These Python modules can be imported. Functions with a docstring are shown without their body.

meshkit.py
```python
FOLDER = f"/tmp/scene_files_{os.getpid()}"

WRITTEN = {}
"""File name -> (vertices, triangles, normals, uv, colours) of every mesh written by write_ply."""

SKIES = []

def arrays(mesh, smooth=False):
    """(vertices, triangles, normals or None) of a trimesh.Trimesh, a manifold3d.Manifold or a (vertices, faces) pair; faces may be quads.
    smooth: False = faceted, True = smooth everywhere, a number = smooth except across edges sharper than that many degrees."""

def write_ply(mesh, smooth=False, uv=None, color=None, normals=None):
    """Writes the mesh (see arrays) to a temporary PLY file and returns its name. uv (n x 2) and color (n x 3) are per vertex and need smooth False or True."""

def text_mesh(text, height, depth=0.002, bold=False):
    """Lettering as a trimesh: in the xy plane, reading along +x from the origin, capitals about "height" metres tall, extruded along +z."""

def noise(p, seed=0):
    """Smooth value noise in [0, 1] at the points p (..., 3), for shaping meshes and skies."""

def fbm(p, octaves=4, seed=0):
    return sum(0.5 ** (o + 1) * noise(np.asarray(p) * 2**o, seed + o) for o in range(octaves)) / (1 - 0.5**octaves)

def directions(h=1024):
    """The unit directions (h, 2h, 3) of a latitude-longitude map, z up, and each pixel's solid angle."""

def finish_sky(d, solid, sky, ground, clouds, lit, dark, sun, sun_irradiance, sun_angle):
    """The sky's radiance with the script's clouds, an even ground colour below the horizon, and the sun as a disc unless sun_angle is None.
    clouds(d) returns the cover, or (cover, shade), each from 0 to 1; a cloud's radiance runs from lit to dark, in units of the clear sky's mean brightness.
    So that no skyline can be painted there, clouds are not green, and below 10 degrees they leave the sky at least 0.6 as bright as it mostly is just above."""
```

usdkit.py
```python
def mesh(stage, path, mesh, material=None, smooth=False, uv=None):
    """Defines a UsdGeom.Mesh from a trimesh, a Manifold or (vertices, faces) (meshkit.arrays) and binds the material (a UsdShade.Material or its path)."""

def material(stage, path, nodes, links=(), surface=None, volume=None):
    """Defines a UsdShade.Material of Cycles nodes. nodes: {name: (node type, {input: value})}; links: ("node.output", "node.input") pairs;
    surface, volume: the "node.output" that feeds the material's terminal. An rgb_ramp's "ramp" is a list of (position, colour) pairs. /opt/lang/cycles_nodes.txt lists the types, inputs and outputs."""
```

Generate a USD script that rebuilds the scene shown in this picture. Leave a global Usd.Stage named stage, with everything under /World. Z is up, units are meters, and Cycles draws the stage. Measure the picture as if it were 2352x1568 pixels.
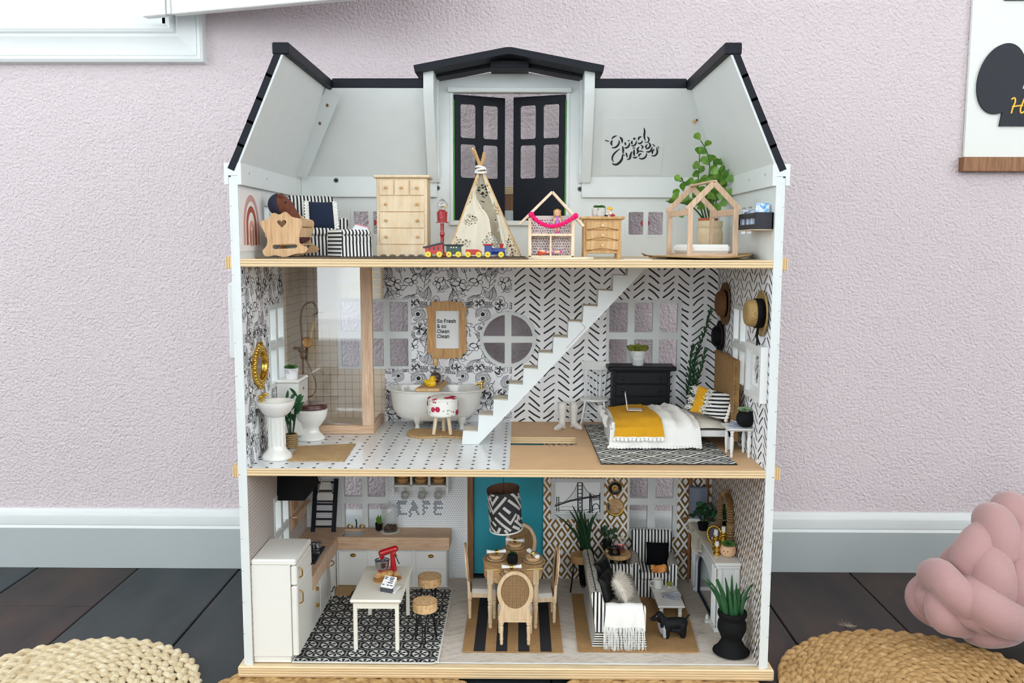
import math, random
import numpy as np, trimesh, usdkit, meshkit, manifold3d
from pxr import Usd, UsdGeom, UsdLux, UsdShade, Gf, Sdf, Vt
from shapely.geometry import Polygon, LineString, Point, box as sbox, MultiPolygon
from shapely import affinity, union_all

stage = Usd.Stage.CreateInMemory()
UsdGeom.SetStageUpAxis(stage, UsdGeom.Tokens.z); UsdGeom.SetStageMetersPerUnit(stage, 1.0)
UsdGeom.Xform.Define(stage, '/World'); UsdGeom.Scope.Define(stage, '/World/Looks')
rng = random.Random(7); nrg = np.random.RandomState(7)
PI = math.pi
# ---------------------------------------------------------------- camera, light, exposure
FPX, PITCH, ROLL, YAW = 2016.57, .1114, .0027, -.0094
CAM = np.array([.0163, -.9912, .5193])
_cp, _sp = math.cos(PITCH), math.sin(PITCH)
_f = np.array([math.sin(YAW)*_cp, math.cos(YAW)*_cp, -_sp]); _r = np.array([math.cos(YAW), -math.sin(YAW), 0]); _u = np.cross(_r, _f)
_r2 = math.cos(ROLL)*_r + math.sin(ROLL)*_u; _u2 = -math.sin(ROLL)*_r + math.cos(ROLL)*_u
cam = UsdGeom.Camera.Define(stage, '/World/camera')
cam.CreateHorizontalApertureAttr(36.0); cam.CreateVerticalApertureAttr(24.0); cam.CreateFocalLengthAttr(36.0*FPX/2352)
cam.CreateClippingRangeAttr(Gf.Vec2f(.02, 60)); cam.CreateExposureAttr(-0.88)
cam.AddTransformOp().Set(Gf.Matrix4d(*_r2, 0, *_u2, 0, *(-_f), 0, *CAM, 1))

def rectlight(name, loc, target, w, h, col, power):
    l = UsdLux.RectLight.Define(stage, '/World/' + name)
    z = np.array(loc, float) - np.array(target, float); z /= np.linalg.norm(z); x = np.cross([0, 0, 1.], z); x /= np.linalg.norm(x); y = np.cross(z, x)
    l.AddTransformOp().Set(Gf.Matrix4d(*x, 0, *y, 0, *z, 0, *map(float, loc), 1))
    l.CreateWidthAttr(w); l.CreateHeightAttr(h); l.CreateColorAttr(Gf.Vec3f(*col)); l.CreateIntensityAttr(power)
# daylight of the room's other windows: a wide one in the left wall, one behind the camera to the right; plus added fills
rectlight('window_light_left', (-1.95, -1.2, 1.35), (0, -.9, .8), 1.8, 1.2, (.78, .91, 1.0), 1.2)
rectlight('window_light_right', (2.0, -1.5, 1.3), (0, -.7, .8), 1.7, 1.3, (1.0, .93, .86), 1.3)  # unseen light added on the right to brighten the left attic slopes
rectlight('window_light_rear', (.95, -3.1, 1.5), (.5, 0, .7), 1.6, 1.1, (1.0, .94, .88), 1.6)
rectlight('door_light_front', (-.95, -3.25, 1.05), (-.6, 0, .6), .9, 1.9, (.95, .98, 1.0), 1.9)
rectlight('ceiling_light', (.0, -1.05, 2.4), (.0, -1.0, 0), 1.3, 1.0, (1.0, .975, .94), .9)  # overhead light added for softer fill from above
dome = UsdLux.DomeLight.Define(stage, '/World/sky'); dome.CreateIntensityAttr(2.6); dome.CreateColorAttr(Gf.Vec3f(.86, .95, 1.0))

# ---------------------------------------------------------------- helpers
def at(px, py, axis, v):
    """the point of the place seen at a photo pixel, on the plane axis = v"""
    d = _f + _r2*(px-1176)/FPX + _u2*(784-py)/FPX
    i = 'xyz'.index(axis); return CAM + d*((v-CAM[i])/d[i])
def mpp(Y): return (Y+.9912)/FPX*1.003
names = {}
def uniq(parent, name):
    k = (parent, name); n = names.get(k, 0); names[k] = n+1
    return f'{parent}/{name}' + (f'_{n:03d}' if n else '')
def meta(p, label=None, cat=None, group=None, kind=None):
    for k, v in (('label', label), ('category', cat), ('group', group), ('kind', kind)):
        if v: p.SetCustomDataByKey(k, v)
def thing(name, label, cat, loc=(0, 0, 0), rz=0, group=None, kind=None, sc=None):
    x = UsdGeom.Xform.Define(stage, uniq('/World', name)); x.AddTranslateOp().Set(Gf.Vec3d(*map(float, loc))); x.AddRotateZOp().Set(float(rz))
    if sc: x.AddScaleOp().Set(Gf.Vec3f(*([sc]*3 if np.ndim(sc) == 0 else sc)))
    meta(x.GetPrim(), label, cat, group, kind); return x.GetPrim()
def part(t, name, mesh, m, label=None, kind=None, smooth=32):
    if isinstance(mesh, list): mesh = cat(mesh)
    if hasattr(mesh, 'remove_unreferenced_vertices'): mesh.remove_unreferenced_vertices()
    p = usdkit.mesh(stage, uniq(str(t.GetPath()) if t else '/World', name), mesh, '/World/Looks/' + m, smooth=smooth).GetPrim()
    meta(p, label, kind=kind); return p
def solo(name, mesh, m, label, cat, group=None, loc=(0, 0, 0), rz=0, kind=None, smooth=32):
    p = part(None, name, mesh, m, smooth=smooth); x = UsdGeom.Xformable(p); x.AddTranslateOp().Set(Gf.Vec3d(*map(float, loc))); x.AddRotateZOp().Set(float(rz))
    meta(p, label, cat, group, kind); return p
def struct(name, mesh, m, label=None): 
    p = part(None, name, mesh, m); meta(p, label, kind='structure'); return p
def dup(src, loc, rz=0, label=None, group=None, sc=None):
    d = src.GetCustomData(); n = src.GetName()
    n = n[:-4] if n[-4:-3] == '_' and n[-3:].isdigit() else n
    r = thing(n, label or d['label'], d['category'], loc, rz, group or d.get('group'), sc=sc)
    r.GetReferences().AddInternalReference(src.GetPath()); r.SetInstanceable(True); return r

# mesh builders
def cat(ms): return trimesh.util.concatenate([m for m in ms if m is not None]) if len(ms) > 1 else ms[0]
def hull(p): return trimesh.convex.convex_hull(np.asarray(p, float))
def bb(x0, x1, y0, y1, z0, z1, b=.0005):
    """bevelled box"""
    x0, x1 = sorted((x0, x1)); y0, y1 = sorted((y0, y1)); z0, z1 = sorted((z0, z1))
    b = min(b, .45*(x1-x0), .45*(y1-y0), .45*(z1-z0)); P = []
    for x, dx in ((x0, b), (x1, -b)):
        for y, dy in ((y0, b), (y1, -b)):
            for z, dz in ((z0, b), (z1, -b)):
                P += [(x, y+dy, z+dz), (x+dx, y, z+dz), (x+dx, y+dy, z)]
    return hull(P)
def obb(p0, p1, w, t, b=.0003, up=(0, 0, 1)):
    """bar from p0 to p1, w wide (across up) and t thick (along up)"""
    p0, p1 = np.array(p0, float), np.array(p1, float); L = np.linalg.norm(p1-p0); x = (p1-p0)/L
    y = np.cross(up, x); y /= np.linalg.norm(y); z = np.cross(x, y)
    m = bb(0, L, -w/2, w/2, -t/2, t/2, b); T = np.eye(4); T[:3, 0], T[:3, 1], T[:3, 2], T[:3, 3] = x, y, z, p0
    m.apply_transform(T); return m
def grid(v, closed_u=False, closed_v=False):
    """mesh over an (nu, nv, 3) array of points"""
    v = np.asarray(v, float); nu, nv = v.shape[:2]; i = np.arange(nu if closed_u else nu-1); j = np.arange(nv if closed_v else nv-1)
    I, J = np.meshgrid(i, j, indexing='ij'); a = I*nv+J; b = ((I+1) % nu)*nv+J; c = ((I+1) % nu)*nv+(J+1) % nv; d = I*nv+(J+1) % nv
    f = np.stack([np.stack([a, b, c], -1), np.stack([a, c, d], -1)], 2).reshape(-1, 3)
    return trimesh.Trimesh(v.reshape(-1, 3), f, process=False)
def tube(pts, r, n=8, closed=False, caps=True, flat=1.0):
    """swept round rod through pts, radius r (number or one per point)"""
    p = np.asarray(pts, float); k = len(p); r = np.broadcast_to(np.asarray(r, float), (k,))
    t = np.roll(p, -1, 0)-np.roll(p, 1, 0) if closed else np.gradient(p, axis=0)
    t /= np.maximum(np.linalg.norm(t, axis=1, keepdims=True), 1e-12)
    a = np.array([0, 0, 1.]) if abs(t[0, 2]) < .9 else np.array([1., 0, 0]); u = np.cross(t[0], a); u /= np.linalg.norm(u); rings = []
    th = np.linspace(0, 2*PI, n, endpoint=False)
    for i in range(k):
        u = u-t[i]*(u@t[i]); u /= np.linalg.norm(u); w = np.cross(t[i], u)
        rings.append(p[i]+r[i]*(np.cos(th)[:, None]*u+flat*np.sin(th)[:, None]*w))
    m = grid(np.array(rings), closed_u=closed, closed_v=True)
    if caps and not closed:
        v = np.vstack([m.vertices, p[0], p[-1]]); b = len(v)-2; e = (k-1)*n
        f = [[b, (j+1) % n, j] for j in range(n)]+[[b+1, e+j, e+(j+1) % n] for j in range(n)]
        m = trimesh.Trimesh(v, np.vstack([m.faces, f]), process=False)
    m.invert() if False else None
    return m
def cyl(p0, p1, r0, r1=None, n=20): return tube([p0, p1], [r0, r0 if r1 is None else r1], n)
def lathe(prof, n=28, c=(0, 0, 0), sx=1, sy=1):
    """turned shape, prof = [(radius, height), ...] from bottom to top"""
    q = np.array(prof, float); th = np.linspace(0, 2*PI, n, endpoint=False)
    v = np.stack([q[:, 0][:, None]*np.cos(th)*sx+c[0], q[:, 0][:, None]*np.sin(th)*sy+c[1], np.repeat(q[:, 1][:, None], n, 1)+c[2]], -1)
    m = grid(v[::-1], closed_v=True); V, Fc = m.vertices, m.faces
    add = []
    for k, flip in ((0, True), (len(q)-1, False)):
        if q[k, 0] > 1e-7:
            ring = (len(q)-1-k)*n; V = np.vstack([V, [c[0], c[1], q[k, 1]+c[2]]]); ci = len(V)-1
            add += [[ci, ring+(j+1) % n, ring+j] if flip else [ci, ring+j, ring+(j+1) % n] for j in range(n)]
    return trimesh.Trimesh(V, np.vstack([Fc]+([np.array(add)] if add else [])), process=False)
def smoothprof(prof, n=40):
    from scipy.interpolate import PchipInterpolator
    q = np.array(prof, float); s = np.r_[0, np.cumsum(np.linalg.norm(np.diff(q, axis=0), axis=1)+1e-9)]; t = np.linspace(0, s[-1], n)
    return np.stack([PchipInterpolator(s, q[:, 0])(t), PchipInterpolator(s, q[:, 1])(t)], 1)
def spline(pts, n=40, closed=False):
    from scipy.interpolate import CubicSpline
    p = np.array(pts, float)
    if closed: p = np.vstack([p, p[:1]])
    s = np.r_[0, np.cumsum(np.linalg.norm(np.diff(p, axis=0), axis=1)+1e-9)]
    if len(p) == 2: return p[0]+(p[1]-p[0])*np.linspace(0, 1, n)[:, None]
    return CubicSpline(s, p, bc_type='periodic' if closed else 'natural')(np.linspace(0, s[-1], n, endpoint=not closed))
def ball(c, r, sub=3):
    m = trimesh.creation.icosphere(subdivisions=sub); m.apply_scale(r if np.ndim(r) == 0 else list(r)); m.apply_translation(c); return m
def orient(m, plane, at0=(0, 0, 0)):
    """puts a mesh drawn in (u, v, depth) onto a plane: 'xz' depth towards +y, 'yz' depth towards +x, 'xy' depth towards +z"""
    v = np.array(m.vertices); a, b, c = v.T
    w = {'xz': np.stack([a, c, b], 1), 'yz': np.stack([c, a, b], 1), 'xy': v}[plane]+np.array(at0)
    r = trimesh.Trimesh(w, m.faces if plane != 'xz' else np.array(m.faces)[:, ::-1], process=False); return r
def polys(g): 
    if isinstance(g, (list, tuple)): return [q for x in g for q in polys(x)]
    return [x for x in getattr(g, 'geoms', [g]) if x.geom_type == 'Polygon' and x.area > 1e-12]
def ext(g, t, plane='xz', at0=(0, 0, 0)):
    """extruded shapely shape"""
    return orient(cat([trimesh.creation.extrude_polygon(q, t, engine='earcut') for q in polys(g)]), plane, at0)
def flat(g, plane='xz', at0=(0, 0, 0)):
    """flat print: one-sided sheet of shapely shapes"""
    V, Fs, n = [], [], 0
    for q in polys(g):
        v, f = trimesh.creation.triangulate_polygon(q, engine='earcut'); V.append(np.c_[v, np.zeros(len(v))]); Fs.append(np.asarray(f)+n); n += len(v)
    return orient(trimesh.Trimesh(np.vstack(V), np.vstack(Fs), process=False), plane, at0)
def mv(m, t=(0, 0, 0), rx=0, ry=0, rz=0, s=1):
    m = m.copy(); m.apply_scale(s) if np.ndim(s) == 0 else m.apply_scale(list(s))
    for a, ax in ((rx, (1, 0, 0)), (ry, (0, 1, 0)), (rz, (0, 0, 1))):
        if a: m.apply_transform(trimesh.transformations.rotation_matrix(math.radians(a), ax))
    m.apply_translation(t); return m
def cushion(w, h, t, n=18, p=.42, seed=0):
    """soft pillow in the xz plane, t thick along y, with pinched corners"""
    a = np.linspace(-1, 1, n); U, Vv = np.meshgrid(a, a, indexing='ij'); g = np.clip((1-U**2)*(1-Vv**2), 0, 1)**p
    pin = 1-.05*(1-np.abs(U)**3)*np.abs(Vv)**2; piv = 1-.05*(1-np.abs(Vv)**3)*np.abs(U)**2
    x, z = U*w/2*piv, Vv*h/2*pin; wob = (meshkit.noise(np.stack([U*2+5, Vv*2+seed, U*0], -1), seed)-.5)*.18*t*g
    return cat([grid(np.stack([x, -g*t/2+wob, z], -1)), grid(np.stack([x, g*t/2+wob, z], -1)[::-1])])
def blade(base, tip, w, bend=(0, 0, 0), n=7, fold=.25, side=None, shape=None):
    """one leaf from base to tip, w wide, bowed by bend at its middle"""
    b, e, k = np.array(base, float), np.array(tip, float), np.array(bend, float); s = np.linspace(0, 1, n)[:, None]
    c = b+(e-b)*s+k*4*s*(1-s); t = np.gradient(c, axis=0); sd = np.cross(t, side if side is not None else (e-b)+np.array([.3, 1, .2])*np.linalg.norm(e-b)); sd /= np.maximum(np.linalg.norm(sd, axis=1, keepdims=True), 1e-9)
    up = np.cross(sd, t); up /= np.maximum(np.linalg.norm(up, axis=1, keepdims=True), 1e-9)
    q = s[:, 0]; wd = (shape(q) if shape else np.sin(PI*np.clip(q*.93+.05, 0, 1))**.8)[:, None]*w/2
    return grid(np.stack([c-sd*wd+up*wd*fold, c, c+sd*wd+up*wd*fold], 1))
def rrect(x0, x1, y0, y1, r): return sbox(x0+r, y0+r, x1-r, y1-r).buffer(r, quad_segs=4)
def strokes(lines, w): return union_all([LineString(l).buffer(w/2, quad_segs=2) for l in lines])

# ---------------------------------------------------------------- materials
def lin(c):
    if isinstance(c, str): c = [int(c[i:i+2], 16) for i in (0, 2, 4)]
    c = np.array(c, float)/255; return np.where(c < .04045, c/12.92, ((c+.055)/1.055)**2.4)
def mat(name, c, r=.6, m=0, var=0, vs=60, st=(1, 1, 1), bump=0, bs=300, bd=.001, c2=None, stripe=None, weave=None, ramp=None, sheen=0, spec=.5, coat=0, sub=0, glass=0, alpha=None, det=3, transl=0, edge=None):
    c = lin(c); N = {'p': ('principled_bsdf', dict(roughness=r, metallic=m, specular_ior_level=spec, sheen_weight=sheen, coat_weight=coat, transmission_weight=glass))}; L = []
    N['o'] = ('texture_coordinate', {}); src = None
    if c2 is not None: c2 = lin(c2)
    if stripe:
        ax, per, duty = stripe; N['x'] = ('separate_xyz', {}); L.append(('o.object', 'x.vector'))
        N['d'] = ('math', dict(math_type='divide', value2=per)); L.append((f'x.{ax}', 'd.value1'))
        N['fr'] = ('math', dict(math_type='fraction')) ; N['ad'] = ('math', dict(math_type='add', value2=100.25)); L += [('d.value', 'ad.value1'), ('ad.value', 'fr.value1')]
        N['lt'] = ('math', dict(math_type='less_than', value2=duty)); L.append(('fr.value', 'lt.value1'))
        N['mc'] = ('mix_color', dict(a=c, b=c2)); L.append(('lt.value', 'mc.fac')); src = 'mc.result'
    if weave:
        sc, axs = weave
        for i, a in enumerate(axs):
            N[f'w{i}'] = ('wave_texture', dict(bands_direction=a, scale=sc, distortion=1.5, detail=1, detail_scale=2)); L.append(('o.object', f'w{i}.vector'))
        N['wm'] = ('math', dict(math_type='multiply')); N['wp'] = ('math', dict(math_type='power', value2=.45)); L += [('w0.fac', 'wm.value1'), ('w1.fac', 'wm.value2'), ('wm.value', 'wp.value1')]
        N['wc'] = ('mix_color', dict(a=c2 if c2 is not None else c*.45, b=c)); L.append(('wp.value', 'wc.fac')); src = 'wc.result'
        N['bp'] = ('bump', dict(strength=.8, distance=.0006)); L += [('wm.value', 'bp.height'), ('bp.normal', 'p.normal')]
    if var or ramp:
        N['mp'] = ('mapping', dict(scale=st)); N['n'] = ('noise_texture', dict(scale=vs, detail=det, roughness=.6)); L += [('o.object', 'mp.vector'), ('mp.vector', 'n.vector')]
        if ramp: N['rp'] = ('rgb_ramp', {'ramp': [(p, tuple(lin(k))) for p, k in ramp]})
        elif src: N['rp'] = ('rgb_ramp', {'ramp': [(.25, (1-var,)*3), (.75, (1+var,)*3)]})
        else: N['rp'] = ('rgb_ramp', {'ramp': [(.25, tuple(c*(1-var))), (.75, tuple(np.minimum(c*(1+var), .98)))]})
        L.append(('n.fac', 'rp.fac'))
        if src and not ramp:
            N['mm'] = ('mix_color', dict(blend_type='multiply', fac=1.0)); L += [(src, 'mm.a'), ('rp.color', 'mm.b')]; src = 'mm.result'
        else: src = 'rp.color'
    if src: L.append((src, 'p.base_color'))
    else: N['p'][1]['base_color'] = c
    if bump and not weave:
        N['bm'] = ('mapping', dict(scale=st)); N['bn'] = ('noise_texture', dict(scale=bs, detail=3, roughness=.55)); N['bp'] = ('bump', dict(strength=bump, distance=bd))
        L += [('o.object', 'bm.vector'), ('bm.vector', 'bn.vector'), ('bn.fac', 'bp.height'), ('bp.normal', 'p.normal')]
    out = 'p.BSDF'
    if transl:
        N['t'] = ('translucent_bsdf', dict(color=c)); N['mx'] = ('mix_closure', dict(fac=transl)); L += [('p.BSDF', 'mx.closure1'), ('t.BSDF', 'mx.closure2')]; out = 'mx.closure'
        if src: L.append((src, 't.color'))
    if alpha is not None:
        N['ta'] = ('transparent_bsdf', {}); N['ma'] = ('mix_closure', dict(fac=alpha)); L += [('ta.BSDF', 'ma.closure1'), (out, 'ma.closure2')]; out = 'ma.closure'
    usdkit.material(stage, '/World/Looks/' + name, N, L, surface=out)
def pane(name, tint=(1, 1, 1), k=1.0):
    usdkit.material(stage, '/World/Looks/' + name, {'lw': ('layer_weight', dict(blend=.25)), 'f': ('math', dict(math_type='multiply_add', value2=.75, value3=.05)), 't': ('transparent_bsdf', dict(color=tint)), 'g': ('glossy_bsdf', dict(roughness=.02, color=(.95*k,)*3)), 'm': ('mix_closure', {})},
                    [('lw.facing', 'f.value1'), ('f.value', 'm.fac'), ('t.BSDF', 'm.closure1'), ('g.BSDF', 'm.closure2')], surface='m.closure')
mat('white_paint', 'd9dddc', .42, bump=.08, bs=900, bd=.0004, var=.02, vs=40)
mat('white_gloss', 'e0e1df', .25)
mat('trim_paint', 'dadddc', .35)
mat('black_paint', '0d121c', .55, spec=.25, bump=.2, bs=1500, bd=.0003)
mat('black_matte', '08090b', .8, spec=.25, var=.15, vs=300)
mat('black_gloss', '0d0f12', .25)
mat('ceramic', 'e2e1dc', .12, coat=.4)
mat('gold', 'dcb555', .22, 1)
mat('brass', 'a98843', .35, 1)
mat('steel', 'b9bcc0', .25, 1)
mat('dark_metal', '1a1b1e', .4, .6)
mat('ply_face', 'd9c09a', .55, ramp=[(.3, 'd3b78f'), (.7, 'dfc9a6')], vs=14, st=(1, 14, 14))
mat('pine', 'e3cba8', .55, ramp=[(.3, 'dabf98'), (.5, 'e3cca9'), (.7, 'ead8ba')], vs=10, st=(12, 12, 2))
mat('balsa', 'cfae90', .7, ramp=[(.3, 'bd987a'), (.5, 'd0b094'), (.72, 'dcc3aa')], vs=45, st=(14, 14, .8), bump=.2, bs=60)
mat('balsa_x', 'cfae90', .7, ramp=[(.3, 'b99273'), (.5, 'cda98a'), (.72, 'd9bda2')], vs=45, st=(.8, 14, 14), bump=.2, bs=60)
mat('pale_wood', 'e4cdb0', .65, ramp=[(.3, 'd8bd9c'), (.7, 'ecdac2')], vs=40, st=(10, 10, 1))
mat('oak', 'c9a06c', .5, ramp=[(.3, 'b98d58'), (.55, 'cda672'), (.75, 'd9b98a')], vs=22, st=(10, 10, 1.2))
mat('cream_wood', 'dcc095', .5, var=.05, vs=60)
mat('brown_wood', '8a5a33', .5, ramp=[(.3, '744827'), (.7, '9b6a40')], vs=30, st=(10, 10, 1))
# ================================================================ THE ROOM
mat('wall_pink', 'dacdd0', .75, bump=1, bs=210, bd=.0048, spec=.25, det=2)
mat('plain_wall', 'efece9', .9)
mat('floor_plank', '3a302d', .5, spec=.3, ramp=[(.25, '272222'), (.5, '362d2c'), (.68, '44352f'), (.8, '4f392f')], vs=7, st=(2.2, .7, 1), bump=.25, bs=60, bd=.001)
mat('floor_plank_grey', '33363a', .48, spec=.3, ramp=[(.25, '282c2e'), (.55, '343a3d'), (.8, '403d3c')], vs=8, st=(2, .7, 1), bump=.25, bs=60, bd=.001)
mat('grout', '17151a', .9)
pane('window_glass')
WY, FY = .376, -3.3
def wall_hole(x0, x1, z0, z1, hole, t, plane, at0):
    g = sbox(x0, z0, x1, z1)
    return ext(g.difference(sbox(*hole)) if hole else g, t, plane, at0)
WX0, WX1, WZ0, WZ1 = -1.5, -.515, .842, 1.78
struct('wall_back', wall_hole(-2.1, 2.2, -.02, 2.45, (WX0, WZ0, WX1, WZ1), .11, 'xz', (0, WY, 0)), 'wall_pink', 'pale pink textured wall')
struct('wall_left', wall_hole(FY, WY+.1, -.02, 2.45, (-1.95, .6, -.05, 1.9), .1, 'yz', (-2.1, 0, 0)), 'plain_wall')
struct('wall_right', wall_hole(FY, WY+.1, -.02, 2.45, (-2.4, .6, -.6, 2.0), .1, 'yz', (2.1, 0, 0)), 'plain_wall')
struct('wall_front', ext(sbox(-2.1, -.02, 2.2, 2.45).difference(union_all([sbox(.05, .9, 1.85, 2.1), sbox(-1.42, 0, -.48, 2.03)])), .1, 'xz', (0, FY-.1, 0)), 'plain_wall')
struct('ceiling', bb(-2.2, 2.3, FY-.1, WY+.11, 2.45, 2.55), 'plain_wall')
# window casing: mitred moulding round the opening
w1 = part(None, 'window_1', cat([bb(WX0, WX1, WY+.045, WY+.075, a, b) for a, b in ((WZ0, WZ0+.03), (WZ1-.03, WZ1))]+[bb(a, b, WY+.045, WY+.075, WZ0, WZ1) for a, b in ((WX0, WX0+.03), (WX1-.03, WX1))]), 'trim_paint')
meta(w1, 'bright window with white moulded casing', kind='structure')
prof = [(-.004, -.04), (-.004, .008), (0, .011), (.004, .0125), (.0085, .011), (.0105, .0075), (.013, .0085), (.016, .0125), (.022, .0105), (.034, .0085), (.0425, .0105), (.0435, .0095), (.0445, .0125), (.049, .0145), (.053, .0125), (.0545, .0)]
for k in range(4):
    q = [(WX0, WZ0, -1, -1), (WX1, WZ0, 1, -1), (WX1, WZ1, 1, 1), (WX0, WZ1, -1, 1)]
    a, b = q[k], q[(k+1) % 4]
    pts = np.array([[[c[0]+c[2]*o, WY-d, c[1]+c[3]*o] for o, d in prof] for c in (a, b)])
    part(w1, 'casing', grid(pts), 'trim_paint')
part(w1, 'window_pane', bb(WX0+.03, WX1-.03, WY+.058, WY+.062, WZ0+.03, WZ1-.03), 'window_glass')
# skirting board
bprof = [(0, .0), (.0135, .0), (.0135, .0655), (.0115, .067), (.0105, .0695), (.0115, .071), (.0115, .084), (.0095, .0885), (.006, .0905), (.0045, .0925), (.003, .0945), (0, .095)]
mat('skirting_grey', 'b0b7b7', .4)  # lower face of the skirting, greyer than the moulding above it
bs_ = struct('baseboard_back', grid([[[x, WY-a, z] for a, z in bprof[2:]] for x in (-2.1, 2.1)]), 'trim_paint', 'white moulded skirting board')
part(bs_, 'skirting_plank', grid([[[x, WY-a, z] for a, z in [(0, 0), (.0135, 0), (.0135, .065), (.0132, .0655)]] for x in (-2.1, 2.1)]), 'skirting_grey', 'pale grey lower face')
# floor of long dark planks that run towards the wall
fl = struct('floor', bb(-2.2, 2.3, FY-.1, WY+.1, -.03, -.0035), 'grout', 'dark brown wooden floor')
pw = .1625; x = -.595-pw*10; k = 0
while x < 2.1:
    y = WY; L = {-.7575: .161+.0, -.595: .6, -.4325: .42}.get(round(x, 4), .2+.5*rng.random())
    while y > FY:
        dz = rng.uniform(-.0004, .0004)
        part(fl, 'plank', bb(x+.0011, x+pw-.0011, max(y-L+.0011, FY), y-.0011, -.006, dz, .0012), 'floor_plank_grey' if abs(x+.4325-pw*0) < .17 and y > .3 else rng.choice(['floor_plank', 'floor_plank', 'floor_plank_grey']))
        y -= L; L = .61
        if y < -.7 and k % 1 == 0: L = 1.22
    x += pw; k += 1
# light switch plate, half hidden by the dollhouse
t = thing('light_switch', 'white switch plate on the pink wall beside the dollhouse', 'switch', (-.398, WY, .397))
part(t, 'cover_plate', bb(-.0415, .0415, -.007, 0, -.06, .06, .004), 'white_gloss'); part(t, 'rocker', bb(-.016, .016, -.011, -.0068, -.033, .033, .0015), 'white_gloss')
# opened shutter in the top left corner
t = thing('window_shutter', 'white panelled wooden shutter swung open in front of the window', 'shutter', (-.5385, .332, .8466), -17)
part(t, 'stile', bb(0, .04, 0, .014, 0, .55, .0012), 'white_gloss'); part(t, 'bead', cyl((.0455, .004, .001), (.0455, .004, .549), .0042), 'white_gloss')
part(t, 'rail', bb(.051, .44, 0, .014, 0, .06, .0012), 'white_gloss'); part(t, 'panel', bb(.04, .44, .0055, .012, .003, .548, .001), 'white_gloss')
part(t, 'stile', bb(.44, .48, 0, .014, 0, .55, .0012), 'white_gloss'); part(t, 'rail', bb(.051, .44, 0, .014, .49, .55, .0012), 'white_gloss')
for z in (.1, .42): part(t, 'hinge', [bb(-.03, .004, .013, .016, z, z+.03, .0005), bb(-.03, -.026, .013, .055, z, z+.03, .0005)], 'white_gloss')
# hanging poster with a wooden bar and black cut-out letters
t = thing('wall_poster', 'white hanging board with black cut-out shapes and a brown wooden bar along its bottom', 'poster')
PY = WY-.006
mat('poster_white', 'e3e4df', .7); mat('poster_black', '20242c', .7); mat('poster_yellow', 'e8b52c', .5)
part(t, 'board', bb(.688, 1.12, PY-.001, WY-.001, .648, 1.24, .0004), 'poster_white')
part(t, 'hanging_bar', bb(.6835, 1.125, PY-.009, WY, .629, .6505, .0008), 'brown_wood')
e0 = at(2297, 182, 'y', PY); el = affinity.rotate(affinity.scale(Point(0, 0).buffer(1, 24), .0345, .0525), -14); el = affinity.translate(el, e0[0], e0[2])
q0, q1 = at(2292, 290, 'y', PY), at(2310, 205, 'y', PY)
blk = Polygon([(q0[0], q0[2]), (q0[0]+.2, q0[2]), (q0[0]+.19, q1[2]), (q1[0], q1[2])])
part(t, 'black_shape', ext([union_all([el, blk])], .004, 'xz', (0, PY-.005, 0)), 'poster_black')
s0 = at(2305, 2, 'y', PY); part(t, 'black_strip', ext(sbox(s0[0], s0[2], 1.08, s0[2]+.03), .003, 'xz', (0, PY-.004, 0)), 'poster_black')
def pxline(pts, Y): return [tuple(at(a, b, 'y', Y)[[0, 2]]) for a, b in pts]
hk = 1/3.733
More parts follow.
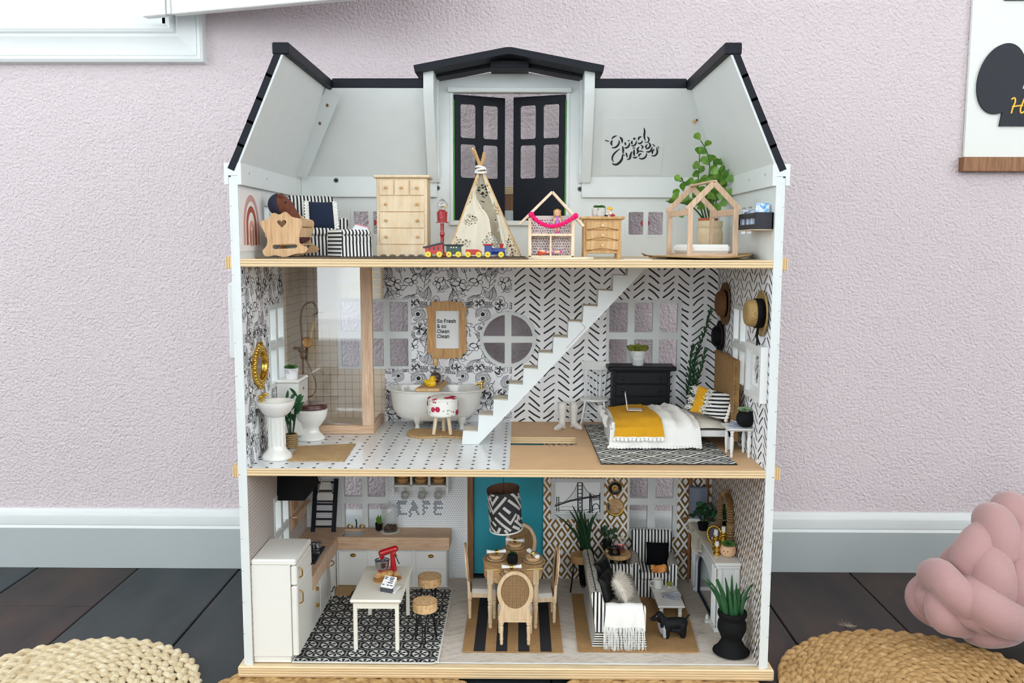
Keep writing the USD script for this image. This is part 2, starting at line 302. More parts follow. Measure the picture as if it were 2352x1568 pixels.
H = [spline([(2130+a*hk, b*hk) for a, b in s], 20) for s in ([(722, 850), (745, 840), (752, 860), (738, 905), (718, 968)], [(728, 915), (770, 908), (812, 905)], [(828, 848), (812, 890), (795, 945), (800, 968), (832, 952)])]
part(t, 'gold_lettering', ext(union_all([LineString(pxline(s, PY-.005)).buffer(.0011) for s in H]), .0012, 'xz', (0, PY-.0062, 0)), 'poster_yellow')
# ---------------------------------------------------------------- braided jute rugs
mat('jute_light', 'd0bd98', .85, ramp=[(.22, 'a8906a'), (.42, 'c8b48f'), (.6, 'd8c9a9'), (.78, 'e4dac2')], vs=90, bump=.7, bs=700, bd=.0008)
mat('jute_brown', 'ad8857', .85, ramp=[(.22, '8a6439'), (.45, 'ab8653'), (.65, 'bf9b69'), (.8, 'd2b488')], vs=90, bump=.7, bs=700, bd=.0008)
def jute_rug(label, cx, cy, R, h, m, nr, seed, flatk=1.0, rmin=0.004):
    t = thing('jute_rug', label, 'rug', (cx, cy, 0)); w = .0132; rg = np.random.RandomState(seed)
    part(t, 'backing', mv(lathe([(R-.006, 0), (R-.006, h*.3), (0, h*.3)], 48), (0, 0, .0003)), m)
    for i in range(nr):
        r = R-w*(i+.5)
        if r < rmin: break
        nper = max(3, round(2*PI*r/.056)); n = nper*14; a = np.linspace(0, 2*PI, n, endpoint=False); ms = []
        for s in range(3):
            ph = a*nper+s*2*PI/3+i*1.3; j = meshkit.noise(np.stack([np.cos(a)*r*60, np.sin(a)*r*60, a*0+s*7+i*3.1], -1), seed)-.5
            rr = r+.0043*np.sin(ph)+.0012*j; z = h*.5*flatk+.26*h*np.sin(2*ph)+.0012*j
            ms.append(tube(np.stack([rr*np.cos(a), rr*np.sin(a), z], -1), .0041+.001*j, 8, closed=True, flat=.75))
        part(t, 'braid', ms, m, smooth=True)
    return t
jute_rug('round braided straw-coloured jute rug on the dark floor left of the dollhouse', -.507, -.062, .157, .0105, 'jute_light', 15, 1)
jute_rug('round braided brown jute rug on the dark floor right of the dollhouse', .487, -.03, .165, .0105, 'jute_brown', 16, 2)
jute_rug('round braided jute rug under the left half of the dollhouse base', -.19, -.125, .185, .0062, 'jute_brown', 17, 3)
jute_rug('round braided jute rug under the right half of the dollhouse base', .19, -.145, .18, .0062, 'jute_brown', 17, 4)
# ---------------------------------------------------------------- knotted cushion
mat('pink_fleece', 'b28b89', .9, var=.08, vs=900, sheen=.35, bump=.35, bs=900, bd=.0008)
KY = .125
t = thing('knot_cushion', 'pink cushion knotted from thick soft tubes on the floor by the wall', 'cushion', tuple(at(2290, 1466, 'z', 0)*[1, 0, 0]+[0, KY, 0]))
k0 = np.array([at(2290, 1466, 'z', 0)[0], KY, 0])
def kz(u, v, dy): return at(1740+u/3.35, 1100+v/3.35, 'y', KY+dy)-k0
K = [([(1325, 770, -.02), (1400, 745, -.045), (1500, 850, -.066), (1610, 950, -.07), (1720, 1010, -.05)], .0225),
     ([(1560, 860, -.03), (1640, 880, -.06), (1760, 980, -.083), (1880, 1060, -.085), (1990, 1090, -.07), (2120, 1050, -.04)], .025),
     ([(1830, 420, -.01), (1740, 470, -.03), (1650, 580, -.04), (1640, 700, -.035), (1660, 800, -.02)], .0255),
     ([(1760, 600, -.02), (1790, 640, -.05), (1830, 760, -.066), (1850, 860, -.06), (1830, 950, -.035)], .0265),
     ([(1760, 330, .0), (1820, 330, -.02), (1870, 450, -.04), (1890, 580, -.045), (1880, 700, -.03)], .0255),
     ([(1925, 230, .01), (1960, 260, -.01), (1990, 370, -.012), (1980, 430, .0)], .0255),
     ([(2050, 210, .015), (2080, 300, -.01), (2070, 420, -.02), (2030, 560, -.05), (2050, 680, -.05), (2110, 760, -.02)], .0255),
     ([(1930, 920, -.04), (2010, 830, -.066), (2080, 720, -.066), (2160, 600, -.04)], .0255),
     ([(1500, 790, .02), (1520, 700, .025), (1600, 620, .03), (1700, 540, .03)], .0265),
     ([(1330, 790, .0), (1250, 850, .0), (1235, 930, -.01), (1300, 1010, -.015), (1400, 1060, -.01)], .0165),
     ([(1340, 870, -.02), (1320, 920, -.03), (1350, 960, -.025)], .018),
     ([(1480, 940, -.03), (1410, 960, -.052), (1420, 1040, -.058), (1510, 1090, -.053), (1620, 1110, -.035)], .0205),
     ([(1480, 990, -.04), (1560, 1000, -.06), (1680, 1055, -.071), (1790, 1090, -.06)], .0185),
     ([(1640, 1120, -.02), (1740, 1165, -.045), (1880, 1160, -.045), (1980, 1110, -.03)], .0225),
     ([(2000, 620, .03), (1950, 480, .05), (1850, 560, .06), (1780, 760, .05), (1700, 900, .04)], .03),
     ([(1780, 980, -.005), (1950, 960, .0), (2100, 900, .01), (2250, 800, .02)], .034),
     ([(2140, 340, .02), (2230, 460, .0), (2260, 640, -.02), (2240, 820, -.04), (2160, 960, -.05)], .0255),
     ([(2100, 1100, -.02), (2240, 1020, -.03), (2300, 880, -.01), (2320, 700, .01)], .0255)]
for pts, r in K:
    c = spline([kz(*p) for p in pts], 26); rr = np.full(26, r); rr[[0, -1]] = r*.45; rr[[1, -2]] = r*.83; rr[[2, -3]] = r*.96
    c[:, 2] = np.maximum(c[:, 2], rr*.93)
    part(t, 'fabric_tube', [tube(c, rr*.95, 18)], 'pink_fleece', smooth=True)
# tuft of pet hair
mat('fluff', 'b9ad9c', .9)
c = at(1945, 1435, 'z', .002); ms = []
for i in range(70):
    d = nrg.normal(size=3)*[1, .7, .35]; d /= np.linalg.norm(d); d[2] = abs(d[2]); L = .004+.011*nrg.rand()
    ms.append(tube(spline([c*0, d*L*.5+nrg.normal(size=3)*.001, d*L], 5), .00012, 3))
solo('lint_tuft', ms, 'fluff', 'small pale tuft of pet hair on the dark floor near the brown rug', 'lint', loc=(c[0], c[1], .0006), kind='stuff')
# ================================================================ THE DOLLHOUSE SHELL
ZB, ZM, ZA, HW, HD = .0215, .2596, .5009, .3, .275
SLAB = .009; E4 = .00025
mat('ply_edge', 'dfc7a0', .55, c2='bb9767', stripe=('z', .0031, .32), var=.12, vs=40, st=(1, 6, 30))
mat('ply_edge_side', 'd9bb88', .55, c2='b0854f', stripe=('x', .0026, .35), var=.1, vs=60)
mat('kraft', 'd4ad81', .55, var=.05, vs=40); mat('paper', 'f0f1f1', .6); mat('ink', '23262b', .7); mat('vinyl', 'e4e6e7', .16, spec=.6)
mat('hex_grey', 'b4b9c1', .5); mat('hex_white', 'f1f3f5', .35); mat('hex_dark', '8f959e', .5)
mat('gold_foil', '9a7a45', .3, .75); mat('tile_paper', 'd9cbb9', .12); mat('tile_line', 'b3935a', .25, .7)
mat('teal', '2f9db0', .35, var=.04, vs=20); mat('green_tape', '3f8f3a', .6); mat('red_paint', 'b3202c', .45); mat('tan_paint', 'd3cbba', .6)
mat('hole_dark', '6b5a50', .8)
H = thing('dollhouse', 'large white three-storey dollhouse with black roof, open at the front', 'dollhouse')
part(H, 'base', bb(-.317, .317, -.004, .3, .0066, ZB-.0012, .0015), 'ply_edge')
part(H, 'attic_floor', bb(-HW, HW, 0, HD, ZA-SLAB, ZA-.0003, .0004), 'ply_edge'); part(H, 'attic_floor_top', bb(-HW, HW, .0006, HD, ZA-.0003, ZA), 'ply_face')
h0, h1 = at(1163, 1003, 'z', ZM), at(1327, 1022, 'z', ZM)
hole = sbox(h0[0], h1[1], h1[0], h0[1])
fl2 = part(H, 'middle_floor', ext(sbox(-HW, 0, HW, HD).difference(hole), SLAB-.0004, 'xy', (0, 0, ZM-SLAB)), 'ply_edge')
part(H, 'kraft_sheet', ext(sbox(.0043, .0008, HW-.0004, HD).difference(hole), .0002, 'xy', (0, 0, ZM-.0004)), 'kraft')
for s in (-1, 1):
    for z in (ZA, ZM): part(H, 'floor_tab', bb(s*.3095, s*.3165, .0, .05, z-.011, z+.0025, .0004), 'ply_edge_side')
# side walls with window openings, clad outside in narrow boards
def pane_rows(z): return [(z, z+.0429), (z+.0507, z+.0936)]
def side_open(zs, y0=.1065): return [sbox(y, a, y+.0262, b) for y in (y0, y0+.0356) for a, b in zs]
sopen = side_open([(.3408, .3838), (.3950, .4379)])+side_open([(.0928, .1354), (.1457, .187)])+[sbox(.1, .532, .121, .565), sbox(.129, .532, .15, .565)]
for s, nm in ((-1, 'left'), (1, 'right')):
    so = sopen if s < 0 else [g for g in sopen if g.bounds[1] > .3]; w = sbox(0, ZB-.0012, HD+.009, .5935).difference(union_all(so)); X0 = -.3075 if s < 0 else .3
    wl = part(H, 'side_wall', ext(w, .0075, 'yz', (X0, 0, 0)), 'white_paint')
    z = ZB-.001
    while z < .58:
        z1 = min(z+.0385, .592); b = sbox(-.0001, z+.0006, HD+.009, z1-.0002).difference(union_all(so))
        part(wl, 'cladding_board', ext(b, .0024, 'yz', (-.3099 if s < 0 else .3075, 0, 0)), 'white_paint'); z += .0385
    for zz, n in ((.3408, 2), (.0928, 2))[:2 if s < 0 else 1]:
        fr = rrect(.1035, .172, zz-.0062, zz+.0998, .001).difference(union_all(side_open(pane_rows(zz))))
        part(wl, 'window_frame', ext(fr, .0014, 'yz', (-.3 if s < 0 else .2986, 0, 0)), 'white_paint')
    # rail along the top of the knee wall, notched over the side wall
    q = Polygon([(-.3148, .5835), (-.3148, .6075), (-.2957, .6075), (-.2957, .5835), (-.3, .5835), (-.3, .5937), (-.3102, .5937), (-.3102, .5835)])
    if s > 0: q = affinity.scale(q, -1, 1, origin=(0, 0))
    part(H, 'wall_rail', ext(q, HD+.004, 'xz', (0, -.0004, 0)), 'white_paint')
    for y, z in ((.03, .598), (.1, .5965)): part(H, 'nail_mark', ball((s*.2957, y, z), (.0003, .0008, .0019), 1), 'hole_dark')
# back walls
def panes(x0s, zrows, w=.0265): return [rrect(x, x+w, a, b, .0016) for x in x0s for a, b in zrows]
PM = panes((-.2439, -.2083, -.1727), [(.3408, .3816), (.3918, .4348)])+panes((.1449, .1813, .2172), [(.3408, .3816), (.3918, .4348)])
cx, cz, cr = -.0013, .3808, .036
disc = Point(cx, cz).buffer(cr, 24); cross = union_all([sbox(cx-.0048, cz-.05, cx+.0048, cz+.05), sbox(cx-.05, cz-.0048, cx+.05, cz+.0048)])
PR = [g.buffer(-.0012).buffer(.0012) for g in polys(disc.difference(cross))]
PB = panes((-.2436, -.2087), [(.0928, .1354), (.1457, .1883)])+panes((.1789, .2166), [(.0928, .1354), (.1457, .1883)])
door = sbox(-.0523, ZB, .0516, .2395)
def backwall(z0, z1, holes): return ext(sbox(-HW, z0, HW, z1).difference(union_all(holes)), .008, 'xz', (0, HD, 0))
bm = part(H, 'back_wall', backwall(ZM, ZA-SLAB, PM+PR), 'white_paint'); bl = part(H, 'back_wall', backwall(ZB, ZM-SLAB, PB+[door]), 'white_paint')
def frame(par, x0, x1, z0, z1, ps, m='white_paint'):
    g = rrect(x0, x1, z0, z1, .0012); part(par, 'window_frame', ext(g.difference(union_all(ps)), .0012, 'xz', (0, HD-.0012, 0)), m); return g
F1 = frame(bm, -.2485, -.1418, .3368, .4388, PM); F2 = frame(bm, .1405, .249, .3365, .4388, PM)
F3 = Point(cx, cz).buffer(cr+.0048, 32); part(bm, 'window_frame', [ext(F3.difference(union_all(PR)), .0018, 'xz', (0, HD-.0018, 0)), ext(F3.difference(Point(cx, cz).buffer(cr+.002, 32)), .003, 'xz', (0, HD-.003, 0))], 'white_paint')
F4 = frame(bl, -.2482, -.1772, .0868, .194, PB); F5 = frame(bl, .1757, .2495, .0868, .194, PB)
part(bl, 'door_panel', bb(-.054, .0535, HD+.006, HD+.009, ZB+.0045, .2395, .0003), 'teal', 'teal door panel'); part(bl, 'door_trim', bb(-.0607, -.0523, HD-.0035, HD+.006, ZB, .2395, .0004), 'brown_wood', 'brown wooden door trim')
part(bl, 'threshold', bb(-.0523, .0516, HD+.0005, HD+.009, ZB-.001, ZB+.004, .0003), 'black_paint')
# knee wall and dormer of the attic
HP = [rrect(x, x+.0211, .5319, .5639, .0018) for x in (.1703, .1982, -.2227, -.1948)]
ddoor = sbox(-.0797, .5512, .0807, .7291)
gable = Polygon([(-.103, .7445), (-.103, ZA), (.103, ZA), (.103, .7445), (.024, .7575), (-.024, .7575)])
knee = union_all([sbox(-HW, ZA, HW, .6025), gable]).difference(union_all(HP+[ddoor]))
ba = part(H, 'back_wall', ext(knee, .008, 'xz', (0, HD, 0)), 'white_paint')
for x0 in (.1662, -.2268):
    part(ba, 'window_frame', ext(rrect(x0, x0+.0585, .5282, .5668, .003).difference(union_all(HP)), .0006, 'xz', (0, HD-.0005, 0)), 'white_paint')
    c = x0+.0292; a = np.linspace(0, 2*PI, 40); hx, hz = 16*np.sin(a)**3, 13*np.cos(a)-5*np.cos(2*a)-2*np.cos(3*a)-np.cos(4*a)
    part(ba, 'red_heart', ext(Polygon(np.c_[c+hx*.00042, .547+hz*.00042]).buffer(0), .002, 'xz', (0, HD+.0085, 0)), 'red_paint', 'red heart fixed behind the small window')
part(ba, 'door_header', bb(-.0868, .0872, HD-.0055, HD+.001, .7296, .7366, .0006), 'white_paint'); part(ba, 'door_sill', bb(-.0845, .083, HD-.0055, HD+.001, .5445, .5512, .0006), 'white_paint')
for x in (-.0842, .0808): part(ba, 'door_jamb', bb(x, x+.0042, HD-.001, HD+.008, .5512, .7296, .0003), 'white_paint')
for x in (-.0797, .0787): part(ba, 'green_edge', ext(Polygon([(x+(.0008*math.sin(k*2.1)+.0004*math.sin(k*5.3) if x < 0 else 0), .5515+k*.0089) for k in range(20)]+[(x+.002+(0 if x < 0 else .0005*math.sin(k*1.7)), .5515+k*.0089) for k in range(19, -1, -1)]), .006, 'xz', (0, HD+.0005, 0)), 'green_tape')
for s, hx, ang in ((-1, -.0772, 25), (1, .0782, -20)):
    W = .0775; z0, z1 = .5525, .7278
    dp = sbox(0, z0, W, z1).difference(union_all([rrect(a, a+.0245, b, b+.0475, .0035) for a in (.0085, .0435) for b in (z1-.0595, z1-.1155)]))
    m = ext(dp, .005, 'xz'); 
    if s > 0: m.vertices[:, 0] *= -1; m.invert()
    part(H, 'french_door', mv(m, (hx, HD+.003, 0), rz=ang), 'black_paint', 'black glazed dormer door standing ajar')
for a, b, m_, y in ((427.5, 447, 'ply_edge', .33), (447, 483, 'brown_wood', .331), (483, 512, 'white_paint', .33)):
    p, q = at(1120, b, 'y', y), at(1215, a, 'y', y); part(H, 'balcony_rail', bb(p[0], q[0], y, y+.008, p[2]+.0002, q[2]), m_)
part(H, 'balcony_deck', bb(-.05, .05, HD+.0085, .339, at(1120, 512, 'y', .33)[2]-.008, at(1120, 512, 'y', .33)[2], .0004), 'white_paint')
for s in (-1, 1):
    ck = Polygon([(HD+.008, .6045), (HD+.008, .752), (.2135, .752), (.2135, .7165), (.266, .6045)])
    part(H, 'dormer_cheek', ext(ck, .0135, 'yz', (-.1147 if s < 0 else .1012, 0, 0)), 'white_paint')
    part(H, 'dormer_cheek_strip', ext(Polygon([(HD, .6045), (HD, .745), (.262, .745), (.262, .62), (.27, .6045)]), .003, 'yz', (-.1013 if s < 0 else .0983, 0, 0)), 'white_paint')
def gab(e, pk, th, w, fl=.0): return Polygon([(-w, e), (-fl, pk), (fl, pk), (w, e), (w*.985, e-th), (fl, pk-th), (-fl, pk-th), (-w*.985, e-th)])
part(H, 'dormer_roof', ext(gab(.7525, .7757, .0088, .1262, .004), .098, 'xz', (0, .2, 0)), 'black_paint')
for s in (-1, 1):
    b = Polygon([(s*.1, .7452), (s*.026, .7585), (s*.026, .764), (s*.1, .7515)]); part(H, 'roof_batten', ext(b, .016, 'xz', (0, .245, 0)), 'black_paint')
part(H, 'roof_block', bb(-.0255, .0265, .225, .27, .7545, .764), 'black_paint')
# steep roof slopes: white boards inside, overlapping black shingles outside
def slope(pts, t, nrm): p = np.array(pts, float); return hull(np.vstack([p, p+np.array(nrm)*t]))
zl, zt = .6, .7262; nl = np.array([-.912, 0, .41])
for s in (-1, 1):
    m_ = lambda P: [(s*-x, y, z) for x, y, z in P]
    P = m_([(-.3, 0, zl), (-.3, HD, zl), (-.2445, .2195, zt), (-.2445, 0, zt)]); n = np.array([s*.912, 0, .41]) if s > 0 else nl
    sl = part(H, 'roof_slope', slope(P, .0024, n), 'white_paint')
    for k in range(5):
        f0, f1 = k/5-.02, (k+1)/5+(.002 if k < 4 else -.001)
        q = [np.array(P[0])+(np.array(P[3])-np.array(P[0]))*f for f in (f0, f1)]; r = [np.array(P[1])+(np.array(P[2])-np.array(P[1]))*f for f in (f0, f1)]
        o = n*.0025; v = [q[0]+o, q[1]+o, r[0]+o, r[1]+o, q[0]+n*(.0104-.0002*k), q[1]+n*.0097, r[0]+n*(.0104-.0002*k), r[1]+n*.0097]; v = [x-[0, .0008, 0] if x[1] < .01 else x for x in v]
        part(sl, 'shingle_board', hull(v), 'black_paint')
    part(H, 'ridge_trim', bb(s*.2383, s*.2572, -.0015, .2325, .7246, .7376, .0012), 'black_paint')
    xa, xb = -.3, -.1147
    P = m_([(-.3, HD, zl), (-.1147, HD, zl), (-.1147, .2195, zt), (-.2445, .2195, zt)]); part(H, 'roof_slope', slope(P, .0024, (0, .912, .41)), 'white_paint')
    part(H, 'shingle_board', slope(np.array(P)+np.array([0, .912, .41])*.0026, .007, (0, .912, .41)), 'black_paint')
    part(H, 'ridge_trim', bb(s*.2385, s*.1147, .2195, .2325, .7266, .7392, .001), 'black_paint')
    part(H, 'wall_rail', bb(s*.2957, s*.1025, HD-.0055, HD, .584, .6143, .0005), 'white_paint')
cn = lambda x, z, y=HD: part(H, 'screw', [cyl((x, y-.0006, z), (x, y+.001, z), .0033, n=20)], 'white_gloss')
def screw(px, py, Y):
    c = at(px, py, 'y', Y); g = part(H, 'screw_head', [tube(np.c_[c[0]+.0029*np.cos(np.linspace(0, 2*PI, 20, endpoint=False)), np.full(20, Y-.0001), c[2]+.0029*np.sin(np.linspace(0, 2*PI, 20, endpoint=False))], .0005, 5, closed=True), cyl((c[0], Y-.0006, c[2]), (c[0], Y, c[2]), .0021, n=14), bb(c[0]-.0012, c[0]+.0012, Y-.0007, Y, c[2]-.0003, c[2]+.0003, .0001)], 'dark_metal')
for a in ((772, 414, HD-.0055), (1005, 432, HD), (1332, 434, HD), (1563, 412, HD-.0055)): screw(*a)
# batten in the back left corner of the roof
a, b, c_, d_ = at(748, 202, 'y', .205), at(781, 222, 'y', .2), at(704, 409, 'y', .243), at(666, 399, 'y', .25)
bt = hull(np.vstack([[a, b, c_, d_], np.array([a, b, c_, d_])+[-.002, .005, .001]])); B = part(H, 'corner_batten', bt, 'white_paint')
for px, py, f in ((747, 237, .15), (739, 278, .36)):
    o = a+(d_-a)*f; o2 = b+(c_-b)*f; c = (o+o2)/2; nv = np.cross(b-a, d_-a); nv /= np.linalg.norm(nv); nv *= -np.sign(nv[1]); 
    part(B, 'screw_hole', [cyl(c-nv*.0002, c+nv*.0004, .0033, n=18)], 'tan_paint'); part(B, 'screw_hole', [cyl(c-nv*.0002, c+nv*.0006, .002, n=14)], 'hole_dark')
# ================================================================ FURNITURE KIT
def blob(bones, ref=.0012, it=8):
    """one continuous body: hulls of the spheres at each bone's joints, joined and smoothed"""
    sp = trimesh.creation.icosphere(subdivisions=2).vertices; ms = []
    for b in bones: ms.append(manifold3d.Manifold.hull_points(np.vstack([sp*j[3]+np.array(j[:3]) for j in b]).astype(np.float64)))
    M_ = manifold3d.Manifold.batch_boolean(ms, manifold3d.OpType.Add).refine_to_length(ref).to_mesh()
    t_ = trimesh.Trimesh(M_.vert_properties[:, :3], M_.tri_verts, process=True)
    trimesh.smoothing.filter_taubin(t_, iterations=it); return t_
def px(x, y, Y): return at(x, y, 'y', Y)
def stand(x, Y, z, y=600):
    """floor point at photo column x and depth Y"""
    p = at(x, y, 'y', Y); return np.array([p[0], Y, z])
for a in 'xyz':
    mat('stripe_'+a, 'e4e2dc', .9, c2='20222a', stripe=(a, .0047, .46), bump=.4, bs=2500, bd=.0003)
    mat('fine_stripe_'+a, 'd8d5cc', .9, c2='2a2420', stripe=(a, .0029, .46), bump=.4, bs=2500, bd=.0003)
mat('navy_fabric', '17233a', .95, var=.15, vs=700, bump=.5, bs=2500, bd=.0003); mat('black_fabric', '08090c', .95, spec=.15, var=.15, vs=500, bump=.4, bs=2000, bd=.0003)
mat('lace', 'eeece4', .9); mat('white_cloth', 'e9e8e4', .92, bump=.5, bs=1800, bd=.0004); mat('cream_cloth', 'dcd6ca', .92, bump=.4, bs=1500, bd=.0004)
mat('knob_wood', 'cfa570', .45)
def knob(r, d=1.0): return mv(lathe([(r*.45, 0), (r*.5, r*.6), (r, r*1.1), (r*1.0, r*1.5), (r*.55, r*1.95), (0, r*2.05)], 14), rx=90)
def chest(t, w, h, d, rows, m, km, top=(.004, .005), foot=.0, kr=.0016, skirt=None, toph=.0035, gap=.0012, kmesh=None):
    """chest of drawers; rows = list of (height share, number of drawers, knob positions in share of a drawer's width)"""
    part(t, 'case', [bb(-w/2, w/2, .0012, d, foot, h-toph, .0006)], m)
    part(t, 'chest_top', bb(-w/2-top[0], w/2+top[0], -top[1]+.001, d, h-toph, h, .0011), m)
    side = w*.045; z1 = h-toph-.0025; z0 = skirt or (foot+.003); tot = sum(r[0] for r in rows); z = z1
    for hs, n, ks in rows:
        hh = (z1-z0)*hs/tot; cw = (w-2*side)/n
        for i in range(n):
            x0 = -w/2+side+i*cw; dr = part(t, 'drawer', bb(x0+gap/2, x0+cw-gap/2, -.0006, .004, z-hh+gap, z, .0007), m)
            for k in ks: part(dr, 'knob', mv(knob(kr) if kmesh is None else kmesh, (x0+cw*k, -.0004, z-hh/2+gap/2)), km)
        z -= hh
    return z0
def armchair(t, w, d, h, st='stripe_', arm_w=None, seat_h=None, skirt=True):
    """upholstered tub chair facing -y, origin at the middle of its footprint"""
    aw = arm_w or w*.2; sh = seat_h or h*.42; ah = h*.62
    part(t, 'skirt', [hull([(sx*w/2*f, sy*d/2*f, z) for sx in (-1, 1) for sy in (-1, 1) for f, z in ((1, .0005), (.955, sh*.62))])], st+'x')
    part(t, 'seat_base', bb(-w*.47, w*.47, -d*.47, d*.47, sh*.6, sh*.78, .001), st+'x')
    part(t, 'seat_cushion', mv(bb(-w/2+aw*.9, w/2-aw*.9, -d*.52, d*.28, sh*.76, sh*1.08, .003), (0, 0, 0)), st+'x')
    part(t, 'backrest', hull(np.vstack([[(x, y, z) for x in (-w*.42, w*.42) for y, z in ((d*.26, sh*.7), (d*.48, sh*.7))], [(x*f, y, z) for x in (-w*.44, w*.44) for f, y, z in ((1, d*.34, h*.93), (.93, d*.37, h*.985), (.9, d*.42, h), (.93, d*.47, h*.985), (1, d*.5, h*.93))]])), st+'x')
    for s in (-1, 1):
        a = np.linspace(0, 2*PI, 20, endpoint=False); r = aw*.5; cxx = s*(w/2-r)
        pr = Polygon(np.c_[cxx+r*np.cos(a), ah-r+r*np.sin(a)]).union(sbox(cxx-r*.8, sh*.6, cxx+r*.8, ah-r))
        part(t, 'arm', ext(pr, d*.86, 'xz', (0, -d*.47, 0)), st+'y'); part(t, 'arm_front', ext(pr.buffer(-.0004), .0012, 'xz', (0, -d*.47-.001, 0)), st+'x')
def throw_pillow(name, label, w, h, th, m, loc, rz=0, tilt=-18, lace=None, group=None, seed=0, roll=0):
    t = thing(name, label, 'pillow', loc, rz, group); part(t, 'cover', mv(cushion(w, h, th, seed=seed), (0, 0, 0), rx=tilt, ry=roll), m, smooth=True); return t
def succulent(par, c, R, m, n=22, up=.8, seed=0, name='leaf', wid=.55, layers=3):
    rg = np.random.RandomState(seed); 
    for i in range(n):
        a = i*2.39996; f = i/n; L = R*(.45+.55*f); el = math.radians(80-62*f*up**0)
        tip = np.array([math.cos(a)*math.cos(el), math.sin(a)*math.cos(el), math.sin(el)*up])*L
        part(par, name, blade(c, np.array(c)+tip, L*wid, (0, 0, L*.12), 6, .35), m, smooth=True)
mat('leaf_green', '4e7a3a', .5, var=.25, vs=80, transl=.2); mat('leaf_bright', '5f9a33', .45, ramp=[(.3, '3f7a26'), (.5, '6a9a38'), (.72, '93b854')], vs=60, transl=.25); mat('leaf_dark', '1f3f27', .45, var=.3, vs=90, transl=.15); mat('leaf_deep', '23552f', .45, var=.25, vs=90, transl=.15)
mat('leaf_pale', '9db58c', .55, var=.15, vs=120, transl=.15); mat('leaf_olive', '6f7a2c', .5, ramp=[(.3, '4b5a20'), (.7, '8f8f3a')], vs=120); mat('soil', '4a3526', .95, bump=.6, bs=900)
mat('stem_green', '3d5a2c', .6); mat('concrete', 'cfccc6', .8, ramp=[(.32, '8f8d8a'), (.45, 'c6c3be'), (.7, 'dcdad6')], vs=260, bump=.3, bs=400)
mat('burlap', 'c19a66', .95, weave=(230, ('x', 'z')), c2='7a5730', var=.1, vs=30); mat('burlap_flat', 'd9ba8c', .95, weave=(230, ('x', 'y')), c2='ab8655', var=.12, vs=40)
mat('straw', 'cbb183', .85, weave=(330, ('x', 'z')), c2='94764a', var=.1, vs=60); mat('straw_brown', '9a6f3f', .85, weave=(330, ('x', 'z')), c2='5f3f20', var=.15, vs=60)
# ================================================================ ATTIC (top floor)
mat('rug_dark', '7d6a55', .95, weave=(200, ('x', 'y')), c2='3e342c', var=.2, vs=60)
a, b = stand(592, .02, ZA), stand(1213, .02, ZA)
t = solo('woven_rug', ext(Polygon([(a[0], .012), (b[0], .01), (b[0]-.004, .17), (a[0]+.006, .17)]), .0016, 'xy'), 'rug_dark', 'long grey-brown woven rug along the attic floor', 'rug', loc=(0, 0, ZA))
RZ = ZA+.0017
# rainbow print on the left wall
mat('sheet_white', 'd9dddd', .6); mat('rose', 'c79a94', .7); mat('rust', 'a2543d', .7); mat('peach', 'd69a88', .7); mat('print_paper', 'e6e2e0', .65)
y0, y1 = .003, at(600, 500, 'x', -.3)[1]; zt0, zb0 = at(556, 433, 'x', -.3)[2], at(557, 577, 'x', -.3)[2]
t = thing('wall_print', 'tall rainbow print in dusty pink and rust on the left attic wall', 'picture', (-.2999, 0, 0))
part(t, 'paper', ext(sbox(y0, zb0, y1, zt0), .0006, 'yz'), 'print_paper')
def arch(cx, zb, zt, w, th): return LineString([(cx-w, zb)]+[(cx-w*math.cos(a), zt-w*1.3+w*1.3*math.sin(a)) for a in np.linspace(0, PI, 24)]+[(cx+w, zb)]).buffer(th/2, cap_style=2)
yc = (y0+y1)/2-.0005; hh = zt0-zb0; wy = y1-y0
for f, zf, m in ((.32, .87, 'rose'), (.195, .69, 'rust'), (.075, .45, 'peach')):
    part(t, 'rainbow_arch', ext(arch(yc, zb0+hh*.1, zb0+hh*zf, wy*f, wy*.085), .0002, 'yz', (.0006, 0, 0)), m)
for f in (-.04, .04): part(t, 'rainbow_arch', ext(LineString([(yc+wy*f, zb0+hh*.1), (yc+wy*f, zb0+hh*.33)]).buffer(wy*.02), .0002, 'yz', (.0006, 0, 0)), 'peach')
# cradle
CY = .045; k = mpp(CY); mat('cradle_wood', 'd9b184', .6, ramp=[(.3, 'c2966a'), (.5, 'd8b084'), (.75, 'e2c199')], vs=30, st=(10, 10, 1)); mat('blanket_plum', '6d3f4c', .9); 
o = px(520+835/6.19, 588, CY); t = thing('cradle', 'small wooden rocking cradle with a heart-shaped hole in its end', 'cradle', (o[0], CY, RZ))
def cz(u, v): return ((u-835)/6.19*k, (1222-v)/6.19*k)
ol = spline([cz(*p) for p in [(515, 1140), (560, 1085), (583, 1040), (560, 900), (505, 725), (600, 688), (690, 605), (765, 628), (845, 590), (925, 650), (1062, 690), (1050, 900), (1052, 1040), (1110, 1070), (1155, 1110), (1120, 1160), (1040, 1172), (960, 1185), (840, 1222), (760, 1215), (690, 1198), (600, 1218), (530, 1190)]], 150, True)
aa = np.linspace(0, 2*PI, 40); hx, hz = 16*np.sin(aa)**3, 13*np.cos(aa)-5*np.cos(2*aa)-2*np.cos(3*aa)-np.cos(4*aa); hc = cz(797, 752)
end = Polygon(ol).buffer(0); holes = union_all([Polygon(np.c_[hc[0]+hx*.00034, hc[1]+hz*.00033]).buffer(0), LineString([cz(690, 1082), cz(975, 1068)]).buffer(.0026)])
part(t, 'end_board', ext(end.difference(holes), .0035, 'xz'), 'cradle_wood'); part(t, 'end_board', ext(end.difference(holes), .0035, 'xz', (0, .058, 0)), 'cradle_wood')
